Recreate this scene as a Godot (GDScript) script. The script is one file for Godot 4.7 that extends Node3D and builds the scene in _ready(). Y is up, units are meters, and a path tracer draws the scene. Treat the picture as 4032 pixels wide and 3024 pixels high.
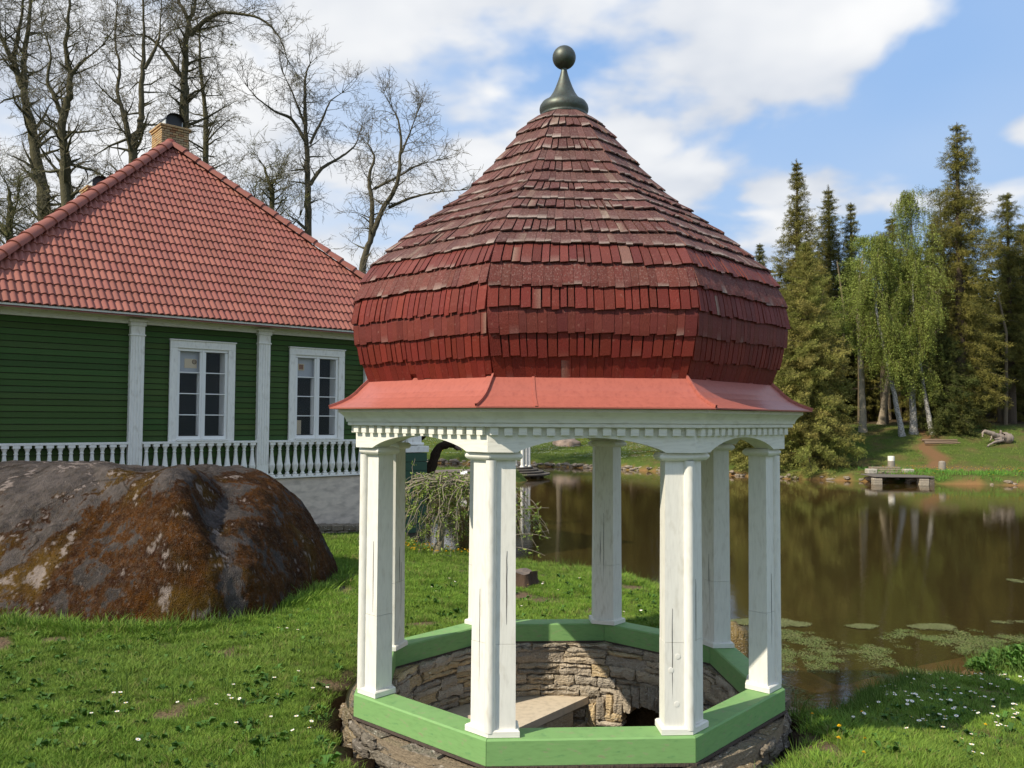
extends Node3D
# A shingled wooden well pavilion on a round stone well beside a green board house, a mossy boulder and a pond.

const EYE := 1.388          # height of the eye over the top of the green curb, which is y = 0
const WATER := -0.9
const GX := 0.2945          # middle of the well
const GD := 4.8852
const TURN := 0.0564

var taken := {}
var M := {}
var rng := RandomNumberGenerator.new()
var fn := FastNoiseLite.new()      # broad noise
var ff := FastNoiseLite.new()      # fine noise
var shore := PackedVector2Array()
var shore_ab := []

# ------------------------------------------------------------------ mesh building
class MB:
	var V := PackedVector3Array()
	var N := PackedVector3Array()
	var C := PackedColorArray()
	var U := PackedVector2Array()
	var I := PackedInt32Array()
	var col := Color.WHITE

	func vert(p: Vector3, n: Vector3, uv := Vector2.ZERO) -> int:
		V.append(p); N.append(n); C.append(col); U.append(uv)
		return V.size() - 1

	# corners run counter-clockwise as seen from outside
	func quad(a: Vector3, b: Vector3, c: Vector3, d: Vector3, ua := Vector2.ZERO, ub := Vector2.ZERO, uc := Vector2.ZERO, ud := Vector2.ZERO) -> void:
		var n := (b - a).cross(c - a) + (c - a).cross(d - a)
		if n.length_squared() < 1e-16:
			return
		n = n.normalized()
		var k := V.size()
		vert(a, n, ua); vert(b, n, ub); vert(c, n, uc); vert(d, n, ud)
		I.append_array(PackedInt32Array([k, k + 2, k + 1, k, k + 3, k + 2]))

	func tri(a: Vector3, b: Vector3, c: Vector3) -> void:
		var n := (b - a).cross(c - a)
		if n.length_squared() < 1e-16:
			return
		n = n.normalized()
		var k := V.size()
		vert(a, n); vert(b, n); vert(c, n)
		I.append_array(PackedInt32Array([k, k + 2, k + 1]))

	# a flat convex face turned away from the point ctr
	func face(ps: Array, ctr: Vector3) -> void:
		var n := Vector3.ZERO
		var mid := Vector3.ZERO
		for i in range(1, ps.size() - 1):
			n += (ps[i] - ps[0]).cross(ps[i + 1] - ps[0])
		for p in ps:
			mid += p / ps.size()
		if n.length_squared() < 1e-18:
			return
		n = n.normalized()
		var flip := n.dot(mid - ctr) < 0.0
		if flip:
			n = -n
		var k := V.size()
		for p in ps:
			vert(p, n)
		for i in range(1, ps.size() - 1):
			if flip:
				I.append_array(PackedInt32Array([k, k + i, k + i + 1]))
			else:
				I.append_array(PackedInt32Array([k, k + i + 1, k + i]))

	# a box with chamfered edges
	func box(t: Transform3D, s: Vector3, ch := 0.0) -> void:
		var h := s / 2.0
		var o := t.origin
		if ch <= 0.0:
			var p := []
			for sx in [-1, 1]:
				for sy in [-1, 1]:
					for sz in [-1, 1]:
						p.append(t * Vector3(sx * h.x, sy * h.y, sz * h.z))
			for f in [[0, 1, 3, 2], [4, 5, 7, 6], [0, 1, 5, 4], [2, 3, 7, 6], [0, 2, 6, 4], [1, 3, 7, 5]]:
				face([p[f[0]], p[f[1]], p[f[2]], p[f[3]]], o)
			return
		var q := {}
		for sx in [-1, 1]:
			for sy in [-1, 1]:
				for sz in [-1, 1]:
					q[[sx, sy, sz]] = [t * Vector3(sx * h.x, sy * (h.y - ch), sz * (h.z - ch)), t * Vector3(sx * (h.x - ch), sy * h.y, sz * (h.z - ch)), t * Vector3(sx * (h.x - ch), sy * (h.y - ch), sz * h.z)]
		for s1 in [-1, 1]:
			face([q[[s1, -1, -1]][0], q[[s1, 1, -1]][0], q[[s1, 1, 1]][0], q[[s1, -1, 1]][0]], o)
			face([q[[-1, s1, -1]][1], q[[1, s1, -1]][1], q[[1, s1, 1]][1], q[[-1, s1, 1]][1]], o)
			face([q[[-1, -1, s1]][2], q[[1, -1, s1]][2], q[[1, 1, s1]][2], q[[-1, 1, s1]][2]], o)
			for s2 in [-1, 1]:
				face([q[[s1, s2, -1]][0], q[[s1, s2, 1]][0], q[[s1, s2, 1]][1], q[[s1, s2, -1]][1]], o)
				face([q[[s1, -1, s2]][0], q[[s1, 1, s2]][0], q[[s1, 1, s2]][2], q[[s1, -1, s2]][2]], o)
				face([q[[-1, s1, s2]][1], q[[1, s1, s2]][1], q[[1, s1, s2]][2], q[[-1, s1, s2]][2]], o)
		for k in q:
			face(q[k], o)

	func slab(c: Vector3, s: Vector3, ch := 0.0) -> void:
		box(Transform3D(Basis(), c), s, ch)

	# a grid of points, smooth; rows run so that (next in row) x (next row) looks outwards
	func grid(rows: Array, wrap := false, cols: Array = []) -> void:
		var k := V.size()
		var w: int = rows[0].size()
		var h: int = rows.size()
		var nn := PackedVector3Array()
		nn.resize(w * h)
		var faces := PackedInt32Array()
		for y in h - 1:
			for x in (w if wrap else w - 1):
				var a := y * w + x
				var b := y * w + (x + 1) % w
				var c := a + w
				var d := b + w
				var pa: Vector3 = rows[y][x]
				var pb: Vector3 = rows[y][(x + 1) % w]
				var pc: Vector3 = rows[y + 1][x]
				var pd: Vector3 = rows[y + 1][(x + 1) % w]
				var n := (pb - pa).cross(pd - pa) + (pd - pa).cross(pc - pa)
				nn[a] += n; nn[b] += n; nn[c] += n; nn[d] += n
				faces.append_array(PackedInt32Array([k + a, k + d, k + b, k + a, k + c, k + d]))
		for y in h:
			for x in w:
				V.append(rows[y][x])
				var n := nn[y * w + x]
				N.append(n.normalized() if n.length_squared() > 1e-20 else Vector3.UP)
				C.append(cols[y][x] if cols else col)
				U.append(Vector2(float(x) / w, float(y) / h))
		I.append_array(faces)

	func lathe(prof: Array, sides: int, at := Transform3D()) -> void:
		var rows := []
		for p in prof:
			var row := PackedVector3Array()
			for i in sides:
				var a := -TAU * i / sides
				row.append(at * Vector3(p[0] * cos(a), p[1], p[0] * sin(a)))
			rows.append(row)
		grid(rows, true)

	# a round bar through the points
	func tube(ps: PackedVector3Array, rs: PackedFloat32Array, sides: int) -> void:
		var n := ps.size()
		if n < 2:
			return
		var k := V.size()
		var side := Vector3.ZERO
		for i in n:
			var d := ((ps[i + 1] if i < n - 1 else ps[i]) - (ps[i - 1] if i > 0 else ps[i])).normalized()
			if i == 0:
				side = d.cross(Vector3.UP if absf(d.y) < 0.9 else Vector3.RIGHT).normalized()
			else:
				side = (side - d * side.dot(d)).normalized()
			var up := d.cross(side)
			for j in sides:
				var a := TAU * j / sides
				var m := side * cos(a) + up * sin(a)
				V.append(ps[i] + m * rs[i]); N.append(m); C.append(col); U.append(Vector2(float(j) / sides, float(i)))
		for i in n - 1:
			for j in sides:
				var a := k + i * sides + j
				var b := k + i * sides + (j + 1) % sides
				I.append_array(PackedInt32Array([a, b + sides, b, a, a + sides, b + sides]))

	func mesh(m: Material) -> ArrayMesh:
		var am := ArrayMesh.new()
		if V.size() == 0:
			return am
		var arr := []
		arr.resize(Mesh.ARRAY_MAX)
		arr[Mesh.ARRAY_VERTEX] = V
		arr[Mesh.ARRAY_NORMAL] = N
		arr[Mesh.ARRAY_COLOR] = C
		arr[Mesh.ARRAY_TEX_UV] = U
		arr[Mesh.ARRAY_INDEX] = I
		am.add_surface_from_arrays(Mesh.PRIMITIVE_TRIANGLES, arr)
		am.surface_set_material(0, m)
		return am

# ------------------------------------------------------------------ nodes
func numbered(called: String) -> String:
	var n: int = taken.get(called, -1) + 1
	taken[called] = n
	return called if n == 0 else "%s_%03d" % [called, n]

func tag(o: Node3D, label: String, category: String, group := "") -> Node3D:
	o.set_meta("label", label)
	o.set_meta("category", category)
	if group:
		o.set_meta("group", group)
	return o

func thing(called: String, label: String, category: String, at := Vector3.ZERO, turn := 0.0, group := "") -> Node3D:
	var o := Node3D.new()
	o.name = numbered(called)
	add_child(o)
	o.position = at
	o.rotation.y = turn
	tag(o, label, category, group)
	return o

func part(called: String, mesh: Mesh, parent: Node, at := Transform3D()) -> MeshInstance3D:
	var o := MeshInstance3D.new()
	o.name = called
	o.mesh = mesh
	o.transform = at
	parent.add_child(o, true)
	return o

func struct(called: String, mesh: Mesh) -> MeshInstance3D:
	var o := MeshInstance3D.new()
	o.name = numbered(called)
	o.mesh = mesh
	o.set_meta("kind", "structure")
	add_child(o)
	return o

func many(called: String, mesh: Mesh, places: Array, cols: Array, parent: Node = null) -> MultiMeshInstance3D:
	var mm := MultiMesh.new()
	mm.transform_format = MultiMesh.TRANSFORM_3D
	mm.use_colors = cols.size() > 0
	mm.mesh = mesh
	mm.instance_count = places.size()
	for i in places.size():
		mm.set_instance_transform(i, places[i])
		if cols:
			mm.set_instance_color(i, cols[i])
	var o := MultiMeshInstance3D.new()
	o.multimesh = mm
	o.set_meta("kind", "stuff")
	if parent:
		o.name = called
		parent.add_child(o, true)
	else:
		o.name = numbered(called)
		add_child(o)
	return o

func at(x: float, y: float, d: float) -> Vector3:   # d metres in front of the lens
	return Vector3(x, y, -d)

func rf(a: float, b: float) -> float:
	return rng.randf_range(a, b)

func sm(a: float, b: float, x: float) -> float:
	return smoothstep(a, b, x)

# ------------------------------------------------------------------ materials
func lin(r: float, g: float, b: float) -> Color:
	return Color(r, g, b).linear_to_srgb()

func ntex(sd: int, freq: float, stops: Array, size := 512, octaves := 5, kind := FastNoiseLite.TYPE_SIMPLEX_SMOOTH, fractal := FastNoiseLite.FRACTAL_FBM) -> NoiseTexture2D:
	var n := FastNoiseLite.new()
	n.seed = sd
	n.noise_type = kind
	n.frequency = freq
	n.fractal_type = fractal
	n.fractal_octaves = octaves
	var t := NoiseTexture2D.new()
	t.width = size
	t.height = size
	t.seamless = true
	t.seamless_blend_skirt = 0.2
	t.noise = n
	var g := Gradient.new()
	var offs := PackedFloat32Array()
	var cs := PackedColorArray()
	for s in stops:
		offs.append(s[0])
		var c: Color = s[1]      # stops are given as linear reflectances
		cs.append(c.linear_to_srgb())
	g.offsets = offs
	g.colors = cs
	t.color_ramp = g
	return t

func gray(v: float, a := 1.0) -> Color:
	return Color(v, v, v, a)

func mat(called: String, c: Color, rough := 0.8, spec := 0.5) -> StandardMaterial3D:
	var m := StandardMaterial3D.new()
	m.resource_name = called
	m.albedo_color = c.linear_to_srgb()
	m.roughness = rough
	m.metallic_specular = spec
	M[called] = m
	return m

func tri_map(m: StandardMaterial3D, tex: Texture2D, scale: Vector3, world := false) -> StandardMaterial3D:
	m.albedo_texture = tex
	m.uv1_triplanar = true
	m.uv1_world_triplanar = world
	m.uv1_scale = scale
	return m

func relief(m: StandardMaterial3D, tex: Texture2D, cm: float) -> StandardMaterial3D:
	m.heightmap_enabled = true
	m.heightmap_texture = tex
	m.heightmap_scale = cm
	return m

func over(m: StandardMaterial3D, tex: Texture2D, scale: Vector3, world := false) -> StandardMaterial3D:
	m.detail_enabled = true
	m.detail_blend_mode = BaseMaterial3D.BLEND_MODE_MIX
	m.detail_albedo = tex
	m.detail_uv_layer = BaseMaterial3D.DETAIL_UV_2
	m.uv2_triplanar = true
	m.uv2_world_triplanar = world
	m.uv2_scale = scale
	return m

func make_materials() -> void:
	var soft := ntex(3, 0.012, [[0.0, gray(0.86)], [0.5, gray(0.96)], [1.0, gray(1.0)]], 512, 6)
	var fine := ntex(4, 0.05, [[0.0, gray(0.0)], [1.0, gray(1.0)]], 512, 5)
	var grain := ntex(5, 0.02, [[0.0, gray(0.80)], [0.3, gray(0.95)], [0.6, gray(1.0)], [1.0, gray(1.0)]], 512, 6)
	var rough_h := ntex(6, 0.018, [[0.0, gray(0.0)], [1.0, gray(1.0)]], 512, 7)
	var crack := ntex(7, 0.03, [[0.0, gray(0.55)], [0.04, gray(0.85)], [0.12, gray(1.0)], [1.0, gray(1.0)]], 512, 4, FastNoiseLite.TYPE_SIMPLEX_SMOOTH, FastNoiseLite.FRACTAL_RIDGED)
	var m: StandardMaterial3D
	# painted wood: grime that sits in patches
	var grime := ntex(11, 0.011, [[0.0, Color(0.42, 0.38, 0.3, 0.0)], [0.62, Color(0.42, 0.38, 0.3, 0.0)], [0.78, Color(0.46, 0.42, 0.33, 0.22)], [1.0, Color(0.4, 0.36, 0.28, 0.5)]], 512, 7)
	m = mat("white_paint", Color(0.77, 0.755, 0.69), 0.55, 0.4)
	tri_map(m, grain, Vector3(7, 0.9, 7)); over(m, grime, Vector3(3.1, 1.1, 3.1)); relief(m, grain, 0.10)
	m = mat("white_flat", Color(0.78, 0.765, 0.69), 0.55, 0.4)
	tri_map(m, grain, Vector3(0.8, 7, 0.8)); over(m, grime, Vector3(1.3, 2.9, 1.3)); relief(m, grain, 0.08)
	m = mat("house_white", Color(0.83, 0.81, 0.73), 0.6, 0.4)
	tri_map(m, grain, Vector3(4, 0.6, 4)); over(m, grime, Vector3(1.7, 0.8, 1.7))
	m = mat("window_white", Color(0.82, 0.81, 0.76), 0.5, 0.4)
	# green curb
	var stain := ntex(12, 0.016, [[0.0, Color(0.05, 0.16, 0.07, 0.5)], [0.16, Color(0.08, 0.22, 0.09, 0.2)], [0.27, Color(0.14, 0.3, 0.1, 0.0)], [0.74, Color(0.3, 0.3, 0.2, 0.0)], [0.85, Color(0.30, 0.29, 0.17, 0.4)], [1.0, Color(0.22, 0.19, 0.12, 0.7)]], 512, 7)
	m = mat("curb_green", Color(0.19, 0.36, 0.125), 0.6, 0.4)
	tri_map(m, grain, Vector3(1.2, 6, 1.2)); over(m, stain, Vector3(1.4, 3.4, 1.4)); relief(m, grain, 0.12)
	m = mat("siding_green", Color(1, 1, 1), 0.7, 0.3)
	m.vertex_color_use_as_albedo = true
	var side_dirt := ntex(13, 0.02, [[0.0, Color(0.12, 0.17, 0.08, 0.0)], [0.66, Color(0.12, 0.14, 0.06, 0.0)], [0.82, Color(0.13, 0.15, 0.07, 0.25)], [1.0, Color(0.2, 0.19, 0.11, 0.5)]], 512, 6)
	tri_map(m, grain, Vector3(0.7, 5, 0.7)); over(m, side_dirt, Vector3(0.9, 4.0, 0.9))
	m = mat("plinth_green", Color(0.018, 0.07, 0.035), 0.6)
	tri_map(m, grain, Vector3(0.7, 5, 0.7))
	# red sheet metal
	var rust := ntex(14, 0.03, [[0.0, Color(0.25, 0.06, 0.045, 0.0)], [0.55, Color(0.25, 0.06, 0.045, 0.0)], [0.75, Color(0.24, 0.06, 0.05, 0.35)], [1.0, Color(0.18, 0.06, 0.05, 0.6)]], 512, 6)
	m = mat("red_metal", Color(0.41, 0.122, 0.088), 0.42, 0.5)
	tri_map(m, soft, Vector3(2, 2, 2)); over(m, rust, Vector3(2.2, 2.2, 2.2)); relief(m, soft, 0.35)
	# shingles: paint colour comes with the shingle, bare grey wood shows where it flaked
	var flake := ntex(15, 0.022, [[0.0, Color(0.06, 0.02, 0.016, 0.5)], [0.3, Color(0.08, 0.03, 0.022, 0.25)], [0.42, Color(0.3, 0.2, 0.17, 0.0)], [0.58, Color(0.3, 0.2, 0.17, 0.0)], [0.68, Color(0.33, 0.235, 0.20, 0.38)], [1.0, Color(0.46, 0.37, 0.31, 0.7)]], 1024, 7)
	var flake_some := ntex(16, 0.022, [[0.0, Color(0.4, 0.2, 0.16, 0.0)], [0.72, Color(0.2, 0.06, 0.045, 0.0)], [0.84, Color(0.25, 0.1, 0.075, 0.3)], [1.0, Color(0.4, 0.26, 0.2, 0.6)]], 512, 7)
	var wood_h := ntex(17, 0.03, [[0.0, gray(0.0)], [1.0, gray(1.0)]], 512, 6)
	m = mat("shingle_worn", Color(1, 1, 1), 0.72, 0.35)
	m.vertex_color_use_as_albedo = true
	m.albedo_texture = ntex(18, 0.03, [[0.0, gray(0.6)], [0.5, gray(0.9)], [1.0, gray(1.0)]], 512, 6)
	m.uv1_scale = Vector3(3.0, 0.7, 1)
	relief(m, wood_h, 0.25)
	over(m, flake, Vector3(3.2, 3.2, 3.2))
	m = mat("shingle_fresh", Color(1, 1, 1), 0.62, 0.4)
	m.vertex_color_use_as_albedo = true
	m.albedo_texture = M.shingle_worn.albedo_texture
	m.uv1_scale = Vector3(3.0, 0.7, 1)
	relief(m, wood_h, 0.18)
	over(m, flake_some, Vector3(2.6, 2.6, 2.6))
	mat("dark_under", Color(0.03, 0.015, 0.012), 0.9)
	# patinated bronze
	m = mat("bronze", Color(0.20, 0.21, 0.205), 0.5, 0.5)
	m.metallic = 0.75
	tri_map(m, ntex(19, 0.02, [[0.0, Color(0.35, 0.33, 0.28)], [0.5, Color(0.52, 0.53, 0.46)], [0.75, Color(0.45, 0.55, 0.48)], [1.0, Color(0.75, 0.75, 0.68)]], 512, 6), Vector3(4, 4, 4))
	# clay coloured roof tiles
	m = mat("tile", Color(1, 1, 1), 0.68, 0.4)
	m.vertex_color_use_as_albedo = true
	tri_map(m, ntex(20, 0.06, [[0.0, gray(0.72)], [0.3, gray(0.94)], [1.0, gray(1.0)]], 512, 5), Vector3(2.4, 2.4, 2.4))
	# stone
	var lichen := ntex(22, 0.02, [[0.0, Color(0.25, 0.2, 0.14, 0.75)], [0.28, Color(0.3, 0.25, 0.18, 0.2)], [0.42, Color(0.5, 0.45, 0.36, 0.0)], [0.66, Color(0.6, 0.55, 0.46, 0.0)], [0.78, Color(0.72, 0.67, 0.58, 0.55)], [1.0, Color(0.78, 0.74, 0.66, 0.8)]], 512, 7)
	m = mat("limestone", Color(1, 1, 1), 0.9, 0.3)
	m.vertex_color_use_as_albedo = true
	tri_map(m, ntex(21, 0.025, [[0.0, gray(0.45)], [0.4, gray(0.82)], [1.0, gray(1.0)]], 512, 7), Vector3(4.5, 6.5, 4.5)); relief(m, rough_h, 1.3)
	over(m, lichen, Vector3(2.3, 3.4, 2.3))
	m = mat("mortar", Color(0.30, 0.24, 0.165), 0.95, 0.2)
	tri_map(m, ntex(23, 0.04, [[0.0, gray(0.5)], [1.0, gray(1.0)]], 512, 6), Vector3(4, 4, 4)); relief(m, rough_h, 0.8)
	m = mat("slab_stone", Color(0.62, 0.53, 0.41), 0.85, 0.3)
	tri_map(m, ntex(24, 0.02, [[0.0, gray(0.72)], [0.5, gray(0.93)], [1.0, gray(1.0)]], 512, 7), Vector3(1.6, 1.6, 1.6))
	# boulder: colour per point, with fine lichen over it
	m = mat("boulder_skin", Color(1, 1, 1), 0.95, 0.25)
	m.vertex_color_use_as_albedo = true
	tri_map(m, ntex(25, 0.05, [[0.0, gray(0.35)], [0.45, gray(0.8)], [1.0, gray(1.0)]], 1024, 7), Vector3(1.9, 1.9, 1.9)); relief(m, ntex(26, 0.04, [[0.0, gray(0.0)], [1.0, gray(1.0)]], 1024, 7), 2.2)
	over(m, ntex(27, 0.03, [[0.0, Color(0.03, 0.018, 0.008, 0.8)], [0.32, Color(0.05, 0.028, 0.012, 0.45)], [0.46, Color(0.1, 0.08, 0.06, 0.0)], [0.74, Color(0.3, 0.26, 0.23, 0.0)], [0.84, Color(0.30, 0.255, 0.225, 0.4)], [1.0, Color(0.40, 0.35, 0.31, 0.6)]], 1024, 7), Vector3(0.55, 0.55, 0.55))
	# plaster of the house base
	m = mat("plaster", Color(0.76, 0.65, 0.53), 0.9, 0.3)
	tri_map(m, ntex(28, 0.015, [[0.0, gray(0.66)], [0.5, gray(0.92)], [1.0, gray(1.0)]], 512, 7), Vector3(0.8, 0.8, 0.8), true)
	over(m, ntex(29, 0.012, [[0.0, Color(0.2, 0.17, 0.14, 0.7)], [0.36, Color(0.25, 0.21, 0.18, 0.3)], [0.5, Color(0.3, 0.26, 0.22, 0.0)], [1.0, Color(0.3, 0.26, 0.22, 0.0)]], 512, 7), Vector3(0.7, 1.4, 0.7), true)
	m = mat("brick", Color(1, 1, 1), 0.9, 0.3)
	m.vertex_color_use_as_albedo = true
	tri_map(m, rough_h, Vector3(3, 3, 3)); m.albedo_texture = ntex(30, 0.05, [[0.0, gray(0.7)], [1.0, gray(1.0)]], 256, 5)
	mat("black_metal", Color(0.02, 0.02, 0.022), 0.5)
	mat("tin", Color(0.55, 0.57, 0.57), 0.5)
	mat("inside_dark", Color(0.055, 0.045, 0.035), 0.9)
	mat("inside_grey", Color(0.40, 0.41, 0.42), 0.8)
	mat("inside_card", Color(0.62, 0.50, 0.33), 0.8)
	m = mat("pane", Color(0.5, 0.55, 0.55), 0.03, 0.16)
	m.albedo_color.a = 0.06
	m.transparency = BaseMaterial3D.TRANSPARENCY_ALPHA
	# ground and plants
	m = mat("ground_skin", Color(1, 1, 1), 0.95, 0.2)
	m.vertex_color_use_as_albedo = true
	tri_map(m, ntex(31, 0.05, [[0.0, gray(0.45)], [0.5, gray(0.85)], [1.0, gray(1.0)]], 512, 6), Vector3(1.3, 1.3, 1.3), true); relief(m, fine, 1.5)
	for k in ["grass", "leaf", "needle", "larch_needle", "petal", "algae", "moss"]:
		m = mat(k, Color(1, 1, 1), 0.6 if k == "leaf" else 0.75, 0.35)
		m.vertex_color_use_as_albedo = true
		m.cull_mode = BaseMaterial3D.CULL_DISABLED
		if k in ["grass", "leaf", "larch_needle", "needle"]:
			m.backlight_enabled = true
			m.backlight = Color(0.45, 0.5, 0.3)
	m = mat("bark", Color(1, 1, 1), 0.95, 0.2)
	m.vertex_color_use_as_albedo = true
	tri_map(m, ntex(32, 0.04, [[0.0, gray(0.4)], [0.5, gray(0.8)], [0.75, Color(0.9, 0.92, 0.75)], [1.0, gray(1.0)]], 512, 6), Vector3(2.2, 0.8, 2.2)); relief(m, rough_h, 1.5)
	m = mat("birch_bark", Color(1, 1, 1), 0.8, 0.3)
	m.vertex_color_use_as_albedo = true
	tri_map(m, ntex(33, 0.02, [[0.0, gray(0.12)], [0.38, gray(0.2)], [0.5, gray(0.85)], [1.0, gray(1.0)]], 512, 5), Vector3(0.8, 3.0, 0.8))
	m = mat("lichen_bark", Color(1, 1, 1), 0.95, 0.2)
	m.vertex_color_use_as_albedo = true
	tri_map(m, ntex(34, 0.05, [[0.0, Color(0.25, 0.22, 0.18)], [0.45, Color(0.5, 0.46, 0.38)], [0.62, Color(0.95, 0.95, 0.85)], [1.0, gray(1.0)]], 512, 6), Vector3(6, 6, 6)); relief(m, rough_h, 1.2)
	mat("twig", Color(1, 1, 1), 0.9, 0.2).vertex_color_use_as_albedo = true
	m = mat("old_wood", Color(1, 1, 1), 0.9, 0.25)
	m.vertex_color_use_as_albedo = true
	tri_map(m, grain, Vector3(3, 1, 3)); relief(m, rough_h, 0.8)
	# pond: brown murk under a smooth surface with faint ripples
	m = mat("pond_water", Color(0.058, 0.041, 0.011), 0.03, 0.5)
	m.albedo_color.a = 0.52
	m.transparency = BaseMaterial3D.TRANSPARENCY_ALPHA
	m.uv1_triplanar = true
	m.uv1_world_triplanar = true
	m.uv1_scale = Vector3(0.42, 0.42, 0.75)
	m.normal_enabled = true
	var rip := FastNoiseLite.new()
	rip.seed = 41
	rip.frequency = 0.012
	rip.fractal_octaves = 4
	var nt := NoiseTexture2D.new()
	nt.width = 1024
	nt.height = 1024
	nt.seamless = true
	nt.as_normal_map = true
	nt.bump_strength = 4.0
	nt.noise = rip
	m.normal_texture = nt
	m.normal_scale = 0.08

# ------------------------------------------------------------------ camera, sky, sun
var cloud_n := FastNoiseLite.new()
var cloud_f := FastNoiseLite.new()
# [bearing, height, width, tall, amount] in degrees: where cloud lies thicker (+) or blue opens (-)
const CLOUDS := [
	[-3, 24, 16, 5.5, 0.30], [19.5, 23.8, 6, 2.8, 0.48], [1, 16.5, 9, 3.4, 0.30], [12, 21, 6, 4, 0.34], [-14, 16.8, 5, 3, 0.30], [-25, 17, 9, 9, 0.22], [-22, 12, 12, 5, 0.2], [-4, 16.2, 3.2, 2.0, 0.38],
	[29.5, 19.5, 5.0, 5.5, -1.2], [23.5, 17.2, 5, 1.7, -0.85], [15, 15.0, 2.5, 1.5, -0.5], [25, 11, 9, 4, -0.45], [13, 10, 5, 3, -0.35], [-8.5, 19.2, 4.5, 1.9, -0.50], [-1, 18.6, 2.6, 1.1, -0.25], [12, 13.2, 3, 2.2, -0.34],
	[18.8, 14.6, 4.2, 1.4, 0.85], [25.0, 13.3, 5.0, 0.9, 0.95], [31.5, 16.8, 3.4, 1.2, 1.25], [14.5, 11.2, 3, 0.8, 0.32], [-3, 11, 8, 3, 0.15]]

func sky_at(e: Vector3) -> Color:
	var y := maxf(e.y, 0.0)
	var blue := Color(0.37, 0.54, 0.755).lerp(Color(0.125, 0.315, 0.67), pow(sm(0.0, 0.62, y), 0.6))
	var el := rad_to_deg(asin(clampf(e.y, -1, 1)))
	var az := rad_to_deg(atan2(e.x, -e.z))
	var p := Vector3(e.x, e.z, 0.0) / (y + 0.22)
	var warp := cloud_f.get_noise_3d(p.x * 90.0 + 50.0, p.y * 90.0, 7.0)
	var d := cloud_n.get_noise_3d(p.x * 200.0 + warp * 26.0, p.y * 200.0 + warp * 20.0, 3.0) * 1.05 + 0.19
	for c in CLOUDS:
		var a: float = (az - c[0]) / c[2]
		var b: float = (el - c[1]) / c[3]
		var r := a * a + b * b
		if r < 9.0:
			d += c[4] * exp(-r)
	d += cloud_f.get_noise_3d(p.x * 620.0, p.y * 620.0, 20.0) * 0.16
	var cover := sm(-0.08, 0.46, d)
	var shade := 0.5 + 0.5 * clampf(cloud_f.get_noise_3d(p.x * 190.0 + 9.0, p.y * 190.0 - 16.0, 40.0) * 1.6, -1.0, 1.0)
	var white := Color(0.52, 0.56, 0.63).lerp(Color(0.83, 0.83, 0.825), clampf(shade * 0.85 + sm(0.1, 0.8, d) * 0.28 - 0.08, 0.0, 1.0))
	# a thin high veil pales the blue, more of it towards the left
	var veil := 0.12 + 0.46 * sm(4.0, -18.0, az) * sm(70.0, 20.0, absf(az)) + 0.16 * cloud_f.get_noise_3d(p.x * 60.0, p.y * 60.0, 90.0)
	return blue.lerp(Color(0.74, 0.77, 0.80), clampf(veil, 0.0, 0.6)).lerp(white, cover * 0.96)

func make_sky() -> ImageTexture:
	cloud_n.seed = 12
	cloud_n.frequency = 0.011
	cloud_n.fractal_octaves = 6
	cloud_f.seed = 77
	cloud_f.frequency = 0.012
	cloud_f.fractal_octaves = 4
	var w := 1024
	var h := 512
	var im := Image.create_empty(w, h, false, Image.FORMAT_RGBF)
	for j in h:
		var up := (0.5 - (j + 0.5) / h) * PI
		for i in w:
			if up < -0.02:
				im.set_pixel(i, j, Color(0.10, 0.11, 0.07))
				continue
			# the first column of a panorama looks along -z, columns run to the right
			var a := (i + 0.5) / w * TAU
			im.set_pixel(i, j, sky_at(Vector3(sin(a) * cos(up), sin(up), -cos(a) * cos(up))))
	im.resize(4096, 2048, Image.INTERPOLATE_BILINEAR)
	# the same sky once more at full detail where it is seen larger
	var x0 := -420
	var x1 := 420
	var y0 := 690
	var y1 := 1030
	for j in range(y0, y1):
		var up := (0.5 - (j + 0.5) / 2048.0) * PI
		for i in range(x0, x1):
			var a := (i + 0.5) / 4096.0 * TAU
			im.set_pixel(posmod(i, 4096), j, sky_at(Vector3(sin(a) * cos(up), sin(up), -cos(a) * cos(up))))
	return ImageTexture.create_from_image(im)

func make_camera_and_light() -> void:
	var cam := Camera3D.new()
	cam.name = "camera"
	cam.position = Vector3(0, EYE, 0)
	cam.rotation = Vector3(0.0427, 0, 0.0058)
	cam.fov = 48.709
	cam.near = 0.05
	cam.far = 900.0
	add_child(cam)
	var env := Environment.new()
	env.background_mode = Environment.BG_SKY
	env.tonemap_mode = Environment.TONE_MAPPER_LINEAR
	env.tonemap_exposure = 1.22
	env.background_energy_multiplier = 1.0
	env.sdfgi_enabled = true
	env.ssao_enabled = true
	env.ssil_enabled = true
	var sky := Sky.new()
	var ps := PanoramaSkyMaterial.new()
	ps.panorama = make_sky()
	sky.sky_material = ps
	env.sky = sky
	var we := WorldEnvironment.new()
	we.name = "world"
	we.environment = env
	add_child(we)
	var sun := DirectionalLight3D.new()
	sun.name = "sun"
	sun.light_energy = 1.42
	sun.light_color = Color(1.0, 0.955, 0.875)
	sun.light_angular_distance = 0.5
	sun.shadow_enabled = true
	var el := deg_to_rad(42.0)
	var az := deg_to_rad(35.5)     # the sun stands to the left, a little behind the photographer
	var to_sun := Vector3(-cos(az) * cos(el), sin(el), sin(az) * cos(el))
	add_child(sun)
	sun.look_at_from_position(Vector3.ZERO, -to_sun, Vector3.UP)

# ------------------------------------------------------------------ the well pavilion
const HALF := PI / 8.0
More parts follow.
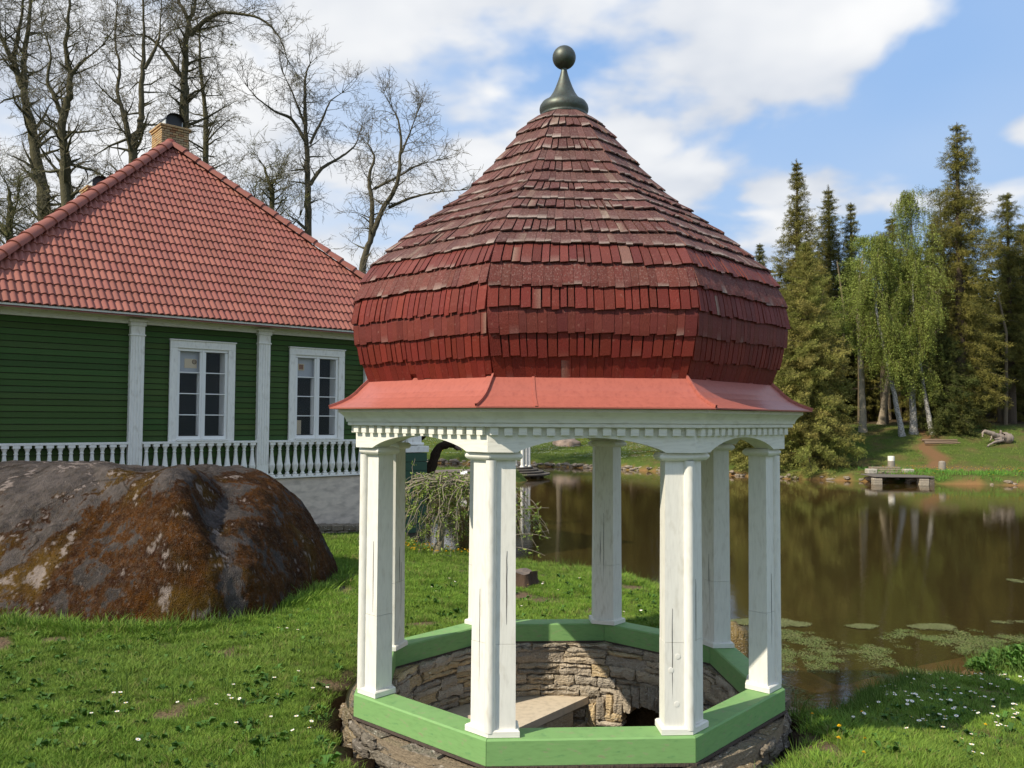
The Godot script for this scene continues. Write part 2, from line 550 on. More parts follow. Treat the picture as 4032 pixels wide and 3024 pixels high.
# [radius at a corner, height] of the shingled bulb, from its foot to its neck
const BULB := [[1.139, 1.592], [1.183, 1.68], [1.217, 1.792], [1.232, 1.885], [1.220, 2.0], [1.183, 2.1], [1.130, 2.19], [1.046, 2.268], [0.962, 2.35], [0.883, 2.418], [0.71, 2.552], [0.627, 2.617], [0.554, 2.69], [0.464, 2.79], [0.355, 2.922], [0.275, 3.03], [0.21, 3.096], [0.14, 3.158]]
var bulb_len := PackedFloat32Array()

func bulb(s: float) -> Vector2:       # (corner radius, height) a length s up the curve
	for i in range(1, BULB.size()):
		if s <= bulb_len[i] or i == BULB.size() - 1:
			var t := (s - bulb_len[i - 1]) / (bulb_len[i] - bulb_len[i - 1])
			return Vector2(BULB[i - 1][0], BULB[i - 1][1]).lerp(Vector2(BULB[i][0], BULB[i][1]), t)
	return Vector2.ZERO

# One side of an eight-sided ring: a closed outline of (distance from the axis, height), mitred at both ends. Outward is +x.
func side_prism(b: MB, prof: Array, gap := 0.0, caps := true) -> void:
	var k := tan(HALF)
	var n := prof.size()
	var ctr := Vector2.ZERO
	for p in prof:
		ctr += Vector2(p[0], p[1]) / n
	for i in n:
		var p: Array = prof[i]
		var q: Array = prof[(i + 1) % n]
		var zp: float = p[0] * k - gap
		var zq: float = q[0] * k - gap
		# outline runs counter-clockwise seen from +z
		b.quad(Vector3(p[0], p[1], zp), Vector3(p[0], p[1], -zp), Vector3(q[0], q[1], -zq), Vector3(q[0], q[1], zq))
	for s in ([1.0, -1.0] if caps else []):
		for i in range(1, n - 1):
			var t := []
			for j in [0, i, i + 1]:
				t.append(Vector3(prof[j][0], prof[j][1], s * (prof[j][0] * k - gap)))
			if s > 0:
				b.tri(t[0], t[1], t[2])
			else:
				b.tri(t[0], t[2], t[1])

func column_outline(r: float, grow := 0.0) -> PackedVector2Array:   # (outward, across), counter-clockwise from above with across = -z
	var e := Vector2(-0.3827, 0.9239)
	var n := Vector2(-0.9239, -0.3827)
	var a := Vector2(r, 0)
	var b := a + e * 0.112
	var c := b + n * 0.100
	var pts := PackedVector2Array([a, b, c, Vector2(c.x, -c.y), Vector2(b.x, -b.y)])
	if grow != 0.0:
		var w := PackedVector2Array()
		for i in 5:
			var d0 := (pts[i] - pts[(i + 4) % 5]).normalized()
			var d1 := (pts[(i + 1) % 5] - pts[i]).normalized()
			var n0 := Vector2(d0.y, -d0.x)
			var n1 := Vector2(d1.y, -d1.x)
			w.append(pts[i] + (n0 + n1) * (grow / (1.0 + n0.dot(n1))))
		return w
	return pts

func stack(b: MB, layers: Array) -> void:      # layers: [outline, height]; sides between them, then both ends
	for i in layers.size() - 1:
		var lo: PackedVector2Array = layers[i][0]
		var hi: PackedVector2Array = layers[i + 1][0]
		for j in lo.size():
			var k := (j + 1) % lo.size()
			b.quad(Vector3(lo[j].x, layers[i][1], -lo[j].y), Vector3(lo[k].x, layers[i][1], -lo[k].y), Vector3(hi[k].x, layers[i + 1][1], -hi[k].y), Vector3(hi[j].x, layers[i + 1][1], -hi[j].y))
	for e in [layers[0], layers[-1]]:
		var ps := []
		for v in e[0]:
			ps.append(Vector3(v.x, e[1], -v.y))
		b.face(ps, Vector3(ps[0].x - 0.08, (layers[0][1] + layers[-1][1]) / 2.0, 0))

func scaled(o: PackedVector2Array, f: float, about: float) -> PackedVector2Array:
	var r := PackedVector2Array()
	for p in o:
		r.append(Vector2(about + (p.x - about) * f, p.y * f))
	return r

func make_pavilion() -> void:
	var root := thing("well_pavilion", "open eight-sided wooden well shelter with white columns, green curb and red shingled onion roof", "pavilion", at(GX, 0, GD), TURN)
	var mesh_b := MB.new()
	# green curb of eight beams
	side_prism(mesh_b, [[0.970, -0.114], [1.1135, -0.114], [1.1148, -0.112], [1.1148, -0.007], [1.108, 0.0], [0.977, 0.0], [0.970, -0.007]], 0.0012)
	var beam := mesh_b.mesh(M.curb_green)
	var sill_b := MB.new()
	sill_b.col = Color(0.09, 0.07, 0.055)
	side_prism(sill_b, [[0.972, -0.126], [1.121, -0.126], [1.121, -0.1145], [0.972, -0.1145]], 0.001)
	var sill := sill_b.mesh(M.old_wood)
	# column
	var RV := 1.166
	var shaft := column_outline(RV)
	var lay := MB.new()
	stack(lay, [[scaled(shaft, 1.03, RV - 0.06), 0.02], [scaled(shaft, 1.018, RV - 0.06), 0.40]])
	stack(lay, [[scaled(shaft, 1.010, RV - 0.06), 0.4015], [scaled(shaft, 0.97, RV - 0.06), 1.212]])
	var shaft_mesh := lay.mesh(M.white_paint)
	var bead_b := MB.new()
	bead_b.lathe([[0.0255, 0.02], [0.0255, 0.30], [0.0245, 0.302], [0.0245, 1.21]], 14, Transform3D(Basis(), Vector3(RV - 0.002, 0, 0)))
	var bead_mesh := bead_b.mesh(M.white_paint)
	var base_b := MB.new()
	var bo := column_outline(RV, 0.020)
	# the outer corner of the base plate is cut off
	stack(base_b, [[bo, 0.002], [bo, 0.026], [column_outline(RV, 0.014), 0.032]])
	var base_mesh := base_b.mesh(M.white_flat)
	var cap_b := MB.new()
	var capl := []
	for i in 9:
		var t := float(i) / 8.0
		capl.append([column_outline(RV, 0.010 + 0.017 * sin(PI * (0.08 + 0.84 * t))), 1.210 + 0.036 * t])
	stack(cap_b, capl)
	var cap_mesh := cap_b.mesh(M.white_flat)
	var plug_b := MB.new()
	plug_b.lathe([[0.0, 0.0], [0.0125, 0.0], [0.0125, 0.0012], [0.0115, 0.0018], [0.0, 0.0019]].map(func(p): return [p[0], p[1]]), 12)
	var plug_mesh := plug_b.mesh(M.white_paint)
	for k in 8:
		var turn := Transform3D(Basis(Vector3.UP, deg_to_rad(-112.5 + 45.0 * k)), Vector3.ZERO)
		var mid := Transform3D(Basis(Vector3.UP, deg_to_rad(-90.0 + 45.0 * k)), Vector3.ZERO)
		part("curb_beam", beam, root, mid)
		part("curb_sill", sill, root, mid)
		var c := part("column", shaft_mesh, root, turn)
		part("corner_bead", bead_mesh, c)
		part("base_plate", base_mesh, c)
		part("capital", cap_mesh, c)
		# drying cracks along the grain
		for i in 4:
			var face_n: Vector3 = [Vector3(0.9239, 0, 0.3827), Vector3(0.9239, 0, -0.3827), Vector3(-1, 0, 0), Vector3(-1, 0, 0)][i]
			var face_e: Vector3 = [Vector3(-0.3827, 0, 0.9239), Vector3(-0.3827, 0, -0.9239), Vector3(0, 0, 1), Vector3(0, 0, 1)][i]
			var o3 := Vector3(RV, 0, 0) + face_e * rf(0.045, 0.09) if i < 2 else Vector3(RV - 0.1355, 0, rf(-0.03, 0.03))
			var kb2 := MB.new()
			var line := PackedVector3Array()
			var wd := PackedFloat32Array()
			var y0 := rf(0.06, 0.55)
			var ln := rf(0.2, 0.5)
			for q in 9:
				line.append(o3 + Vector3(0, y0 + ln * q / 8.0, 0) + face_e * rf(-0.0012, 0.0012) + face_n * 0.0008)
				wd.append(0.0014 * sin(PI * (0.08 + 0.84 * q / 8.0)) + 0.0003)
			kb2.tube(line, wd, 4)
			part("crack", kb2.mesh(M.dark_under), c)
		# wooden plugs on one face of some columns
		if k in [1, 7]:
			var n := Vector3(0.9239, 0, 0.3827)
			var e := Vector3(-0.3827, 0, 0.9239)
			if k == 0:
				n.z = -n.z; e.z = -e.z
			var f := Basis(e, n, e.cross(n))
			for h in [[0.34, 0.055], [0.28, 0.085], [0.13, 0.06]]:
				part("wooden_plug", plug_mesh, c, Transform3D(f, Vector3(RV, h[0], 0) + e * h[1] + n * 0.0012))
	# arched beams, dentils, cornice and metal skirt
	var ab := MB.new()
	var ro := 1.213 * cos(HALF)
	var ri := ro - 0.10
	var ho := ro * tan(HALF)
	var hi := ri * tan(HALF)
	var zs := []
	for i in 31:
		var t := -1.0 + 2.0 * i / 30.0
		zs.append(t * 0.333)
	zs.push_front(-ho)
	zs.append(ho)
	for i in zs.size() - 1:
		var f := func(z: float) -> float: return 1.246 + (0.066 * pow(maxf(0.0, 1.0 - pow(z / 0.333, 2)), 0.85) if absf(z) < 0.333 else 0.0)
		var z0: float = zs[i]
		var z1: float = zs[i + 1]
		var y0: float = f.call(z0)
		var y1: float = f.call(z1)
		var i0 := clampf(z0, -hi, hi)
		var i1 := clampf(z1, -hi, hi)
		ab.quad(Vector3(ro, y0, z0), Vector3(ro, 1.3565, z0), Vector3(ro, 1.3565, z1), Vector3(ro, y1, z1))
		ab.quad(Vector3(ri, y0, i0), Vector3(ri, y1, i1), Vector3(ri, 1.3565, i1), Vector3(ri, 1.3565, i0))
		ab.quad(Vector3(ro, y0, z0), Vector3(ro, y1, z1), Vector3(ri, y1, i1), Vector3(ri, y0, i0))
		ab.quad(Vector3(ro, 1.3565, z1), Vector3(ro, 1.3565, z0), Vector3(ri, 1.3565, i0), Vector3(ri, 1.3565, i1))
	var arch := ab.mesh(M.white_flat)
	var db := MB.new()
	db.slab(Vector3.ZERO, Vector3(0.024, 0.036, 0.038), 0.002)
	var dentil := db.mesh(M.white_flat)
	var fb := MB.new()
	side_prism(fb, [[1.02, 1.3575], [1.158, 1.3575], [1.1605, 1.360], [1.1605, 1.3735], [1.158, 1.376], [1.02, 1.376]])
	var fillet := fb.mesh(M.white_flat)
	var cb := MB.new()
	side_prism(cb, [[1.03, 1.3765], [1.168, 1.3765], [1.170, 1.384], [1.174, 1.394], [1.183, 1.406], [1.196, 1.417], [1.208, 1.424], [1.2085, 1.4385], [1.03, 1.4385]], 0.0, false)
	var cornice := cb.mesh(M.white_flat)
	var kb := MB.new()
	var sk := [[1.247, 1.4405], [1.2500, 1.4405], [1.2505, 1.4465], [1.218, 1.4590], [1.184, 1.4745], [1.150, 1.4945], [1.120, 1.520], [1.095, 1.548], [1.074, 1.570], [1.050, 1.596]]
	var skin := sk.duplicate()
	for i in range(sk.size() - 1, 1, -1):
		skin.append([sk[i][0] - 0.006, sk[i][1] - 0.004])
	side_prism(kb, skin, 0.0, false)
	var skirt := kb.mesh(M.red_metal)
	var seam_b := MB.new()
	for s in [-1.0, 1.0]:
		for i in range(2, sk.size() - 1):
			var p := Vector3(sk[i][0] / cos(HALF), sk[i][1], 0)
			var q := Vector3(sk[i + 1][0] / cos(HALF), sk[i + 1][1], 0)
			var u := (q - p).normalized().cross(Vector3(0, 0, 1)) * -0.013
			if u.y < 0:
				u = -u
			var w := Vector3(0, 0, 0.0045)
			if s > 0:
				seam_b.quad(p + w, q + w, q + w + u, p + w + u)
				seam_b.quad(p - w, p - w + u, q - w + u, q - w)
				seam_b.quad(p + w + u, q + w + u, q - w + u, p - w + u)
	var seam := seam_b.mesh(M.red_metal)
	var lock_b := MB.new()
	for i in range(2, sk.size() - 1):
		var p := Vector3(sk[i][0], sk[i][1], 0)
		var q := Vector3(sk[i + 1][0], sk[i + 1][1], 0)
		var u := Vector3(0.002, 0.0035, 0)
		var w := Vector3(0, 0, 0.006)
		lock_b.quad(p + w, p - w, p - w + u, p + w + u)
		lock_b.quad(p + w + u, p - w + u, q - w + u, q + w + u)
		lock_b.quad(p + w, p + w + u, q + w + u, q + w)
		lock_b.quad(p - w, q - w, q - w + u, p - w + u)
	var lock := lock_b.mesh(M.red_metal)
	for k in 8:
		var mid := Transform3D(Basis(Vector3.UP, deg_to_rad(-90.0 + 45.0 * k)), Vector3.ZERO)
		var turn := Transform3D(Basis(Vector3.UP, deg_to_rad(-112.5 + 45.0 * k)), Vector3.ZERO)
		part("arched_beam", arch, root, mid)
		for i in 15:
			var z := (i - 7) * 0.0622
			part("dentil", dentil, root, mid * Transform3D(Basis(), Vector3(1.1208 + 0.0095 + 0.0025, 1.3385 + rf(-0.001, 0.001), z + rf(-0.001, 0.001))))
		part("fillet_board", fillet, root, mid)
		part("cornice", cornice, root, mid)
		var s := part("metal_skirt", skirt, root, mid)
		part("standing_seam", seam, root, turn)
		if k in [0, 2, 5]:
			part("folded_seam", lock, s, Transform3D(Basis(), Vector3(0, 0, 0.26)))
	# boarded ceiling inside, over the beams
	var tb := MB.new()
	for k in 8:
		var a0 := deg_to_rad(-112.5 + 45.0 * k)
		var a1 := a0 + PI / 4
		tb.tri(Vector3(0, 1.62, 0), Vector3(1.1 * cos(a1), 1.40, -1.1 * sin(a1)), Vector3(1.1 * cos(a0), 1.40, -1.1 * sin(a0)))
		tb.tri(Vector3(0, 1.66, 0), Vector3(1.1 * cos(a0), 1.44, -1.1 * sin(a0)), Vector3(1.1 * cos(a1), 1.44, -1.1 * sin(a1)))
	part("ceiling", tb.mesh(M.white_flat), root)
	make_shingles(root)
	# bronze finial
	var f := MB.new()
	f.lathe([[0.128, 3.150], [0.137, 3.158], [0.1335, 3.166], [0.1345, 3.176], [0.142, 3.190], [0.1435, 3.205], [0.140, 3.222], [0.128, 3.240], [0.112, 3.248], [0.105, 3.252], [0.099, 3.258], [0.083, 3.274], [0.066, 3.300], [0.050, 3.335], [0.036, 3.372], [0.025, 3.405], [0.018, 3.432], [0.0165, 3.446], [0.02, 3.45]], 40)
	var spire := part("finial", f.mesh(M.bronze), root)
	var g := MB.new()
	var prof := []
	for i in 25:
		var t := -PI / 2 + PI * i / 24.0
		prof.append([maxf(0.0005, 0.0685 * cos(t)), 3.5125 + 0.0685 * sin(t)])
	g.lathe(prof, 40)
	part("finial_ball", g.mesh(M.bronze), spire)

func make_shingles(root: Node3D) -> void:
	rng.seed = 501
	bulb_len.append(0.0)
	for i in range(1, BULB.size()):
		bulb_len.append(bulb_len[-1] + Vector2(BULB[i][0] - BULB[i - 1][0], BULB[i][1] - BULB[i - 1][1]).length())
	var total := bulb_len[-1]
	# dark boarding under the shingles
	var ub := MB.new()
	for i in BULB.size() - 1:
		for k in 8:
			var a0 := deg_to_rad(-112.5 + 45.0 * k)
			var a1 := a0 + PI / 4
			var r0: float = BULB[i][0] - 0.006
			var r1: float = BULB[i + 1][0] - 0.006
			ub.quad(Vector3(r0 * cos(a0), BULB[i][1], -r0 * sin(a0)), Vector3(r0 * cos(a1), BULB[i][1], -r0 * sin(a1)), Vector3(r1 * cos(a1), BULB[i + 1][1], -r1 * sin(a1)), Vector3(r1 * cos(a0), BULB[i + 1][1], -r1 * sin(a0)))
	part("roof_boarding", ub.mesh(M.dark_under), root)
	var step := 0.1045
	var rows := int(total / step)
	step = total / rows
	var list := []
	var eye := Vector3(-GX, EYE, GD).rotated(Vector3.UP, -TURN)
	for r in rows:
		var s0 := r * step - 0.012
		var s1 := (r + 1) * step + 0.025
		var wear := clampf(sm(0.10, 0.42, float(r) / rows) + (0.22 if r % 2 == 0 and r > 1 else 0.0) - (0.15 if r % 2 == 1 else 0.0), 0.0, 1.0)
		var tight := 1.0 if r % 2 == 0 else 0.0      # every second course lies close and smooth
		for k in 8:
			var a0 := deg_to_rad(-112.5 + 45.0 * k)
			var a1 := a0 + PI / 4
			var width := 2.0 * bulb(clampf(s0, 0.0, total)).x * sin(HALF)
			var n := maxi(3, roundi(width / 0.043))
			var u := 0.0
			var cuts := [0.0]
			var ws := []
			var sum := 0.0
			for i in n:
				ws.append(rf(0.72, 1.3)); sum += ws[-1]
			for i in n:
				u += ws[i] / sum
				cuts.append(u)
			cuts[n] = 1.0
			# whole stretches of a course lie tighter or looser
			var loose := fn.get_noise_2d(r * 37.0, k * 91.0)
			for i in n:
				var b := MB.new()
				var g := lerpf(0.0020 + rf(0.0, 0.0022), 0.0004 + rf(0.0, 0.0006), tight) / width
				var u0: float = cuts[i] + (g if i > 0 else 0.0)
				var u1: float = cuts[i + 1] - (g if i < n - 1 else 0.0)
				var drop := rf(-0.006, 0.006) + loose * 0.004 + 0.016 * fn.get_noise_2d((u + k) * 22.0, r * 71.0) + 0.009 * fn.get_noise_2d((cuts[i] + k) * 60.0, r * 33.0)
				var lift := rf(0.0, 0.006) * (0.4 + wear) * (1.0 - 0.75 * tight) + 0.003
				var tip := rf(-0.004, 0.004) * (0.3 + wear) * (1.0 - 0.7 * tight)
				var worn_to := rf(0.08, 0.34)
				var pts := []      # rows from butt to head, each: [outer left, outer right, inner left, inner right]
				for q in 4:
					var along: float = [0.0, worn_to, 0.6, 1.0][q]
					var s := lerpf(s0 + drop, s1, along)
					var bv := bulb(clampf(s, 0.0, total))
					var nx := bulb(clampf(s + 0.02, 0.0, total)) - bulb(clampf(s - 0.02, 0.0, total))
					var out2 := Vector2(nx.y, -nx.x).normalized()
					if s < 0.0:
						bv += Vector2(-nx.x, -nx.y).normalized() * -s
					var hgt := lerpf(0.0125 + lift, 0.0015, along)
					var row := []
					for e in [[u0, -1.0], [u1, 1.0]]:
						var base := Vector3(bv.x * cos(a0), bv.y, -bv.x * sin(a0)).lerp(Vector3(bv.x * cos(a1), bv.y, -bv.x * sin(a1)), e[0])
						var am := (a0 + a1) / 2.0
						var nn := Vector3(cos(am) * out2.x, out2.y, -sin(am) * out2.x)
						var h2: float = hgt + tip * e[1] * (1.0 - q / 3.0)
						row.append([base + nn * h2, base + nn * maxf(h2 - 0.0085, -0.003)])
					pts.append(row)
				# seen from outside u runs to the right
				var off := rf(0, 10)
				var wj := rf(0.0, 0.004)
				pts[0][0][0] -= (pts[1][0][0] - pts[0][0][0]).normalized() * wj
				pts[0][1][0] += (pts[1][1][0] - pts[0][1][0]).normalized() * rf(0.0, 0.004) * (0.3 + wear)
				for q in 3:
					var p: Array = pts[q]
					var t: Array = pts[q + 1]
					b.quad(p[0][0], p[1][0], t[1][0], t[0][0], Vector2(off, q / 3.0), Vector2(off + 0.25, q / 3.0), Vector2(off + 0.25, q / 3.0 + 0.33), Vector2(off, q / 3.0 + 0.33))
					b.quad(p[0][1], p[0][0], t[0][0], t[0][1])
					b.quad(p[1][0], p[1][1], t[1][1], t[1][0])
				b.quad(pts[0][0][1], pts[0][1][1], pts[0][1][0], pts[0][0][0], Vector2(off, 0.1), Vector2(off + 0.25, 0.1), Vector2(off + 0.25, 0.12), Vector2(off, 0.12))
				var fresh := Color(0.165, 0.018, 0.010).lerp(Color(0.205, 0.026, 0.014), rng.randf())
				var old := Color(0.110, 0.045, 0.040).lerp(Color(0.170, 0.078, 0.067), rng.randf())
				var c := fresh.lerp(old, wear) * rf(0.85, 1.12)
				if rng.randf() < 0.03 * wear:
					c = c.lerp(Color(0.34, 0.25, 0.19), 0.35)
				b.C.fill(Color(c.r, c.g, c.b))
				# weather has taken the paint off the lower edge
				if rng.randf() < 0.03 + 0.8 * wear:
					var bare := Color(c.r, c.g, c.b).lerp(Color(0.58, 0.49, 0.42), rf(0.1, 0.9) * (0.15 + 0.85 * wear))
					for v in [0, 1, b.V.size() - 2, b.V.size() - 1]:
						b.C[v] = bare
				if rng.randf() < 0.015 + 0.05 * wear:      # a split or a pale streak along one edge
					var pale := Color(c.r, c.g, c.b).lerp(Color(0.42, 0.33, 0.25), rf(0.3, 0.8))
					for v in ([0, 3, 12, 15] if rng.randf() < 0.5 else [1, 2, 13, 14]):
						b.C[v] = pale
				var mid: Vector3 = (pts[0][0][0] + pts[0][1][0] + pts[3][0][0] + pts[3][1][0]) / 4.0
				var nrm: Vector3 = (pts[0][1][0] - pts[0][0][0]).cross(pts[3][0][0] - pts[0][0][0])
				var view := eye - mid
				var size := nrm.dot(view.normalized()) / view.length_squared()
				list.append([size, b, wear > 0.45])
	list.sort_custom(func(a, b): return a[0] > b[0])
	var rest := [MB.new(), MB.new()]
	for i in list.size():
		var b: MB = list[i][1]
		if i < 300:
			part("shingle", b.mesh(M.shingle_worn if list[i][2] else M.shingle_fresh), root)
		else:
			var j: MB = rest[1 if list[i][2] else 0]
			var k := j.V.size()
			j.V.append_array(b.V); j.N.append_array(b.N); j.C.append_array(b.C); j.U.append_array(b.U)
			for x in b.I:
				j.I.append(x + k)
	var am: ArrayMesh = rest[0].mesh(M.shingle_fresh)
	var arr := []
	arr.resize(Mesh.ARRAY_MAX)
	arr[Mesh.ARRAY_VERTEX] = rest[1].V; arr[Mesh.ARRAY_NORMAL] = rest[1].N; arr[Mesh.ARRAY_COLOR] = rest[1].C; arr[Mesh.ARRAY_TEX_UV] = rest[1].U; arr[Mesh.ARRAY_INDEX] = rest[1].I
	am.add_surface_from_arrays(Mesh.PRIMITIVE_TRIANGLES, arr)
	am.surface_set_material(1, M.shingle_worn)
	part("shingles", am, root).set_meta("kind", "stuff")

# ------------------------------------------------------------------ the stone well under it
# One rough block set in a round wall: from angle a0 to a1, y0 to y1, its face at radius r turned outwards (side 1) or inwards (-1)
func wall_stone(a0: float, a1: float, y0: float, y1: float, r: float, side: float, c: Color, deep := 0.1) -> MB:
	var b := MB.new()
	b.col = c
	var nu := 7
	var nv := 4
	var rows := []
	var sd := rf(0, 900)
	for j in nv + 1:
		var row := PackedVector3Array()
		for i in nu + 1:
			var u := float(i) / nu
			var v := float(j) / nv
			var edge := minf(minf(u, 1 - u) * nu, minf(v, 1 - v) * nv)
			var push := 0.008 * minf(1.0, edge) + 0.020 * fn.get_noise_3d(u * 50 + sd, v * 30, 5.0) + 0.012 * ff.get_noise_3d(u * 60 + sd, v * 60, 9.0)
			var a := lerpf(a0, a1, u) + 0.016 * ff.get_noise_2d(v * 90 + sd, 3.0 + u * 20.0)
			var y := lerpf(y0, y1, v) + 0.016 * ff.get_noise_2d(u * 70 + sd, 60.0 + v * 30.0)
			var rr := r + side * push
			row.append(Vector3(rr * cos(a), y, -rr * sin(a)))
		rows.append(row)
	# seen from outside the angle grows to the right
	if side < 0:
		rows.reverse()
	b.grid(rows)
	var back := r - side * deep
	var rim := []
	for i in nu + 1:
		rim.append(rows[0][i])
	for j in range(1, nv + 1):
		rim.append(rows[j][nu])
	for i in range(nu - 1, -1, -1):
		rim.append(rows[nv][i])
	for j in range(nv - 1, 0, -1):
		rim.append(rows[j][0])
	var ctr := Vector3((r - side * deep * 0.5) * cos((a0 + a1) / 2), (y0 + y1) / 2, -(r - side * deep * 0.5) * sin((a0 + a1) / 2))
	for i in rim.size():
		var p: Vector3 = rim[i]
		var q: Vector3 = rim[(i + 1) % rim.size()]
		var f := func(v: Vector3) -> Vector3:
			var h := Vector2(v.x, v.z).normalized() * back
			return Vector3(h.x, v.y, h.y)
		b.face([p, q, f.call(q), f.call(p)], ctr)
	return b

func stone_color() -> Color:
	var t := rng.randf()
	var c := Color(0.54, 0.44, 0.31).lerp(Color(0.47, 0.415, 0.34), rng.randf())
	if t < 0.22:
		c = Color(0.60, 0.46, 0.27)
	elif t < 0.4:
		c = Color(0.40, 0.34, 0.265)
	c *= rf(0.8, 1.15)
	return Color(c.r, c.g, c.b)

func make_well() -> void:
	rng.seed = 77
	var root := thing("stone_well", "round well shaft of stacked limestone under the green curb, half covered by a slab", "well", at(GX, 0, GD), TURN)
	# inner face: five courses down to the slab, more below it on the open side
	var ys := [-0.128, -0.185, -0.262, -0.335, -0.405, -0.478, -0.56, -0.66, -0.76, -0.88, -1.02]
	for j in ys.size() - 1:
		var a := rf(-0.3, 0.0)
		var stop := a + TAU - 0.1
		while a < stop:
			var w := rf(0.11, 0.34)
			var da := minf(w / 0.96, TAU)
			var mid := rad_to_deg(a + da / 2)
			var here := fposmod(mid, 360.0)
			# the side next to the photographer is hidden behind the curb
			var hidden := here > 215.0 and here < 325.0
			# opening of the drain arch in the wall, towards the pond
			var x: float = absf(wrapf(here - 42.0, -180.0, 180.0)) / 31.0
			var arch_top := -0.43 - 0.24 * x * x
			var in_arch: bool = x < 1.0 and ys[j] < arch_top + 0.0
			if not hidden and not in_arch:
				var shift := 0.012 * fn.get_noise_2d(rad_to_deg(a) * 1.5, j * 40.0) if j > 0 else 0.0
				if w > 0.16 and rng.randf() < 0.7:      # two thin slabs in place of one block
					var ym := lerpf(ys[j + 1], ys[j], rf(0.38, 0.62))
					part("stone", wall_stone(a + 0.003, a + da - 0.003, ym + 0.002, ys[j] + shift - 0.002, 0.968 + rf(-0.014, 0.014), -1.0, stone_color()).mesh(M.limestone), root)
					part("stone", wall_stone(a + 0.003, a + da - 0.003, ys[j + 1] + shift + 0.003, ym - 0.002, 0.968 + rf(-0.014, 0.014), -1.0, stone_color()).mesh(M.limestone), root)
				else:
					part("stone", wall_stone(a + 0.003, a + da - 0.003, ys[j + 1] + shift + 0.003, ys[j] + shift - 0.002, 0.968 + rf(-0.014, 0.014), -1.0, stone_color()).mesh(M.limestone), root)
			a += da
	# upright stones that make the arch of the drain
	for i in 17:
		var x := -1.0 + 2.0 * (i + 0.5) / 17.0
		var a := deg_to_rad(42.0 + 31.0 * x)
		var top := -0.345 - 0.2 * x * x
		var low := top - rf(0.125, 0.155)
		var s := wall_stone(a - 0.029, a + 0.029, low, top, 0.945 + rf(-0.01, 0.01), -1.0, stone_color())
		part("arch_stone", s.mesh(M.limestone), root)
	# mortar behind the stones, with the same opening
	var mb := MB.new()
	for i in 96:
		var a0 := TAU * i / 96.0
		var a1 := TAU * (i + 1) / 96.0
		for j in 24:
			var y0 := -0.125 - j * 0.05
			var y1 := y0 - 0.05
			var x: float = absf(wrapf(rad_to_deg((a0 + a1) / 2) - 42.0, -180.0, 180.0)) / 29.0
			if x < 1.0 and y0 < -0.40 - 0.24 * x * x:
				continue
			var f := func(a: float, y: float, r: float) -> Vector3: return Vector3(r * cos(a), y, -r * sin(a))
			mb.quad(f.call(a1, y1, 0.985), f.call(a0, y1, 0.985), f.call(a0, y0, 0.985), f.call(a1, y0, 0.985))
			if y0 > -0.9:
				mb.quad(f.call(a0, y1, 1.205), f.call(a1, y1, 1.205), f.call(a1, y0, 1.205), f.call(a0, y0, 1.205))
		mb.quad(Vector3(0.985 * cos(a0), -0.142, -0.985 * sin(a0)), Vector3(1.205 * cos(a0), -0.142, -1.205 * sin(a0)), Vector3(1.205 * cos(a1), -0.142, -1.205 * sin(a1)), Vector3(0.985 * cos(a1), -0.142, -0.985 * sin(a1)))
		mb.tri(Vector3(0, -1.3, 0), Vector3(1.0 * cos(a0), -1.3, -1.0 * sin(a0)), Vector3(1.0 * cos(a1), -1.3, -1.0 * sin(a1)))
	part("mortar", mb.mesh(M.mortar), root)
	# passage behind the arch
	var pb := MB.new()
	var away := Basis(Vector3.UP, deg_to_rad(42.0))
	pb.box(Transform3D(away, away * Vector3(1.50, -0.9, 0)), Vector3(0.1, 0.9, 1.3))
	for s in [-1.0, 1.0]:
		pb.box(Transform3D(away, away * Vector3(1.24, -0.9, 0.62 * s)), Vector3(0.5, 0.9, 0.1))
	pb.box(Transform3D(away, away * Vector3(1.24, -0.395, 0)), Vector3(0.42, 0.06, 1.3))
	part("drain", pb.mesh(M.mortar), root)
	# ledge left of the wall inside the curb
	# the covering slab: a segment of the round, cut along a straight edge
	var p0 := Vector2(-0.19, 0.40)
	var dirv := Vector2(0.515, 0.57).normalized()
	var ring := []
	var nrm := Vector2(-dirv.y, dirv.x)
	for i in 73:
		var a := TAU * i / 72.0
		var v := Vector2(cos(a), sin(a)) * 0.975
		var dd := (v - p0).dot(nrm)
		if dd < 0:
			v -= nrm * dd
			var t := (v - p0).dot(dirv)
			var foot := p0 - dirv * p0.dot(dirv)
			var half := sqrt(maxf(0.0, 0.975 * 0.975 - foot.length_squared()))
			v = foot + dirv * clampf((v - foot).dot(dirv), -half, half)
		ring.append(Vector3(v.x, 0, -v.y))
	var sb := MB.new()
	var ctr := Vector3(-0.3, -0.50, -0.3)
	var top := []
	var low := []
	for p in ring:
		top.append(p + Vector3(0, -0.478, 0))
		low.append(p + Vector3(0, -0.525, 0))
	for i in 72:
		sb.face([Vector3(-0.45, -0.478, -0.35), top[i], top[i + 1]], Vector3(-0.45, -1, -0.35))
		sb.face([Vector3(-0.45, -0.525, -0.35), low[i], low[i + 1]], Vector3(-0.45, 1, -0.35))
		sb.face([top[i], top[i + 1], low[i + 1], low[i]], ctr)
	part("slab", sb.mesh(M.slab_stone), root)
	# stone wall carrying the slab along its edge
	var k := 0
	for j in 4:
		var t := -0.75
		while t < 0.72:
			var w := rf(0.16, 0.36)
			var pc := p0 - dirv * p0.dot(dirv) + dirv * (t + w / 2) + nrm * 0.06
			var bb := MB.new()
			bb.col = stone_color()
			bb.box(Transform3D(Basis(Vector3.UP, dirv.angle()), Vector3(pc.x, -0.585 - j * 0.12, -pc.y)), Vector3(w - 0.008, 0.112, 0.10 + rf(0, 0.02)), 0.012)
			part("stone", bb.mesh(M.limestone), root)
			t += w
			k += 1
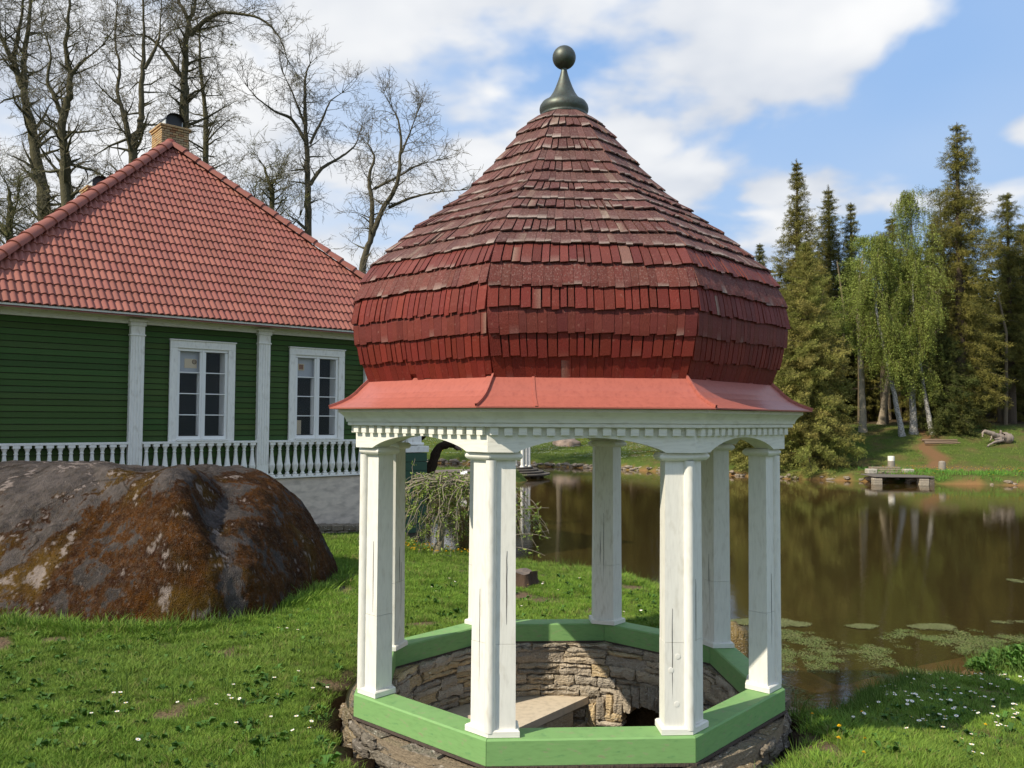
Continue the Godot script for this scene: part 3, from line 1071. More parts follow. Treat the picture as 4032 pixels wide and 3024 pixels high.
	# outer face of the foundation
	var yo := [-0.129, -0.185, -0.245, -0.32, -0.41, -0.51, -0.63]
	for j in yo.size() - 1:
		var a := rf(2.4, 2.6)
		while a < 7.0:
			var da := rf(0.13, 0.36) / 1.3
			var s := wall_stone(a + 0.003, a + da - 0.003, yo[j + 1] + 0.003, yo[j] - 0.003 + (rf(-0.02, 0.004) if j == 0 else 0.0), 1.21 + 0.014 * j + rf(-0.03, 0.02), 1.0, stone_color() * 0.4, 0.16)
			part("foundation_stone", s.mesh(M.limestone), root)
			a += da

# ------------------------------------------------------------------ the green house
# Its own axes: x along the front to the right, y up, z out of the front.
func wedge_board(len: float, h: float, thick: float) -> MB:     # lapped board: thicker at the foot; foot at y = 0, back at z = 0
	var b := MB.new()
	var o := [Vector2(0, 0), Vector2(thick, 0.0), Vector2(thick, 0.003), Vector2(thick * 0.45, h), Vector2(0, h)]
	for i in 5:
		var p: Vector2 = o[i]
		var q: Vector2 = o[(i + 1) % 5]
		b.quad(Vector3(0, p.y, p.x), Vector3(len, p.y, p.x), Vector3(len, q.y, q.x), Vector3(0, q.y, q.x))
	for x in [0.0, len]:
		b.face(o.map(func(v): return Vector3(x, v.y, v.x)), Vector3(len / 2, h / 2, thick / 2))
	return b

const EAVE := 2.715
const EAVE_Z := 0.30
const HIP_L := 1.275
const HIP_R := 8.08
const APEX := Vector2(4.68, 5.88)       # (x, y), set back 3.05 from the eave

func roof_point(x: float, t: float) -> Vector3:     # t along the slope from the eave (0) to the apex (1)
	return Vector3(x, lerpf(EAVE, APEX.y, t), EAVE_Z - 3.05 * t)

func tile_height(u: float) -> float:       # profile across one double tile, u from 0 to 2 rolls: a slow rise, then a quick drop
	var f := fposmod(u, 1.0)
	if f < 0.62:
		return 0.021 * sin(PI / 2 * f / 0.62)
	return 0.021 * 0.5 * (1.0 + cos(PI * clampf((f - 0.62) / 0.28, 0.0, 1.0)))

func make_tiles(root: Node3D) -> void:
	rng.seed = 900
	var rows := 22
	var pitch := 0.0825
	var slope := Vector3(0, APEX.y - EAVE, -3.05)
	var up := slope.normalized()
	var nrm := Vector3(0, 3.05, APEX.y - EAVE).normalized()
	var cuts := [0.0, 0.2, 0.42, 0.62, 0.76, 0.88, 1.0, 1.2, 1.42, 1.62, 1.76, 1.88, 2.0]
	var shared := {}
	var made := 0
	var over_b := MB.new()
	var list := []
	for r in rows:
		var t0 := float(r) / rows
		var t1 := float(r + 1) / rows
		var l0 := lerpf(HIP_L, APEX.x, t0) - 0.03
		var r0 := lerpf(HIP_R, APEX.x, t0) + 0.03
		var l1 := lerpf(HIP_L, APEX.x, t1)
		var r1 := lerpf(HIP_R, APEX.x, t1)
		for c in range(0, 44):
			var x0 := HIP_L + 0.02 + c * pitch * 2.0 - 0.03
			var x1 := x0 + pitch * 2.0
			if x1 < l0 + 0.02 or x0 > r0 - 0.02:
				continue
			list.append([r, x0, t0, t1, l0, r0, l1, r1, x0 < maxf(l0, l1) or x1 > minf(r0, r1)])
	for e in list:
		var tint := Color(0.305, 0.108, 0.080) * rf(0.86, 1.10)
		tint = Color(tint.r, tint.g * rf(0.96, 1.05), tint.b * rf(0.96, 1.06))
		var b := MB.new()
		b.col = tint
		var edge: bool = e[8]
		var key := -1
		if not edge:
			key = rng.randi() % 5
		var o := roof_point(e[1], e[2])
		if edge or not shared.has(key):
			var lo := []
			var hi := []
			for u in cuts:
				var x: float = e[1] + u * pitch
				var xl := clampf(x, e[4], e[5])
				var xh := clampf(x, e[6] - 0.01, e[7] + 0.01)
				var h := tile_height(u)
				lo.append(roof_point(xl, e[2]) - up * 0.012 + nrm * (h + 0.021) - o)
				hi.append(roof_point(xh, e[3]) + up * 0.012 + nrm * (h + 0.002) - o)
			b.grid([PackedVector3Array(lo), PackedVector3Array(hi)])
			for i in cuts.size() - 1:
				b.quad(lo[i] - nrm * 0.016, lo[i + 1] - nrm * 0.016, lo[i + 1], lo[i])
			b.quad(hi[0], lo[0], lo[0] - nrm * 0.016, hi[0] - nrm * 0.016)
			b.quad(lo[-1], hi[-1], hi[-1] - nrm * 0.016, lo[-1] - nrm * 0.016)
			if not edge:
				shared[key] = b.mesh(M.tile)
		var m: ArrayMesh = b.mesh(M.tile) if edge else shared[key]
		if made < 300:
			var p := part("roof_tile", m, root, Transform3D(Basis(), o))
			p.rotate_object_local(Vector3(0, 0, 1), rf(-0.002, 0.002))
			made += 1
		else:
			var arr := m.surface_get_arrays(0)
			var k := over_b.V.size()
			for v in arr[Mesh.ARRAY_VERTEX]:
				over_b.V.append(v + o)
			over_b.N.append_array(arr[Mesh.ARRAY_NORMAL]); over_b.C.append_array(arr[Mesh.ARRAY_COLOR]); over_b.U.append_array(arr[Mesh.ARRAY_TEX_UV])
			for i in arr[Mesh.ARRAY_INDEX]:
				over_b.I.append(i + k)
	if over_b.V.size():
		part("roof_tiles", over_b.mesh(M.tile), root).set_meta("kind", "stuff")
	# under-roof: the hipped planes that carry the tiles, and the long slopes running back
	var ub := MB.new()
	ub.col = Color(0.285, 0.10, 0.078)
	var ap := Vector3(APEX.x, APEX.y, EAVE_Z - 3.05)
	var far := -11.0
	var el := Vector3(HIP_L, EAVE, EAVE_Z)
	var er := Vector3(HIP_R, EAVE, EAVE_Z)
	var dn := Vector3(0, -0.05, 0)
	ub.tri(el + dn, er + dn, ap + dn)
	# rippled long slopes
	for s in 2:
		var e0 := el if s == 0 else er
		var e1 := Vector3(e0.x, EAVE, far)
		var r1 := Vector3(APEX.x, APEX.y, far)
		var n2 := (Vector3(-(APEX.y - EAVE), 3.4, 0) if s == 0 else Vector3(APEX.y - EAVE, 3.4, 0)).normalized()
		var rows2 := []
		for j in 45:
			var t := float(j / 2 + (j % 2)) / 22.0
			var rw := PackedVector3Array()
			for i in 181:
				var v := i / 180.0
				var lowz: float = lerpf(EAVE_Z, EAVE_Z - 3.05, t)
				var z := lerpf(lowz, far, v)
				var lift := tile_height(z / pitch) + (0.02 if j % 2 == 0 else 0.0)
				rw.append(Vector3(lerpf(e0.x, APEX.x, t), lerpf(EAVE, APEX.y, t), z) + n2 * lift)
			if s == 0:
				rw.reverse()
			rows2.append(rw)
		ub.grid(rows2)
	part("back_slopes", ub.mesh(M.tile), root)
	# half-round hip and ridge tiles
	for s in 3:
		var a := el if s == 0 else (er if s == 1 else Vector3(APEX.x, APEX.y, far))
		var axis := (ap - a)
		var n := 21 if s < 2 else 30
		var d := axis.normalized()
		var outw := (nrm + (Vector3(-(APEX.y - EAVE), 3.4, 0) if s == 0 else Vector3(APEX.y - EAVE, 3.4, 0)).normalized()).normalized() if s < 2 else Vector3.UP
		outw = (outw - d * outw.dot(d)).normalized()
		var side := outw.cross(d)
		var l := axis.length() / n
		var cap := MB.new()
		cap.col = Color(0.29, 0.102, 0.076)
		var r1 := []
		var lowr := PackedVector3Array()
		var higr := PackedVector3Array()
		var inr := PackedVector3Array()
		for i in 13:
			var t := PI * i / 12.0
			var q := side * cos(t) + outw * sin(t) * 0.85
			lowr.append(q * 0.105 - d * 0.015 + outw * 0.008)
			higr.append(q * 0.083 + d * (l + 0.03) + outw * 0.002)
			inr.append(q * 0.088 - d * 0.015 + outw * 0.004)
		cap.grid([lowr, higr])
		cap.grid([inr, lowr])
		var mesh_c := cap.mesh(M.tile)
		for i in n:
			part("hip_tile" if s < 2 else "ridge_tile", mesh_c, root, Transform3D(Basis(d, rf(-0.015, 0.015)), a + d * (l * i) + outw * 0.03))
	# round cover where hips and ridge meet
	var kb := MB.new()
	kb.col = Color(0.27, 0.065, 0.05)
	kb.lathe([[0.10, -0.05], [0.10, 0.0], [0.085, 0.05], [0.05, 0.085], [0.001, 0.10]], 16)
	part("apex_cap", kb.mesh(M.tile), root, Transform3D(Basis(), ap + Vector3(0, 0.03, 0.0)))

func make_window(root: Node3D, x0: float, x1: float, which: int) -> void:
	var y0 := 1.083
	var y1 := 2.423
	var cw := 0.098
	var cas := MB.new()
	cas.slab(Vector3((x0 + x1) / 2, y1 - cw / 2, 0.036), Vector3(x1 - x0, cw, 0.036), 0.003)
	cas.slab(Vector3((x0 + x1) / 2, y1 + 0.008, 0.044), Vector3(x1 - x0 + 0.02, 0.016, 0.056), 0.003)
	for x in [x0 + cw / 2, x1 - cw / 2]:
		cas.slab(Vector3(x, (y0 + y1 - cw) / 2 - 0.0005, 0.036), Vector3(cw, y1 - cw - y0 - 0.001, 0.034), 0.003)
	var w := part("window", cas.mesh(M.house_white), root)
	# sill
	var sb := MB.new()
	sb.slab(Vector3((x0 + x1) / 2, y0 + 0.011, 0.058), Vector3(x1 - x0 - 2 * cw, 0.022, 0.07), 0.003)
	part("sill", sb.mesh(M.house_white), w)
	# frame and two sashes
	var ix0 := x0 + cw + 0.001
	var ix1 := x1 - cw - 0.001
	var iy0 := y0 + 0.023
	var iy1 := y1 - cw - 0.001
	var mid := (ix0 + ix1) / 2
	var fr := MB.new()
	var st := 0.038
	fr.slab(Vector3(mid, iy1 - 0.018, 0.012), Vector3(ix1 - ix0, 0.036, 0.034), 0.002)
	fr.slab(Vector3(mid, iy0 + 0.022, 0.012), Vector3(ix1 - ix0, 0.044, 0.034), 0.002)
	for x in [ix0 + st / 2, ix1 - st / 2]:
		fr.slab(Vector3(x, (iy0 + iy1) / 2, 0.0115), Vector3(st, iy1 - iy0 - 0.082, 0.033), 0.002)
	for s in [-1, 1]:
		fr.slab(Vector3(mid + s * 0.0205, (iy0 + iy1) / 2, 0.012), Vector3(0.040, iy1 - iy0 - 0.082, 0.036), 0.002)
	fr.slab(Vector3(mid, (iy0 + iy1) / 2, 0.034), Vector3(0.026, iy1 - iy0 - 0.03, 0.012), 0.002)
	part("frame", fr.mesh(M.window_white), w)
	var gy0 := iy0 + 0.044
	var gy1 := iy1 - 0.036
	for s in [0, 1]:
		var gx0 := ix0 + st if s == 0 else mid + 0.041
		var gx1 := mid - 0.041 if s == 0 else ix1 - st
		for i in 4:
			var a := lerpf(gy0, gy1, i / 4.0)
			var b := lerpf(gy0, gy1, (i + 1) / 4.0)
			var pb := MB.new()
			pb.quad(Vector3(gx0, a, 0.008), Vector3(gx1, a, 0.008), Vector3(gx1, b, 0.008), Vector3(gx0, b, 0.008))
			part("pane", pb.mesh(M.pane), w)
			if i > 0:
				var bar := MB.new()
				bar.slab(Vector3((gx0 + gx1) / 2, a, 0.012), Vector3(gx1 - gx0, 0.013, 0.026), 0.002)
				part("glazing_bar", bar.mesh(M.window_white), w)
	# deep inner frame seen through the panes
	var jb := MB.new()
	for x in [ix0 + 0.02, ix1 - 0.02]:
		jb.slab(Vector3(x, (iy0 + iy1) / 2, -0.085), Vector3(0.035, iy1 - iy0, 0.15), 0.0)
	for s in [-1, 1]:
		jb.slab(Vector3(mid + 0.012 + s * 0.022, (iy0 + iy1) / 2, -0.10), Vector3(0.036, iy1 - iy0 - 0.06, 0.035), 0.0)
	jb.slab(Vector3(mid, iy0 + 0.015, -0.085), Vector3(ix1 - ix0 - 0.08, 0.03, 0.15), 0.0)
	jb.slab(Vector3(mid, iy1 - 0.015, -0.085), Vector3(ix1 - ix0 - 0.08, 0.03, 0.15), 0.0)
	part("inner_frame", jb.mesh(M.window_white), w)
	# board behind the upper left pane, and what hangs on it
	var a := lerpf(gy0, gy1, 0.75)
	var bd := MB.new()
	bd.slab(Vector3((ix0 + st + mid - 0.03) / 2, (a + gy1) / 2, -0.052), Vector3(mid - ix0 - st + 0.02, gy1 - a + 0.02, 0.012))
	part("vent_board", bd.mesh(M.inside_grey), w)
	if which == 0:
		var c := MB.new()
		c.slab(Vector3(ix0 + st + 0.165, a + 0.125, -0.0425), Vector3(0.165, 0.125, 0.005))
		part("cream_card", c.mesh(M.inside_card), w)
		var ring := MB.new()
		ring.col = Color(0.2, 0.13, 0.08)
		var ps := PackedVector3Array()
		var rs := PackedFloat32Array()
		for i in 17:
			var t := TAU * i / 16.0
			ps.append(Vector3(ix0 + st + 0.212 + 0.026 * cos(t), a + 0.148 + 0.026 * sin(t), -0.037))
			rs.append(0.006)
		ring.tube(ps, rs, 5)
		ring.slab(Vector3(ix0 + st + 0.212, a + 0.148, -0.037), Vector3(0.03, 0.010, 0.006))
		part("round_vent", ring.mesh(M.twig), w)
	else:
		var c := MB.new()
		var cx := ix0 + st + 0.085
		var cy := a + 0.150
		for s in [-1, 1]:
			c.slab(Vector3(cx + s * 0.043, cy, -0.040), Vector3(0.012, 0.098, 0.012))
			c.slab(Vector3(cx, cy + s * 0.043, -0.040), Vector3(0.074, 0.012, 0.012))
		part("vent_rim", c.mesh(M.inside_card), w)
		var gr := MB.new()
		gr.col = Color(0.3, 0.14, 0.07)
		for i in 5:
			gr.slab(Vector3(cx, cy - 0.03 + i * 0.015, -0.042), Vector3(0.072, 0.007, 0.006))
			gr.slab(Vector3(cx - 0.03 + i * 0.015, cy, -0.0415), Vector3(0.007, 0.072, 0.004))
		part("vent_grille", gr.mesh(M.twig), w)
		var bx := MB.new()
		bx.slab(Vector3(ix0 + st + 0.075, gy0 + 0.10, -0.18), Vector3(0.15, 0.24, 0.08))
		part("box_on_sill", bx.mesh(M.inside_card), w)

func make_house() -> void:
	rng.seed = 4242
	var D := 11.47
	var al := deg_to_rad(49.5)
	var root := thing("green_house", "single-storey green board house with white trim, turned balusters and red tiled hip roof", "house", at(-D * cos(al), 0, D * sin(al)), PI / 2 - al)
	var base := -0.75
	var x_l := 1.58
	var x_r := 7.80
	# walls that carry the boards, with the window openings left free
	var wins := [[3.822, 4.709], [5.518, 6.415]]
	var wb := MB.new()
	var y_top := 2.70
	var xs := [x_l, 3.90, 4.63, 5.60, 6.335, x_r]
	for i in 5:
		var a: float = xs[i]
		var b: float = xs[i + 1]
		if i in [1, 3]:
			wb.slab(Vector3((a + b) / 2, (0.53 + 1.16) / 2, -0.08), Vector3(b - a, 1.16 - 0.53, 0.14))
			wb.slab(Vector3((a + b) / 2, (2.36 + y_top) / 2, -0.08), Vector3(b - a, y_top - 2.36, 0.14))
		else:
			wb.slab(Vector3((a + b) / 2, (0.53 + y_top) / 2, -0.08), Vector3(b - a, y_top - 0.53, 0.14))
	# the other sides, floor and ceiling close the room
	wb.slab(Vector3(x_l + 0.07, 1.6, -5.6), Vector3(0.14, 2.2, 10.8))
	wb.slab(Vector3(x_r - 0.07, 1.6, -5.6), Vector3(0.14, 2.2, 10.8))
	wb.slab(Vector3((x_l + x_r) / 2, 1.6, -11.0), Vector3(x_r - x_l, 2.2, 0.14))
	wb.slab(Vector3((x_l + x_r) / 2, 0.50, -5.6), Vector3(x_r - x_l, 0.08, 11.0))
	wb.slab(Vector3((x_l + x_r) / 2, 2.72, -5.6), Vector3(x_r - x_l, 0.06, 11.0))
	wb.slab(Vector3((x_l + x_r) / 2, 1.6, -3.2), Vector3(x_r - x_l - 0.3, 2.2, 0.1))
	part("wall", wb.mesh(M.inside_dark), root)
	# siding boards, course by course, cut at pilasters and windows
	var pil := [[1.60, 1.772], [3.316, 3.488], [5.035, 5.207], [6.763, 6.935]]
	var courses := 28
	var gauge := (2.68 - 0.55) / courses
	for j in courses:
		var y := 0.55 + j * gauge
		var runs := [[1.772, 3.316], [3.488, 5.035], [5.207, 6.763], [6.935, 7.50]]
		for w in wins:
			if y + gauge > 1.09 and y < 2.42:
				var cut := []
				for r in runs:
					if r[0] < w[0] and r[1] > w[1]:
						cut.append([r[0], w[0] + 0.02])
						cut.append([w[1] - 0.02, r[1]])
					else:
						cut.append(r)
				runs = cut
		for r in runs:
			var bb := wedge_board(r[1] - r[0], gauge - 0.009, 0.020)
			var c := Color(0.047, 0.092, 0.024) * rf(0.88, 1.14)
			bb.C.fill(Color(c.r * rf(0.92, 1.2), c.g, c.b))
			part("siding_board", bb.mesh(M.siding_green), root, Transform3D(Basis(), Vector3(r[0], y, -0.0095)))
	# side wall boards towards the pond, joined: nobody sees them singly
	var sw := MB.new()
	sw.col = Color(0.024, 0.082, 0.022)
	for j in courses:
		sw.slab(Vector3(x_r + 0.006, 0.55 + (j + 0.5) * gauge, -5.6), Vector3(0.014, gauge - 0.004, 10.8))
		sw.slab(Vector3(x_l - 0.008, 0.55 + (j + 0.5) * gauge, -5.6), Vector3(0.014, gauge - 0.004, 10.8))
	part("side_boards", sw.mesh(M.siding_green), root)
	# plastered base
	var pb := MB.new()
	pb.slab(Vector3((x_l + 7.2) / 2, (base + 0.53) / 2, -0.02), Vector3(7.2 - x_l, 0.53 - base, 0.18))
	pb.slab(Vector3(x_l + 0.12, (base + 0.53) / 2, -5.6), Vector3(0.2, 0.53 - base, 10.9))
	pb.slab(Vector3(x_r - 0.12, (base + 0.53) / 2, -5.9), Vector3(0.2, 0.53 - base, 10.2))
	part("base_wall", pb.mesh(M.plaster), root)
	# pilasters
	for p in pil:
		var b := MB.new()
		var cx: float = (p[0] + p[1]) / 2
		var w: float = p[1] - p[0]
		b.slab(Vector3(cx, 1.60, 0.040), Vector3(w, 1.98, 0.080), 0.003)
		for i in 4:
			b.slab(Vector3(cx - 0.054 + i * 0.036, 1.60, 0.0825), Vector3(0.022, 1.72, 0.008), 0.003)
		var pm := part("pilaster", b.mesh(M.house_white), root)
		var c := MB.new()
		var nb := MB.new()
		nb.slab(Vector3(cx, 2.455, 0.045), Vector3(w + 0.022, 0.022, 0.098), 0.004)
		part("neck_ring", nb.mesh(M.house_white), pm)
		c.slab(Vector3(cx, 2.597, 0.047), Vector3(w + 0.03, 0.05, 0.102), 0.006)
		c.slab(Vector3(cx, 2.640, 0.058), Vector3(w + 0.07, 0.036, 0.125), 0.006)
		part("capital", c.mesh(M.house_white), pm)
		var f := MB.new()
		f.slab(Vector3(cx, 0.575, 0.048), Vector3(w + 0.03, 0.075, 0.106), 0.006)
		part("foot", f.mesh(M.house_white), pm)
	# frieze board, soffit and gutter-less eave edge
	var eb := MB.new()
	eb.slab(Vector3((x_l + x_r) / 2, 2.644, 0.012), Vector3(x_r - x_l + 0.04, 0.088, 0.05), 0.003)
	eb.slab(Vector3((HIP_L + HIP_R) / 2, 2.693, 0.135), Vector3(HIP_R - HIP_L - 0.06, 0.012, 0.31))
	eb.slab(Vector3((HIP_L + HIP_R) / 2, 2.700, 0.287), Vector3(HIP_R - HIP_L - 0.06, 0.026, 0.02), 0.002)
	part("eave_board", eb.mesh(M.white_flat), root)
	# rails and turned balusters
	var spans := [[1.772, 3.316, 13], [3.488, 5.035, 13], [5.207, 6.763, 13], [6.935, 7.50, 5]]
	var bal := MB.new()
	bal.slab(Vector3(0, 0.472, 0), Vector3(0.080, 0.036, 0.072), 0.003)
	bal.slab(Vector3(0, 0.015, 0), Vector3(0.086, 0.030, 0.072), 0.003)
	bal.lathe([[0.0195, 0.029], [0.0293, 0.034], [0.0329, 0.045], [0.0268, 0.056], [0.0207, 0.060], [0.0244, 0.072], [0.0366, 0.105], [0.0451, 0.150], [0.0464, 0.175], [0.0415, 0.184], [0.0403, 0.190], [0.0354, 0.215], [0.0268, 0.290], [0.0201, 0.365], [0.0189, 0.380], [0.0256, 0.385], [0.0256, 0.393], [0.0195, 0.398], [0.0207, 0.415], [0.0293, 0.440], [0.0354, 0.455]], 14)
	var bal_mesh := bal.mesh(M.house_white)
	for s in spans:
		var rb := MB.new()
		rb.slab(Vector3((s[0] + s[1]) / 2, 1.0665, 0.045), Vector3(s[1] - s[0] - 0.002, 0.030, 0.085), 0.004)
		part("top_rail", rb.mesh(M.house_white), root)
		var lb := MB.new()
		lb.slab(Vector3((s[0] + s[1]) / 2, 0.551, 0.055), Vector3(s[1] - s[0] - 0.032, 0.022, 0.11), 0.004)
		part("bottom_rail", lb.mesh(M.house_white), root)
		for i in s[2]:
			part("baluster", bal_mesh, root, Transform3D(Basis(), Vector3(lerpf(s[0], s[1], (i + 0.5) / s[2]), 0.5625, 0.048)))
	for i in 2:
		make_window(root, wins[i][0], wins[i][1], i)
	# corner post on its green boxed foot
	var cp := MB.new()
	cp.slab(Vector3(7.645, 1.85, 0.02), Vector3(0.26, 1.68, 0.24), 0.006)
	cp.slab(Vector3(7.645, 1.000, 0.02), Vector3(0.33, 0.045, 0.31), 0.015)
	cp.slab(Vector3(7.645, 0.918, 0.02), Vector3(0.44, 0.10, 0.40), 0.006)
	part("corner_post", cp.mesh(M.house_white), root)
	var foot := part("post_foot", (func():
		var fb := MB.new()
		fb.slab(Vector3(7.52, 0.05, -0.05), Vector3(0.60, 1.62, 0.50))
		return fb.mesh(M.inside_dark)).call(), root)
	for j in 9:
		var b := MB.new()
		b.slab(Vector3(7.52, 0.79 - j * 0.14, 0.208), Vector3(0.62, 0.134, 0.016), 0.003)
		b.slab(Vector3(7.828, 0.79 - j * 0.14, -0.06), Vector3(0.016, 0.134, 0.52), 0.003)
		part("board", b.mesh(M.plinth_green), foot)
	make_tiles(root)
	# chimneys
	chimney(root, Vector3(4.93, 0, -3.26), 6.41, true)
	chimney(root, Vector3(4.62, 0, -6.6), 5.98, false)

func chimney(root: Node3D, p: Vector3, top: float, near: bool) -> void:
	var w := 0.46
	var dp := 0.52
	var cb := MB.new()
	cb.slab(Vector3(p.x, top - 0.82, p.z - dp / 2), Vector3(w - 0.02, 1.60, dp - 0.02))
	var ch := part("chimney", cb.mesh(M.dark_under), root)
	var bh := 0.040
	var loose := MB.new()
	for j in (20 if near else 8):
		var y := top - 0.018 - j * bh
		var g := 0.034 if j == 0 else (0.016 if j == 1 else 0.0)
		var off := 0.046 if j % 2 == 0 else 0.0
		for f in 4:
			var len := (w if f % 2 == 0 else dp) + 2 * g
			var x := -len / 2
			var first := true
			while x < len / 2 - 0.01:
				var l := 0.094
				if first and off > 0.0:
					l = off
				first = false
				l = minf(l, len / 2 - x)
				var c := Color(0.58, 0.38, 0.18).lerp(Color(0.46, 0.35, 0.21), rng.randf())
				if rng.randf() < 0.15:
					c = Color(0.42, 0.22, 0.11)
				c *= rf(0.85, 1.1)
				var b := MB.new()
				b.col = Color(c.r, c.g, c.b)
				var turn := Basis(Vector3.UP, f * PI / 2)
				var half := (dp if f % 2 == 0 else w) / 2 + g
				var ctr := Vector3(p.x, y, p.z - dp / 2) + turn * Vector3(x + l / 2, 0, half - 0.02)
				b.box(Transform3D(turn, ctr), Vector3(l - 0.007, bh - 0.007, 0.04), 0.002)
				if near and f in [0, 3]:
					part("brick", b.mesh(M.brick), ch)
				else:
					var k := loose.V.size()
					loose.V.append_array(b.V); loose.N.append_array(b.N); loose.C.append_array(b.C); loose.U.append_array(b.U)
					for i in b.I:
						loose.I.append(i + k)
				x += l
	part("bricks", loose.mesh(M.brick), ch).set_meta("kind", "stuff")
	# sheet metal hood: a bent roof over an open box
	var hb := MB.new()
	var prof := []
	for i in 9:
		var t := PI * (0.04 + 0.92 * i / 8.0)
		prof.append(Vector2(-cos(t) * 0.155, 0.10 + sin(t) * 0.135))
	var zf := p.z - 0.06
	var zb := p.z - dp + 0.06
	for i in 8:
		var a: Vector2 = prof[i]
		var b: Vector2 = prof[i + 1]
		hb.quad(Vector3(p.x + a.x, top + a.y, zf + 0.05), Vector3(p.x + b.x, top + b.y, zf + 0.05), Vector3(p.x + b.x, top + b.y, zb), Vector3(p.x + a.x, top + a.y, zb))
		hb.quad(Vector3(p.x + a.x * 0.94, top + a.y - 0.006, zf + 0.05), Vector3(p.x + a.x * 0.94, top + a.y - 0.006, zb), Vector3(p.x + b.x * 0.94, top + b.y - 0.006, zb), Vector3(p.x + b.x * 0.94, top + b.y - 0.006, zf + 0.05))
		hb.tri(Vector3(p.x, top + 0.0, zf - 0.02), Vector3(p.x + b.x * 0.93, top + b.y - 0.007, zf - 0.02), Vector3(p.x + a.x * 0.93, top + a.y - 0.007, zf - 0.02))
	hb.slab(Vector3(p.x, top + 0.05, zf - 0.022), Vector3(0.26, 0.11, 0.01))
	part("hood", hb.mesh(M.black_metal), ch)
	var tb := MB.new()
	for s in [-1, 1]:
		tb.slab(Vector3(p.x + s * 0.14, top + 0.06, (zf + zb) / 2), Vector3(0.012, 0.12, zf - zb - 0.03))
	part("hood_side", tb.mesh(M.tin), ch)

# ------------------------------------------------------------------ ground and pond
# x and metres ahead of the lens of the water's edge
const POND := [[20, 9.5], [12, 9.2], [7.5, 9.0], [6.2, 8.75], [5.1, 8.5], [4.45, 8.15], [4.12, 7.85], [4.5, 7.62], [5.6, 7.55], [9.0, 7.5], [9.0, 7.2], [7.0, 7.1], [5.4, 7.05], [4.2, 7.25], [3.3, 7.35], [2.85, 7.12], [2.4, 6.5], [2.02, 5.95], [1.74, 5.45], [1.62, 5.40], [1.64, 5.95], [1.74, 6.8], [1.92, 7.8], [2.15, 8.9], [1.68, 9.6], [0.48, 10.9], [-0.35, 11.6], [-0.98, 12.05], [-1.3, 12.9], [-1.5, 14.0], [-2.6, 16], [-4, 19], [-6, 23], [-7, 26.5], [-4, 28.6], [-1.2, 29.4], [0.4, 31.2], [0.7, 32.6], [-0.6, 33.6], [-4, 34.0], [-9, 34], [-16, 36], [-16, 47], [-4.1, 45.2], [4.3, 40.8], [9.66, 35.9], [11, 34.3], [13.7, 33.0], [15.3, 32.0], [18.7, 31.3], [26, 30.8], [34, 28], [37, 20], [30, 12]]

func shore_dist(x: float, d: float) -> float:       # + on land, - in the pond
	var best := 1e9
	var inside := false
	var n := shore.size()
	for i in n:
		var a := shore[i]
		var b: Vector2 = shore[(i + 1) % n]
		var ab := b - a
		var px := x - a.x
		var py := d - a.y
		var t := clampf((px * ab.x + py * ab.y) / ab.length_squared(), 0.0, 1.0)
		var ex := px - ab.x * t
		var ey := py - ab.y * t
		var q := ex * ex + ey * ey
		if q < best:
			best = q
		if (a.y > d) != (b.y > d) and x < ab.x * (d - a.y) / ab.y + a.x:
			inside = not inside
	return -sqrt(best) if inside else sqrt(best)

func land_height(x: float, d: float, sd: float) -> float:
	var bump := 0.03 * fn.get_noise_2d(x * 9.0, d * 9.0) + 0.012 * ff.get_noise_2d(x * 20.0, d * 20.0)
	if d < 22.0:
		# the lawn: level by the house, falling to the pond on the right of the well
		var y := -0.24 - 0.10 * sm(7.0, 11.0, d) * sm(-4.0, 0.0, x)
		var right := sm(1.2, 2.3, x)
		y = lerpf(y, -0.30 - 0.34 * sm(4.2, 7.0, d), right)
		# a hollow left of the foundation
		var q := Vector2(x - GX, d - GD).length()
		y += 0.055 * (1.0 - sm(1.5, 2.6, q)) * (1.0 - right) - 0.05 * (1.0 - sm(1.28, 1.45, q)) * (1.0 - right)
		if x > 3.8 and d > 7.4:
			y = -0.66
		y += bump
		if sd < 0.7:
			y = lerpf(WATER + 0.03, y, sm(0.0, 0.55, sd))
		return y
	# promontory with the round pavilion
	if d < 35.0 and x < 3.0:
		return lerpf(WATER + 0.03, -0.48, sm(0.0, 0.5, sd)) + bump * 0.3
	# far bank: a flat verge, then the slope up to the wood
	var rise := sm(4.0, 16.0, x)
	var verge := 0.32 + 0.05 * sd
	var hill := (0.20 * maxf(0.0, sd - 2.4)) if rise > 0.0 else 0.0
	hill = minf(hill, 1.05 + 0.02 * sd)
	var lawn := 0.035 * sd + 1.9 * sm(14.0, 30.0, sd)
	var y2 := WATER + lerpf(0.02, lerpf(verge + lawn, verge + hill, rise), sm(0.0, 0.4, sd))
	# the trodden cut at the top of the verge
	y2 -= 0.10 * rise * sm(2.0, 2.3, sd) * (1.0 - sm(2.5, 3.0, sd))
	return y2 + bump * (1.0 + 2.0 * sm(3.0, 8.0, sd))

func height(x: float, d: float) -> float:
	var sd := shore_dist(x, d)
	if sd < 0.0:
		return WATER - 0.04 - 0.9 * sm(0.0, 2.6, -sd) + 0.02 * ff.get_noise_2d(x * 30.0, d * 30.0)
	return land_height(x, d, sd)

# the lane of bare clay that comes down to the landing stage
func clay_path(x: float, d: float) -> float:
	var t := clampf((d - 34.0) / 6.5, 0.0, 1.0)
	var cx := lerpf(17.0, 19.6, t) + 0.15 * sin(d * 2.0)
	return (1.0 - sm(0.28, 0.55, absf(x - cx) + 0.2 * fn.get_noise_2d(x * 40.0, d * 40.0))) * sm(33.6, 34.2, d) * (1.0 - sm(39.5, 41.0, d))

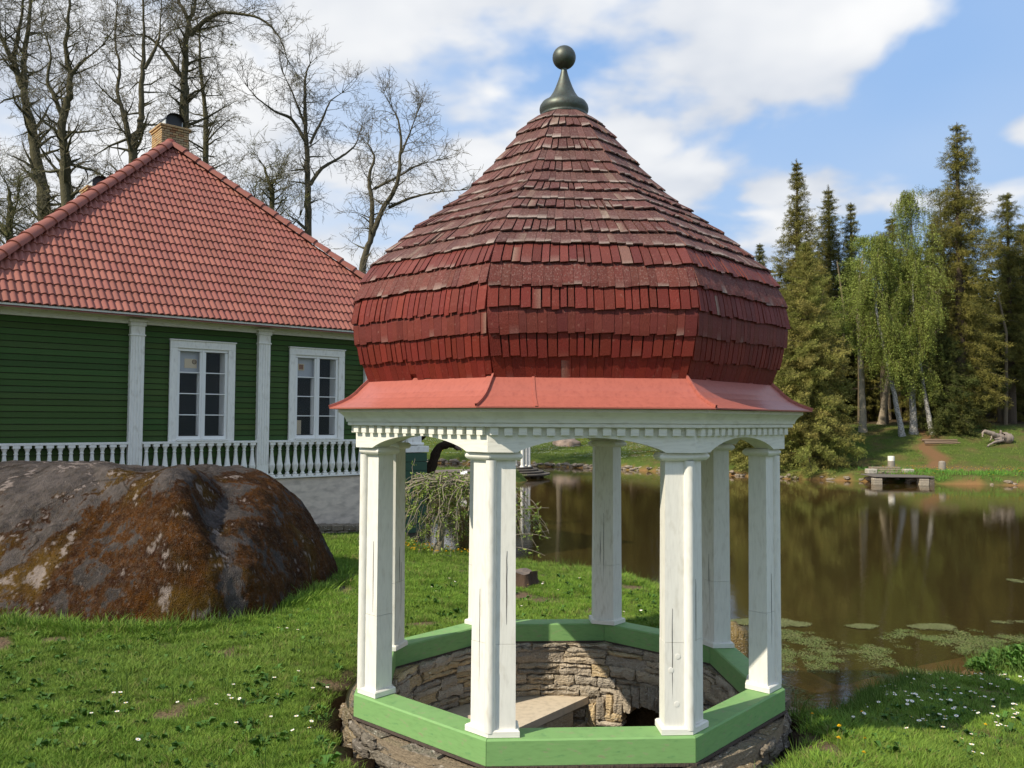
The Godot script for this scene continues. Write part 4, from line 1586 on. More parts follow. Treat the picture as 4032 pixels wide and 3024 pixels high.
func ground_colour(x: float, d: float, y: float, sd: float) -> Color:
	var g := Color(0.075, 0.110, 0.024)
	var n := fn.get_noise_2d(x * 26.0 + 70.0, d * 26.0)
	var n2 := ff.get_noise_2d(x * 50.0, d * 50.0 + 30.0)
	if sd < 0.0:
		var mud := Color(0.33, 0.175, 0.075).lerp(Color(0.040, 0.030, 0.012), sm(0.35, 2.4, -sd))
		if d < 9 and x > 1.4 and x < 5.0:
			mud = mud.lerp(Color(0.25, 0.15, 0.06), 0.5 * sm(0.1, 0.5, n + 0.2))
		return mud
	if d < 22.0:
		var bare := sm(0.25, 0.40, n * 0.8 + n2 * 0.35)
		g = g.lerp(Color(0.17, 0.115, 0.075), bare)
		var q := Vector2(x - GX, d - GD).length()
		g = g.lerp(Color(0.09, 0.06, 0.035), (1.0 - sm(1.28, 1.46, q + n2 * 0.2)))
		g = g.lerp(Color(0.16, 0.11, 0.06), 1.0 - sm(0.05, 0.32, sd + n2 * 0.15))
		return g
	g = Color(0.095, 0.135, 0.030)
	if x > 6.0:
		g = g.lerp(Color(0.15, 0.125, 0.05), sm(-0.1, 0.5, n + 0.5 * n2))
		g = g.lerp(Color(0.23, 0.13, 0.065), clay_path(x, d))
		g = g.lerp(Color(0.22, 0.14, 0.08), sm(1.9, 2.2, sd) * (1.0 - sm(2.5, 2.9, sd)) * sm(8.0, 12.0, x))
		g = g.lerp(Color(0.085, 0.06, 0.035), sm(9.0, 14.0, sd))
	else:
		g = g.lerp(Color(0.035, 0.05, 0.016), sm(17.0, 24.0, sd))
	return g

func make_ground() -> void:
	for p in POND:
		shore.append(Vector2(p[0], p[1]))
	var xs := [-420.0, -250.0, -140.0, -90.0, -60.0, -44.0, -34.0, -27.0, -22.0, -18.0, -15.0, -12.5, -10.5, -9.0, -8.0, -7.2]
	var x := -6.6
	while x < 7.5:
		xs.append(x)
		x += 0.13 if x > -5.0 and x < 5.2 else 0.3
	x = 7.6
	while x < 30.0:
		xs.append(x)
		x += 0.42
	xs.append_array([31.0, 33.0, 35.0, 38.0, 42.0, 48.0, 56.0, 70.0, 95.0, 150.0, 260.0, 420.0])
	var ds := [-420.0, -200.0, -90.0, -40.0, -18.0, -8.0, -3.0, 0.0, 1.5, 2.4]
	var d := 2.8
	while d < 14.0:
		ds.append(d)
		d += 0.13 if d < 10.0 else 0.24
	while d < 50.0:
		ds.append(d)
		d += 0.42 if d > 28.0 else 0.7
	ds.append_array([52.0, 55.0, 59.0, 64.0, 70.0, 78.0, 90.0, 110.0, 150.0, 230.0, 420.0])
	var rows := []
	var cols := []
	for dd in ds:
		var row := PackedVector3Array()
		var cc := PackedColorArray()
		for xx in xs:
			var sd := shore_dist(xx, dd)
			var y: float
			if sd < 0.0:
				y = WATER - 0.04 - 0.9 * sm(0.0, 2.6, -sd)
			else:
				y = land_height(xx, dd, sd)
			var q := Vector2(xx - GX, dd - GD).length()
			if q < 1.2:
				y = -1.35      # the shaft of the well is dug into the ground
			row.append(Vector3(xx, y, -dd))
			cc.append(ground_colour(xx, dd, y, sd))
		rows.append(row)
		cols.append(cc)
	var b := MB.new()
	b.grid(rows, false, cols)
	struct("ground", b.mesh(M.ground_skin))
	var w := MB.new()
	w.quad(Vector3(-17, WATER, -5.5), Vector3(38, WATER, -5.5), Vector3(38, WATER, -48), Vector3(-17, WATER, -48))
	struct("pond_water", w.mesh(M.pond_water))

# ------------------------------------------------------------------ grass and flowers
func blade_tuft(n: int, spread: float, h: float, wide: float, lean: float) -> ArrayMesh:
	var b := MB.new()
	for i in n:
		var r := spread * sqrt(rng.randf())
		var a := rf(0, TAU)
		var p := Vector3(cos(a) * r, -0.01, sin(a) * r)
		var face := rf(0, TAU)
		var w := Vector3(cos(face), 0, sin(face)) * wide * rf(0.6, 1.2) * 0.5
		var ln := Vector3(cos(a + rf(-1, 1)), 0, sin(a + rf(-1, 1))) * lean * h * rf(0.2, 1.3)
		var hh := h * rf(0.45, 1.15)
		var m := p + ln * 0.35 + Vector3(0, hh * 0.62, 0)
		var t := p + ln + Vector3(0, hh, 0)
		b.col = Color(1, 1, 1) * rf(0.75, 1.2)
		b.quad(p - w, p + w, m + w * 0.75, m - w * 0.75)
		b.tri(m - w * 0.75, m + w * 0.75, t)
	return b.mesh(M.grass)

func broad_weed() -> ArrayMesh:
	var b := MB.new()
	for i in 9:
		var a := rf(0, TAU)
		var l := rf(0.025, 0.06)
		var o := Vector3(cos(a), 0, sin(a))
		var s := Vector3(-o.z, 0, o.x) * l * 0.28
		var up := rf(0.2, 0.9)
		var p := Vector3(0, 0.0, 0) + o * 0.006
		var m := p + o * l * 0.5 + Vector3(0, l * up, 0)
		var t := p + o * l + Vector3(0, l * up * 0.8, 0)
		b.col = Color(1, 1, 1) * rf(0.8, 1.2)
		b.quad(p, m - s, t, m + s)
	return b.mesh(M.leaf)

func grass_colour(k: float) -> Color:
	var c := Color(0.120, 0.255, 0.025).lerp(Color(0.235, 0.345, 0.046), rng.randf())
	c = c.lerp(Color(0.15, 0.19, 0.045), 0.35 * k)
	if rng.randf() < 0.06:
		c = Color(0.24, 0.22, 0.08)
	return c * rf(0.8, 1.15)

func on_boulder(x: float, d: float) -> bool:
	return Geometry2D.is_point_in_polygon(Vector2(x, d), boulder_foot)

func make_grass() -> void:
	rng.seed = 31
	var near := []
	for i in 4:
		near.append([blade_tuft(26, 0.042, 0.052, 0.0042, 0.85), [], []])
	var weeds := [[broad_weed(), [], []], [broad_weed(), [], []]]
	var far := [[blade_tuft(14, 0.16, 0.11, 0.012, 0.8), [], []], [blade_tuft(14, 0.16, 0.10, 0.012, 0.9), [], []]]
	var tall := [[blade_tuft(12, 0.05, 0.16, 0.005, 0.5), [], []]]
	# lawn round the well
	var tries := 120000
	for i in tries:
		var d := 2.9 + 12.5 * pow(rng.randf(), 1.9)
		var half := d * 0.68 + 0.4
		var x := rf(-half, half)
		var q := Vector2(x - GX, d - GD).length()
		if q < 1.30 or on_boulder(x, d):
			continue
		if (x < -1.0 and d > 12.2 + (x + 1.0) * -0.2) or (d > 12.0 and x < -2.0):
			continue
		var sd := shore_dist(x, d)
		if sd < 0.05:
			continue
		var n := fn.get_noise_2d(x * 26.0 + 70.0, d * 26.0)
		var n2 := ff.get_noise_2d(x * 50.0, d * 50.0 + 30.0)
		if n * 0.8 + n2 * 0.35 > 0.29 + rf(-0.06, 0.10):
			continue
		if q < 1.42 and rng.randf() < 0.6:
			continue
		var y := land_height(x, d, sd)
		var lush := 0.8 + 0.5 * fn.get_noise_2d(x * 14.0, d * 14.0) + 0.3 * n2
		var s := rf(0.7, 1.25) * clampf(lush, 0.5, 1.3) * (1.0 + 0.05 * maxf(0.0, d - 5.0))
		if on_boulder(x - 0.05, d + 0.16) or on_boulder(x - 0.16, d):      # longer where no mower reaches
			s *= rf(1.2, 1.9)
			if rng.randf() < 0.25:
				tall[0][1].append(Transform3D(Basis(Vector3.UP, rf(0, TAU)).scaled(Vector3.ONE * rf(0.6, 1.1)), at(x, y, d)))
				tall[0][2].append(Color(0.12, 0.21, 0.035) * rf(0.8, 1.2))
		var g: Array = near[rng.randi() % 4]
		g[1].append(Transform3D(Basis(Vector3.UP, rf(0, TAU)).scaled(Vector3(s * 1.1, s, s * 1.1)), at(x, y, d)))
		var c := grass_colour(clampf(0.5 + fn.get_noise_2d(x * 8.0, d * 8.0) * 1.2, 0, 1)) * rf(0.9, 1.1)
		g[2].append(c)
		if rng.randf() < 0.03 and d < 9.0:
			var wd: Array = weeds[rng.randi() % 2]
			wd[1].append(Transform3D(Basis(Vector3.UP, rf(0, TAU)).scaled(Vector3.ONE * rf(0.45, 0.95)), at(x + 0.03, y + 0.004, d)))
			wd[2].append(Color(0.07, 0.16, 0.03) * rf(0.7, 1.3))
		if (sd < 0.5 and rng.randf() < 0.35) or rng.randf() < 0.006:
			tall[0][1].append(Transform3D(Basis(Vector3.UP, rf(0, TAU)).scaled(Vector3.ONE * rf(0.5, 1.0)), at(x, y, d)))
			tall[0][2].append(Color(0.10, 0.17, 0.03) * rf(0.8, 1.2))
	# right bank with taller herbs
	for i in 5200:
		var x := rf(4.1, 9.0)
		var d := rf(7.5, 9.1)
		var sd := shore_dist(x, d)
		if sd < 0.02:
			continue
		var y := land_height(x, d, sd)
		var wd: Array = weeds[i % 2]
		if i % 3:
			wd[1].append(Transform3D(Basis(Vector3.UP, rf(0, TAU)).scaled(Vector3.ONE * rf(0.7, 1.4)), at(x, y + rf(0.0, 0.06), d)))
			wd[2].append(Color(0.11, 0.23, 0.045) * rf(0.7, 1.3))
		else:
			tall[0][1].append(Transform3D(Basis(Vector3.UP, rf(0, TAU)).scaled(Vector3.ONE * rf(0.6, 1.2)), at(x, y, d)))
			tall[0][2].append(Color(0.11, 0.19, 0.04) * rf(0.8, 1.2))
	# far banks
	for i in 24000:
		var d := rf(28.0, 62.0)
		var x := rf(-9.0, 34.0)
		var sd := shore_dist(x, d)
		if sd < 0.1 or (x > 6.0 and sd > 11.0):
			continue
		if clay_path(x, d) > 0.3 or (x > 9.0 and sd > 1.95 and sd < 2.75):
			continue
		var y := land_height(x, d, sd)
		var verge := x > 14.0 and sd < 1.9
		var s := rf(0.7, 1.3) * (1.5 if verge else 0.8)
		var g: Array = far[i % 2]
		g[1].append(Transform3D(Basis(Vector3.UP, rf(0, TAU)).scaled(Vector3(s, s, s)), at(x, y, d)))
		var c := Color(0.15, 0.25, 0.038).lerp(Color(0.215, 0.245, 0.065), rng.randf() * (0.25 if verge else 1.0))
		if verge:
			c = Color(0.12, 0.27, 0.04)
		g[2].append(c * rf(0.8, 1.2))
	for g in near:
		many("lawn_grass", g[0], g[1], g[2])
	for g in weeds:
		many("broad_leaved_weeds", g[0], g[1], g[2])
	for g in tall:
		many("shore_grass", g[0], g[1], g[2])
	for g in far:
		many("bank_grass", g[0], g[1], g[2])

func daisy_parts() -> Array:
	var pb := MB.new()
	pb.col = Color(0.82, 0.82, 0.80)
	for i in 11:
		var a := TAU * i / 11.0
		var o := Vector3(cos(a), 0, sin(a))
		var s := Vector3(-o.z, 0, o.x)
		pb.quad(o * 0.003 - s * 0.0012 + Vector3(0, 0.001, 0), o * 0.0125 - s * 0.0032 + Vector3(0, 0.0022, 0), o * 0.0135 + s * 0.0030 + Vector3(0, 0.0022, 0), o * 0.003 + s * 0.0012 + Vector3(0, 0.001, 0))
	var cb := MB.new()
	cb.col = Color(0.75, 0.47, 0.03)
	cb.lathe([[0.0045, 0.001], [0.004, 0.0035], [0.0005, 0.0048]], 8)
	var sb := MB.new()
	sb.col = Color(0.09, 0.16, 0.04)
	sb.tube(PackedVector3Array([Vector3(0.004, -0.06, 0), Vector3(0.002, -0.03, 0.001), Vector3.ZERO]), PackedFloat32Array([0.0011, 0.0011, 0.0011]), 4)
	return [pb.mesh(M.petal), cb.mesh(M.petal), sb.mesh(M.grass)]

func dandelion_parts() -> Array:
	var pb := MB.new()
	pb.col = Color(0.80, 0.50, 0.01)
	for ring in 3:
		for i in 12:
			var a := TAU * (i + ring * 0.33) / 12.0
			var o := Vector3(cos(a), 0, sin(a))
			var s := Vector3(-o.z, 0, o.x)
			var r := 0.0165 - ring * 0.0045
			pb.quad(Vector3(0, 0.001 + ring * 0.003, 0), o * r * 0.7 - s * 0.0022 + Vector3(0, 0.003 + ring * 0.0035, 0), o * r + Vector3(0, 0.002 + ring * 0.004, 0), o * r * 0.7 + s * 0.0022 + Vector3(0, 0.003 + ring * 0.0035, 0))
	var sb := MB.new()
	sb.col = Color(0.12, 0.17, 0.06)
	sb.tube(PackedVector3Array([Vector3(0.006, -0.08, 0), Vector3(0.002, -0.04, 0.002), Vector3.ZERO]), PackedFloat32Array([0.0022, 0.002, 0.0018]), 5)
	return [pb.mesh(M.petal), sb.mesh(M.grass)]

func flower(called: String, parts: Array, names: Array, x: float, d: float, lift: float, label: String, category: String, group: String, proto: Dictionary) -> void:
	var o: Node3D
	if proto.has(called):
		o = proto[called].duplicate()
		o.name = numbered(called)
		add_child(o)
	else:
		o = thing(called, label, category)
		for i in parts.size():
			part(names[i], parts[i], o)
		proto[called] = o
	o.transform = Transform3D(Basis(Vector3.UP, rf(0, TAU)) * Basis(Vector3.RIGHT, rf(-0.35, 0.45)), at(x, height(x, d) + lift, d)).scaled_local(Vector3.ONE * rf(0.62, 0.98))
	tag(o, label, category, group)

func make_flowers() -> void:
	rng.seed = 8
	var proto := {}
	var dp := daisy_parts()
	var lp := dandelion_parts()
	var dn := ["petals", "flower_centre", "stem"]
	# clumps of daisies on the lawn in front of the boulder: a few could be counted one by one
	for c in [[-1.55, 4.9, 7, 0.28], [-2.05, 4.75, 7, 0.25], [-1.0, 4.95, 4, 0.12], [-1.65, 6.55, 3, 0.15], [-0.75, 4.35, 5, 0.5], [-1.5, 4.3, 6, 0.5], [-0.6, 5.7, 5, 0.7], [-1.2, 5.5, 4, 0.6]]:
		for i in c[2]:
			flower("daisy", dp, dn, c[0] + rf(-1, 1) * c[3], c[1] + rf(-1, 1) * c[3] * 0.8, 0.045, "small white daisy open in the lawn between the boulder and the well", "daisy", "daisies on the left lawn", proto)
	for i in 22:
		var x := rf(-0.9, 2.0)
		flower("daisy", dp, dn, x, rf(7.0, 9.2 - maxf(0.0, x) * 0.3), 0.055, "small white daisy in the lawn between the well and the pond", "daisy", "daisies behind the well", proto)
	for i in 330:
		var x := rf(1.75, 4.0)
		var d := rf(4.25, 7.2)
		if shore_dist(x, d) < 0.12 or Vector2(x - GX, d - GD).length() < 1.6 or fn.get_noise_2d(x * 22.0, d * 22.0) < -0.25 or (x < 2.3 and rng.randf() < 0.6):
			continue
		flower("daisy", dp, dn, x, d, 0.056, "small white daisy in the thick patch right of the well", "daisy", "daisies right of the well", proto)
	var spots := [[1.62, 4.62], [1.68, 4.40], [1.60, 4.20], [1.75, 4.25], [1.66, 4.05], [1.86, 5.3], [2.1, 5.55], [2.5, 6.6], [2.3, 6.45], [2.2, 6.3], [2.45, 6.2], [3.1, 6.0], [2.62, 4.75], [2.0, 4.9], [2.35, 6.7]]
	for s in spots:
		flower("dandelion", lp, ["flower_head", "stem"], s[0], s[1], 0.065, "yellow dandelion flower in the grass at the right of the well foundation", "dandelion", "dandelions right of the well", proto)
	# yellow spring flowers under the weeping tree and on the far verge, white sheets of daisies far off: beyond counting
	var yel := []
	var yc := []
	for i in 160:
		var x := rf(-1.6, 0.1)
		var d := rf(10.8, 11.7)
		if shore_dist(x, d) > 0.1:
			yel.append(Transform3D(Basis(Vector3.UP, rf(0, TAU)).scaled(Vector3.ONE * rf(0.9, 1.3)), at(x, height(x, d) + 0.06, d)))
	for i in 260:
		var x := rf(14.5, 22.0)
		var d := rf(31.3, 34.2)
		var sd := shore_dist(x, d)
		if sd > 0.2 and sd < 1.9:
			yel.append(Transform3D(Basis(Vector3.UP, rf(0, TAU)).scaled(Vector3.ONE * 1.9), at(x, height(x, d) + 0.16, d)))
	for i in 1200:
		var x := rf(-8.0, 9.0)
		var d := rf(41.0, 58.0)
		if shore_dist(x, d) > 0.8 and fn.get_noise_2d(x * 5.0, d * 20.0) > 0.1:
			yel.append(Transform3D(Basis(Vector3.UP, rf(0, TAU)).scaled(Vector3.ONE * 2.4), at(x, height(x, d) + 0.10, d)))
	many("yellow_flowers", lp[0], yel, yc)
	var wht := []
	for i in 9000:
		var x := rf(-8.0, 9.5)
		var d := rf(40.0, 56.0)
		if shore_dist(x, d) > 1.0 and fn.get_noise_2d(x * 6.0 + 40.0, d * 22.0) > 0.0:
			wht.append(Transform3D(Basis(Vector3.UP, rf(0, TAU)).scaled(Vector3.ONE * 2.6), at(x, height(x, d) + 0.10, d)))
	many("far_daisies", dp[0], wht, [])

# ------------------------------------------------------------------ boulder
var boulder_foot := PackedVector2Array([Vector2(-8.4, 8.4), Vector2(-6.6, 7.5), Vector2(-5.2, 7.10), Vector2(-4.1, 6.86), Vector2(-3.4, 6.66), Vector2(-2.75, 6.62), Vector2(-2.35, 6.82), Vector2(-2.12, 7.1), Vector2(-1.98, 7.7), Vector2(-1.86, 8.4), Vector2(-1.80, 9.0), Vector2(-1.95, 9.5), Vector2(-2.5, 10.0), Vector2(-3.6, 10.3), Vector2(-5.0, 10.3), Vector2(-7.0, 10.0)])

func make_boulder() -> void:
	var n := boulder_foot.size()
	var ctr := Vector2(-4.3, 8.6)
	var around := 760
	var rings := 170
	# even points round the smooth outline
	var rim := PackedVector2Array()
	for i in around:
		var f := float(i) / around * n
		var k := int(f)
		var p0 := boulder_foot[(k + n - 1) % n]
		var p1 := boulder_foot[k % n]
		var p2 := boulder_foot[(k + 1) % n]
		var p3 := boulder_foot[(k + 2) % n]
		rim.append(p1.cubic_interpolate(p2, p0, p3, f - k))
	var rows := []
	var cols := []
	for j in rings + 1:
		var t := float(j) / rings
		var row := PackedVector3Array()
		var cc := PackedColorArray()
		for i in around:
			var u := pow(t, 1.25)
			var p := rim[i].lerp(ctr, u)
			# the front rises slowly, the end towards the well steeply
			var east := sm(-3.0, -2.1, rim[i].x)
			var back := sm(8.3, 9.6, rim[i].y)
			var e := lerpf(1.9, 4.2, east)
			var h := pow(1.0 - pow(1.0 - u, e), lerpf(0.85, 0.54, maxf(back, east)))
			var top := 1.36 + 0.03 * sin(p.x * 2.1) - 0.12 * sm(-2.75, -2.0, p.x)
			var y := -0.42 + top * h
			# the fold that runs down the face: a bulging nose, then a hollow behind it
			var fx := -2.62 + 0.42 * (7.3 - p.y) + 0.10 * sin(p.y * 4.0)
			var dx := p.x - fx
			var front := 1.0 - sm(7.9, 8.5, p.y)
			y += front * h * (0.13 * exp(-pow((dx + 0.20) / 0.24, 2)) - 0.23 * exp(-pow((dx - 0.20) / 0.19, 2)))
			var q := Vector3(p.x, y, -p.y)
			var b := 0.13 * fn.get_noise_3d(p.x * 14.0, y * 18.0, p.y * 14.0) + 0.05 * ff.get_noise_3d(p.x * 16.0, y * 20.0, p.y * 16.0) + 0.022 * ff.get_noise_3d(p.x * 60.0, y * 60.0, p.y * 60.0) + 0.008 * ff.get_noise_3d(p.x * 220.0, y * 220.0, p.y * 220.0)
			var outv := Vector3(rim[i].x - ctr.x, 0, -(rim[i].y - ctr.y)).normalized() * (1.0 - h) + Vector3.UP * (0.35 + h)
			q += outv.normalized() * b
			row.append(q)
			# what grows on it
			var n1 := fn.get_noise_3d(q.x * 22.0 + 11.0, q.y * 22.0, q.z * 22.0)
			var n2 := ff.get_noise_3d(q.x * 40.0, q.y * 40.0 + 7.0, q.z * 40.0)
			var n3 := ff.get_noise_3d(q.x * 130.0, q.y * 130.0, q.z * 130.0 + 3.0) + 0.6 * ff.get_noise_3d(q.x * 420.0, q.y * 420.0, q.z * 420.0 + 3.0)
			var rock := Color(0.055, 0.048, 0.044).lerp(Color(0.14, 0.118, 0.106), clampf(0.5 + n1 + n3 * 0.8, 0, 1))
			rock = rock.lerp(Color(0.06, 0.05, 0.045), sm(0.12, 0.5, n2 * 0.8 + n3 * 0.5))
			var moss := Color(0.105, 0.040, 0.007).lerp(Color(0.036, 0.015, 0.005), clampf(0.5 + n2 * 1.1 + n3 * 0.9, 0, 1))
			moss = moss.lerp(Color(0.115, 0.064, 0.009), sm(0.05, 0.5, n1 + 0.5 * n2 + 0.25 * exp(-pow((dx + 0.1) / 0.3, 2))))
			var grown := 0.42 + n1 * 0.8 + n2 * 0.9 + n3 * 0.6
			grown -= 0.75 * sm(0.72, 0.93, h) * (1.0 - sm(-3.1, -2.7, q.x))       # bare on top at the left
			grown -= 0.50 * (1.0 - sm(-4.2, -3.5, q.x))
			grown -= 0.85 * exp(-pow((dx - 0.20) / 0.13, 2)) * front                # grey stripe in the hollow
			grown += 0.25 * exp(-pow((dx + 0.25) / 0.5, 2))
			var c := rock.lerp(moss, sm(-0.02, 0.10, grown))
			var lich := n2 * 0.7 + n1 * 0.3 + n3 * 0.55
			c = c.lerp(Color(0.36, 0.30, 0.265), 0.8 * sm(0.36, 0.46, lich))
			var seam := absf(fn.get_noise_3d(q.x * 13.0 + 200.0, q.y * 20.0, q.z * 13.0))
			c = c.lerp(Color(0.02, 0.016, 0.013), 0.75 * (1.0 - sm(0.004, 0.022, seam)) * (1.0 - 0.6 * sm(0.0, 0.2, grown)))
			cc.append(c)
		rows.append(row)
		cols.append(cc)
	# outline runs clockwise seen from above in (x, ahead); turn rows so that the skin looks outwards
	var b := MB.new()
	b.grid(rows, true, cols)
	var root := thing("boulder", "huge rounded boulder with rust brown moss and pale lichen beside the green house", "boulder")
	part("rock", b.mesh(M.boulder_skin), root)
	# tufts of moss along the foot and the fold
	rng.seed = 71
	var tufts := []
	var tc := []
	var mt := blade_tuft(12, 0.016, 0.018, 0.004, 0.9)
	mt.surface_set_material(0, M.moss)
	for i in 60000:
		var j := rng.randi() % rings
		var k := rng.randi() % around
		var c: Color = cols[j][k]
		var p: Vector3 = rows[j][k]
		if p.z < -9.2 or c.r < c.b * 2.6 or p.x < -5.2:
			continue
		var p2: Vector3 = rows[j + 1][(k + 1) % around]
		p = p.lerp(p2, rng.randf())
		var nrm: Vector3 = (rows[j][(k + 1) % around] - rows[j][k]).cross(rows[j + 1][k] - rows[j][k]).normalized()
		var s := rf(0.5, 1.2)
		var bs := Basis(Quaternion(Vector3.UP, nrm)) if nrm.y > -0.95 else Basis()
		tufts.append(Transform3D(bs * Basis(Vector3.UP, rf(0, TAU)).scaled(Vector3(s, s, s)), p))
		tc.append(c * rf(0.8, 1.3))
	many("moss", mt, tufts, tc, root)

# ------------------------------------------------------------------ trees
var twig_sprays := []
var moss_clump: ArrayMesh

class Twigs:
	var limbs: MB
	var fine: MB
	var leaf_at := []

func bend_line(ctrl: Array, per: int, wob: float) -> PackedVector3Array:
	var out := PackedVector3Array()
	var n := ctrl.size()
	for i in n - 1:
		var p0: Vector3 = ctrl[maxi(i - 1, 0)]
		var p1: Vector3 = ctrl[i]
		var p2: Vector3 = ctrl[i + 1]
		var p3: Vector3 = ctrl[mini(i + 2, n - 1)]
		for k in per:
			var q := p1.cubic_interpolate(p2, p0, p3, float(k) / per)
			if i + k > 0:
				q += Vector3(rf(-wob, wob), rf(-wob, wob) * 0.4, rf(-wob, wob))
			out.append(q)
	out.append(ctrl[-1])
	return out

func branch(tw: Twigs, p: Vector3, dir: Vector3, length: float, r: float, level: int, up: float, crook: float, kids: float, last: int) -> void:
	var step := 0.28 if level == 0 else 0.17
	var n := maxi(2, int(length / step))
	step = length / n
	var ps := PackedVector3Array([p])
	var rs := PackedFloat32Array([r])
	var d := dir
	for i in n:
		var t := float(i + 1) / n
		d = (d + Vector3(rf(-1, 1), rf(-1, 1), rf(-1, 1)) * crook + Vector3(0, up * step, 0)).normalized()
		p += d * step
		ps.append(p)
		rs.append(maxf(0.007, r * (1.0 - 0.85 * t)))
		if level < last and t > 0.1 and rng.randf() < kids:
			var side := d.cross(Vector3(rf(-1, 1), rf(-1, 1), rf(-1, 1))).normalized()
			var nd := (d * rf(0.35, 0.9) + side).normalized()
			branch(tw, p, nd, length * rf(0.30, 0.60) * (1.15 - 0.6 * t), maxf(0.007, rs[-1] * 0.62), level + 1, up * 1.2, crook * 1.1, kids, last)
		if t > 0.25:
			for k in (1 if level == 0 or rng.randf() < 0.5 else 2):
				if rng.randf() < 0.38:
					continue
				var side2 := d.cross(Vector3(rf(-1, 1), rf(-1, 1), rf(-1, 1))).normalized()
				var td := (d * rf(0.2, 0.9) + side2 * rf(0.4, 1.0) + Vector3(0, up, 0)).normalized()
				tw.leaf_at.append(spray_basis(td, p, rf(0.55, 1.25)))
	tw.leaf_at.append(spray_basis(d, p, rf(0.8, 1.3)))
	if level == 0 or r > 0.03:
		tw.limbs.tube(ps, rs, 5)
	else:
		tw.fine.tube(ps, rs, 3)

func spray_basis(d: Vector3, p: Vector3, s: float) -> Transform3D:
	var z := d.cross(Vector3(rf(-1, 1), rf(-1, 1), rf(-1, 1))).normalized()
	return Transform3D(Basis(d * s, z.cross(d) * s, z * s), p)

# crooked twiglets along +x, each a hair-thin bar
func twig_spray(l: float, r: float) -> ArrayMesh:
	var b := MB.new()
	var p := Vector3.ZERO
	var d := Vector3.RIGHT
	var main := PackedVector3Array([p])
	var mr := PackedFloat32Array([r])
	for i in 5:
		d = (d + Vector3(rf(-1, 1), rf(-1, 1), rf(-1, 1)) * 0.38).normalized()
		p += d * l / 5.0
		main.append(p)
		mr.append(r * (1.0 - 0.13 * (i + 1)))
		for k in 2:
			if rng.randf() < 0.8:
				var e := (d * rf(0.3, 1.0) + Vector3(rf(-1, 1), rf(-1, 1), rf(-1, 1))).normalized()
				var q := p + e * l * rf(0.1, 0.22)
				var q2 := q + (e + Vector3(rf(-1, 1), rf(-1, 1), rf(-1, 1)) * 0.5).normalized() * l * rf(0.08, 0.2)
				b.tube(PackedVector3Array([p, q, q2]), PackedFloat32Array([r * 0.8, r * 0.7, r * 0.5]), 3)
	b.tube(main, mr, 3)
	return b.mesh(M.twig)

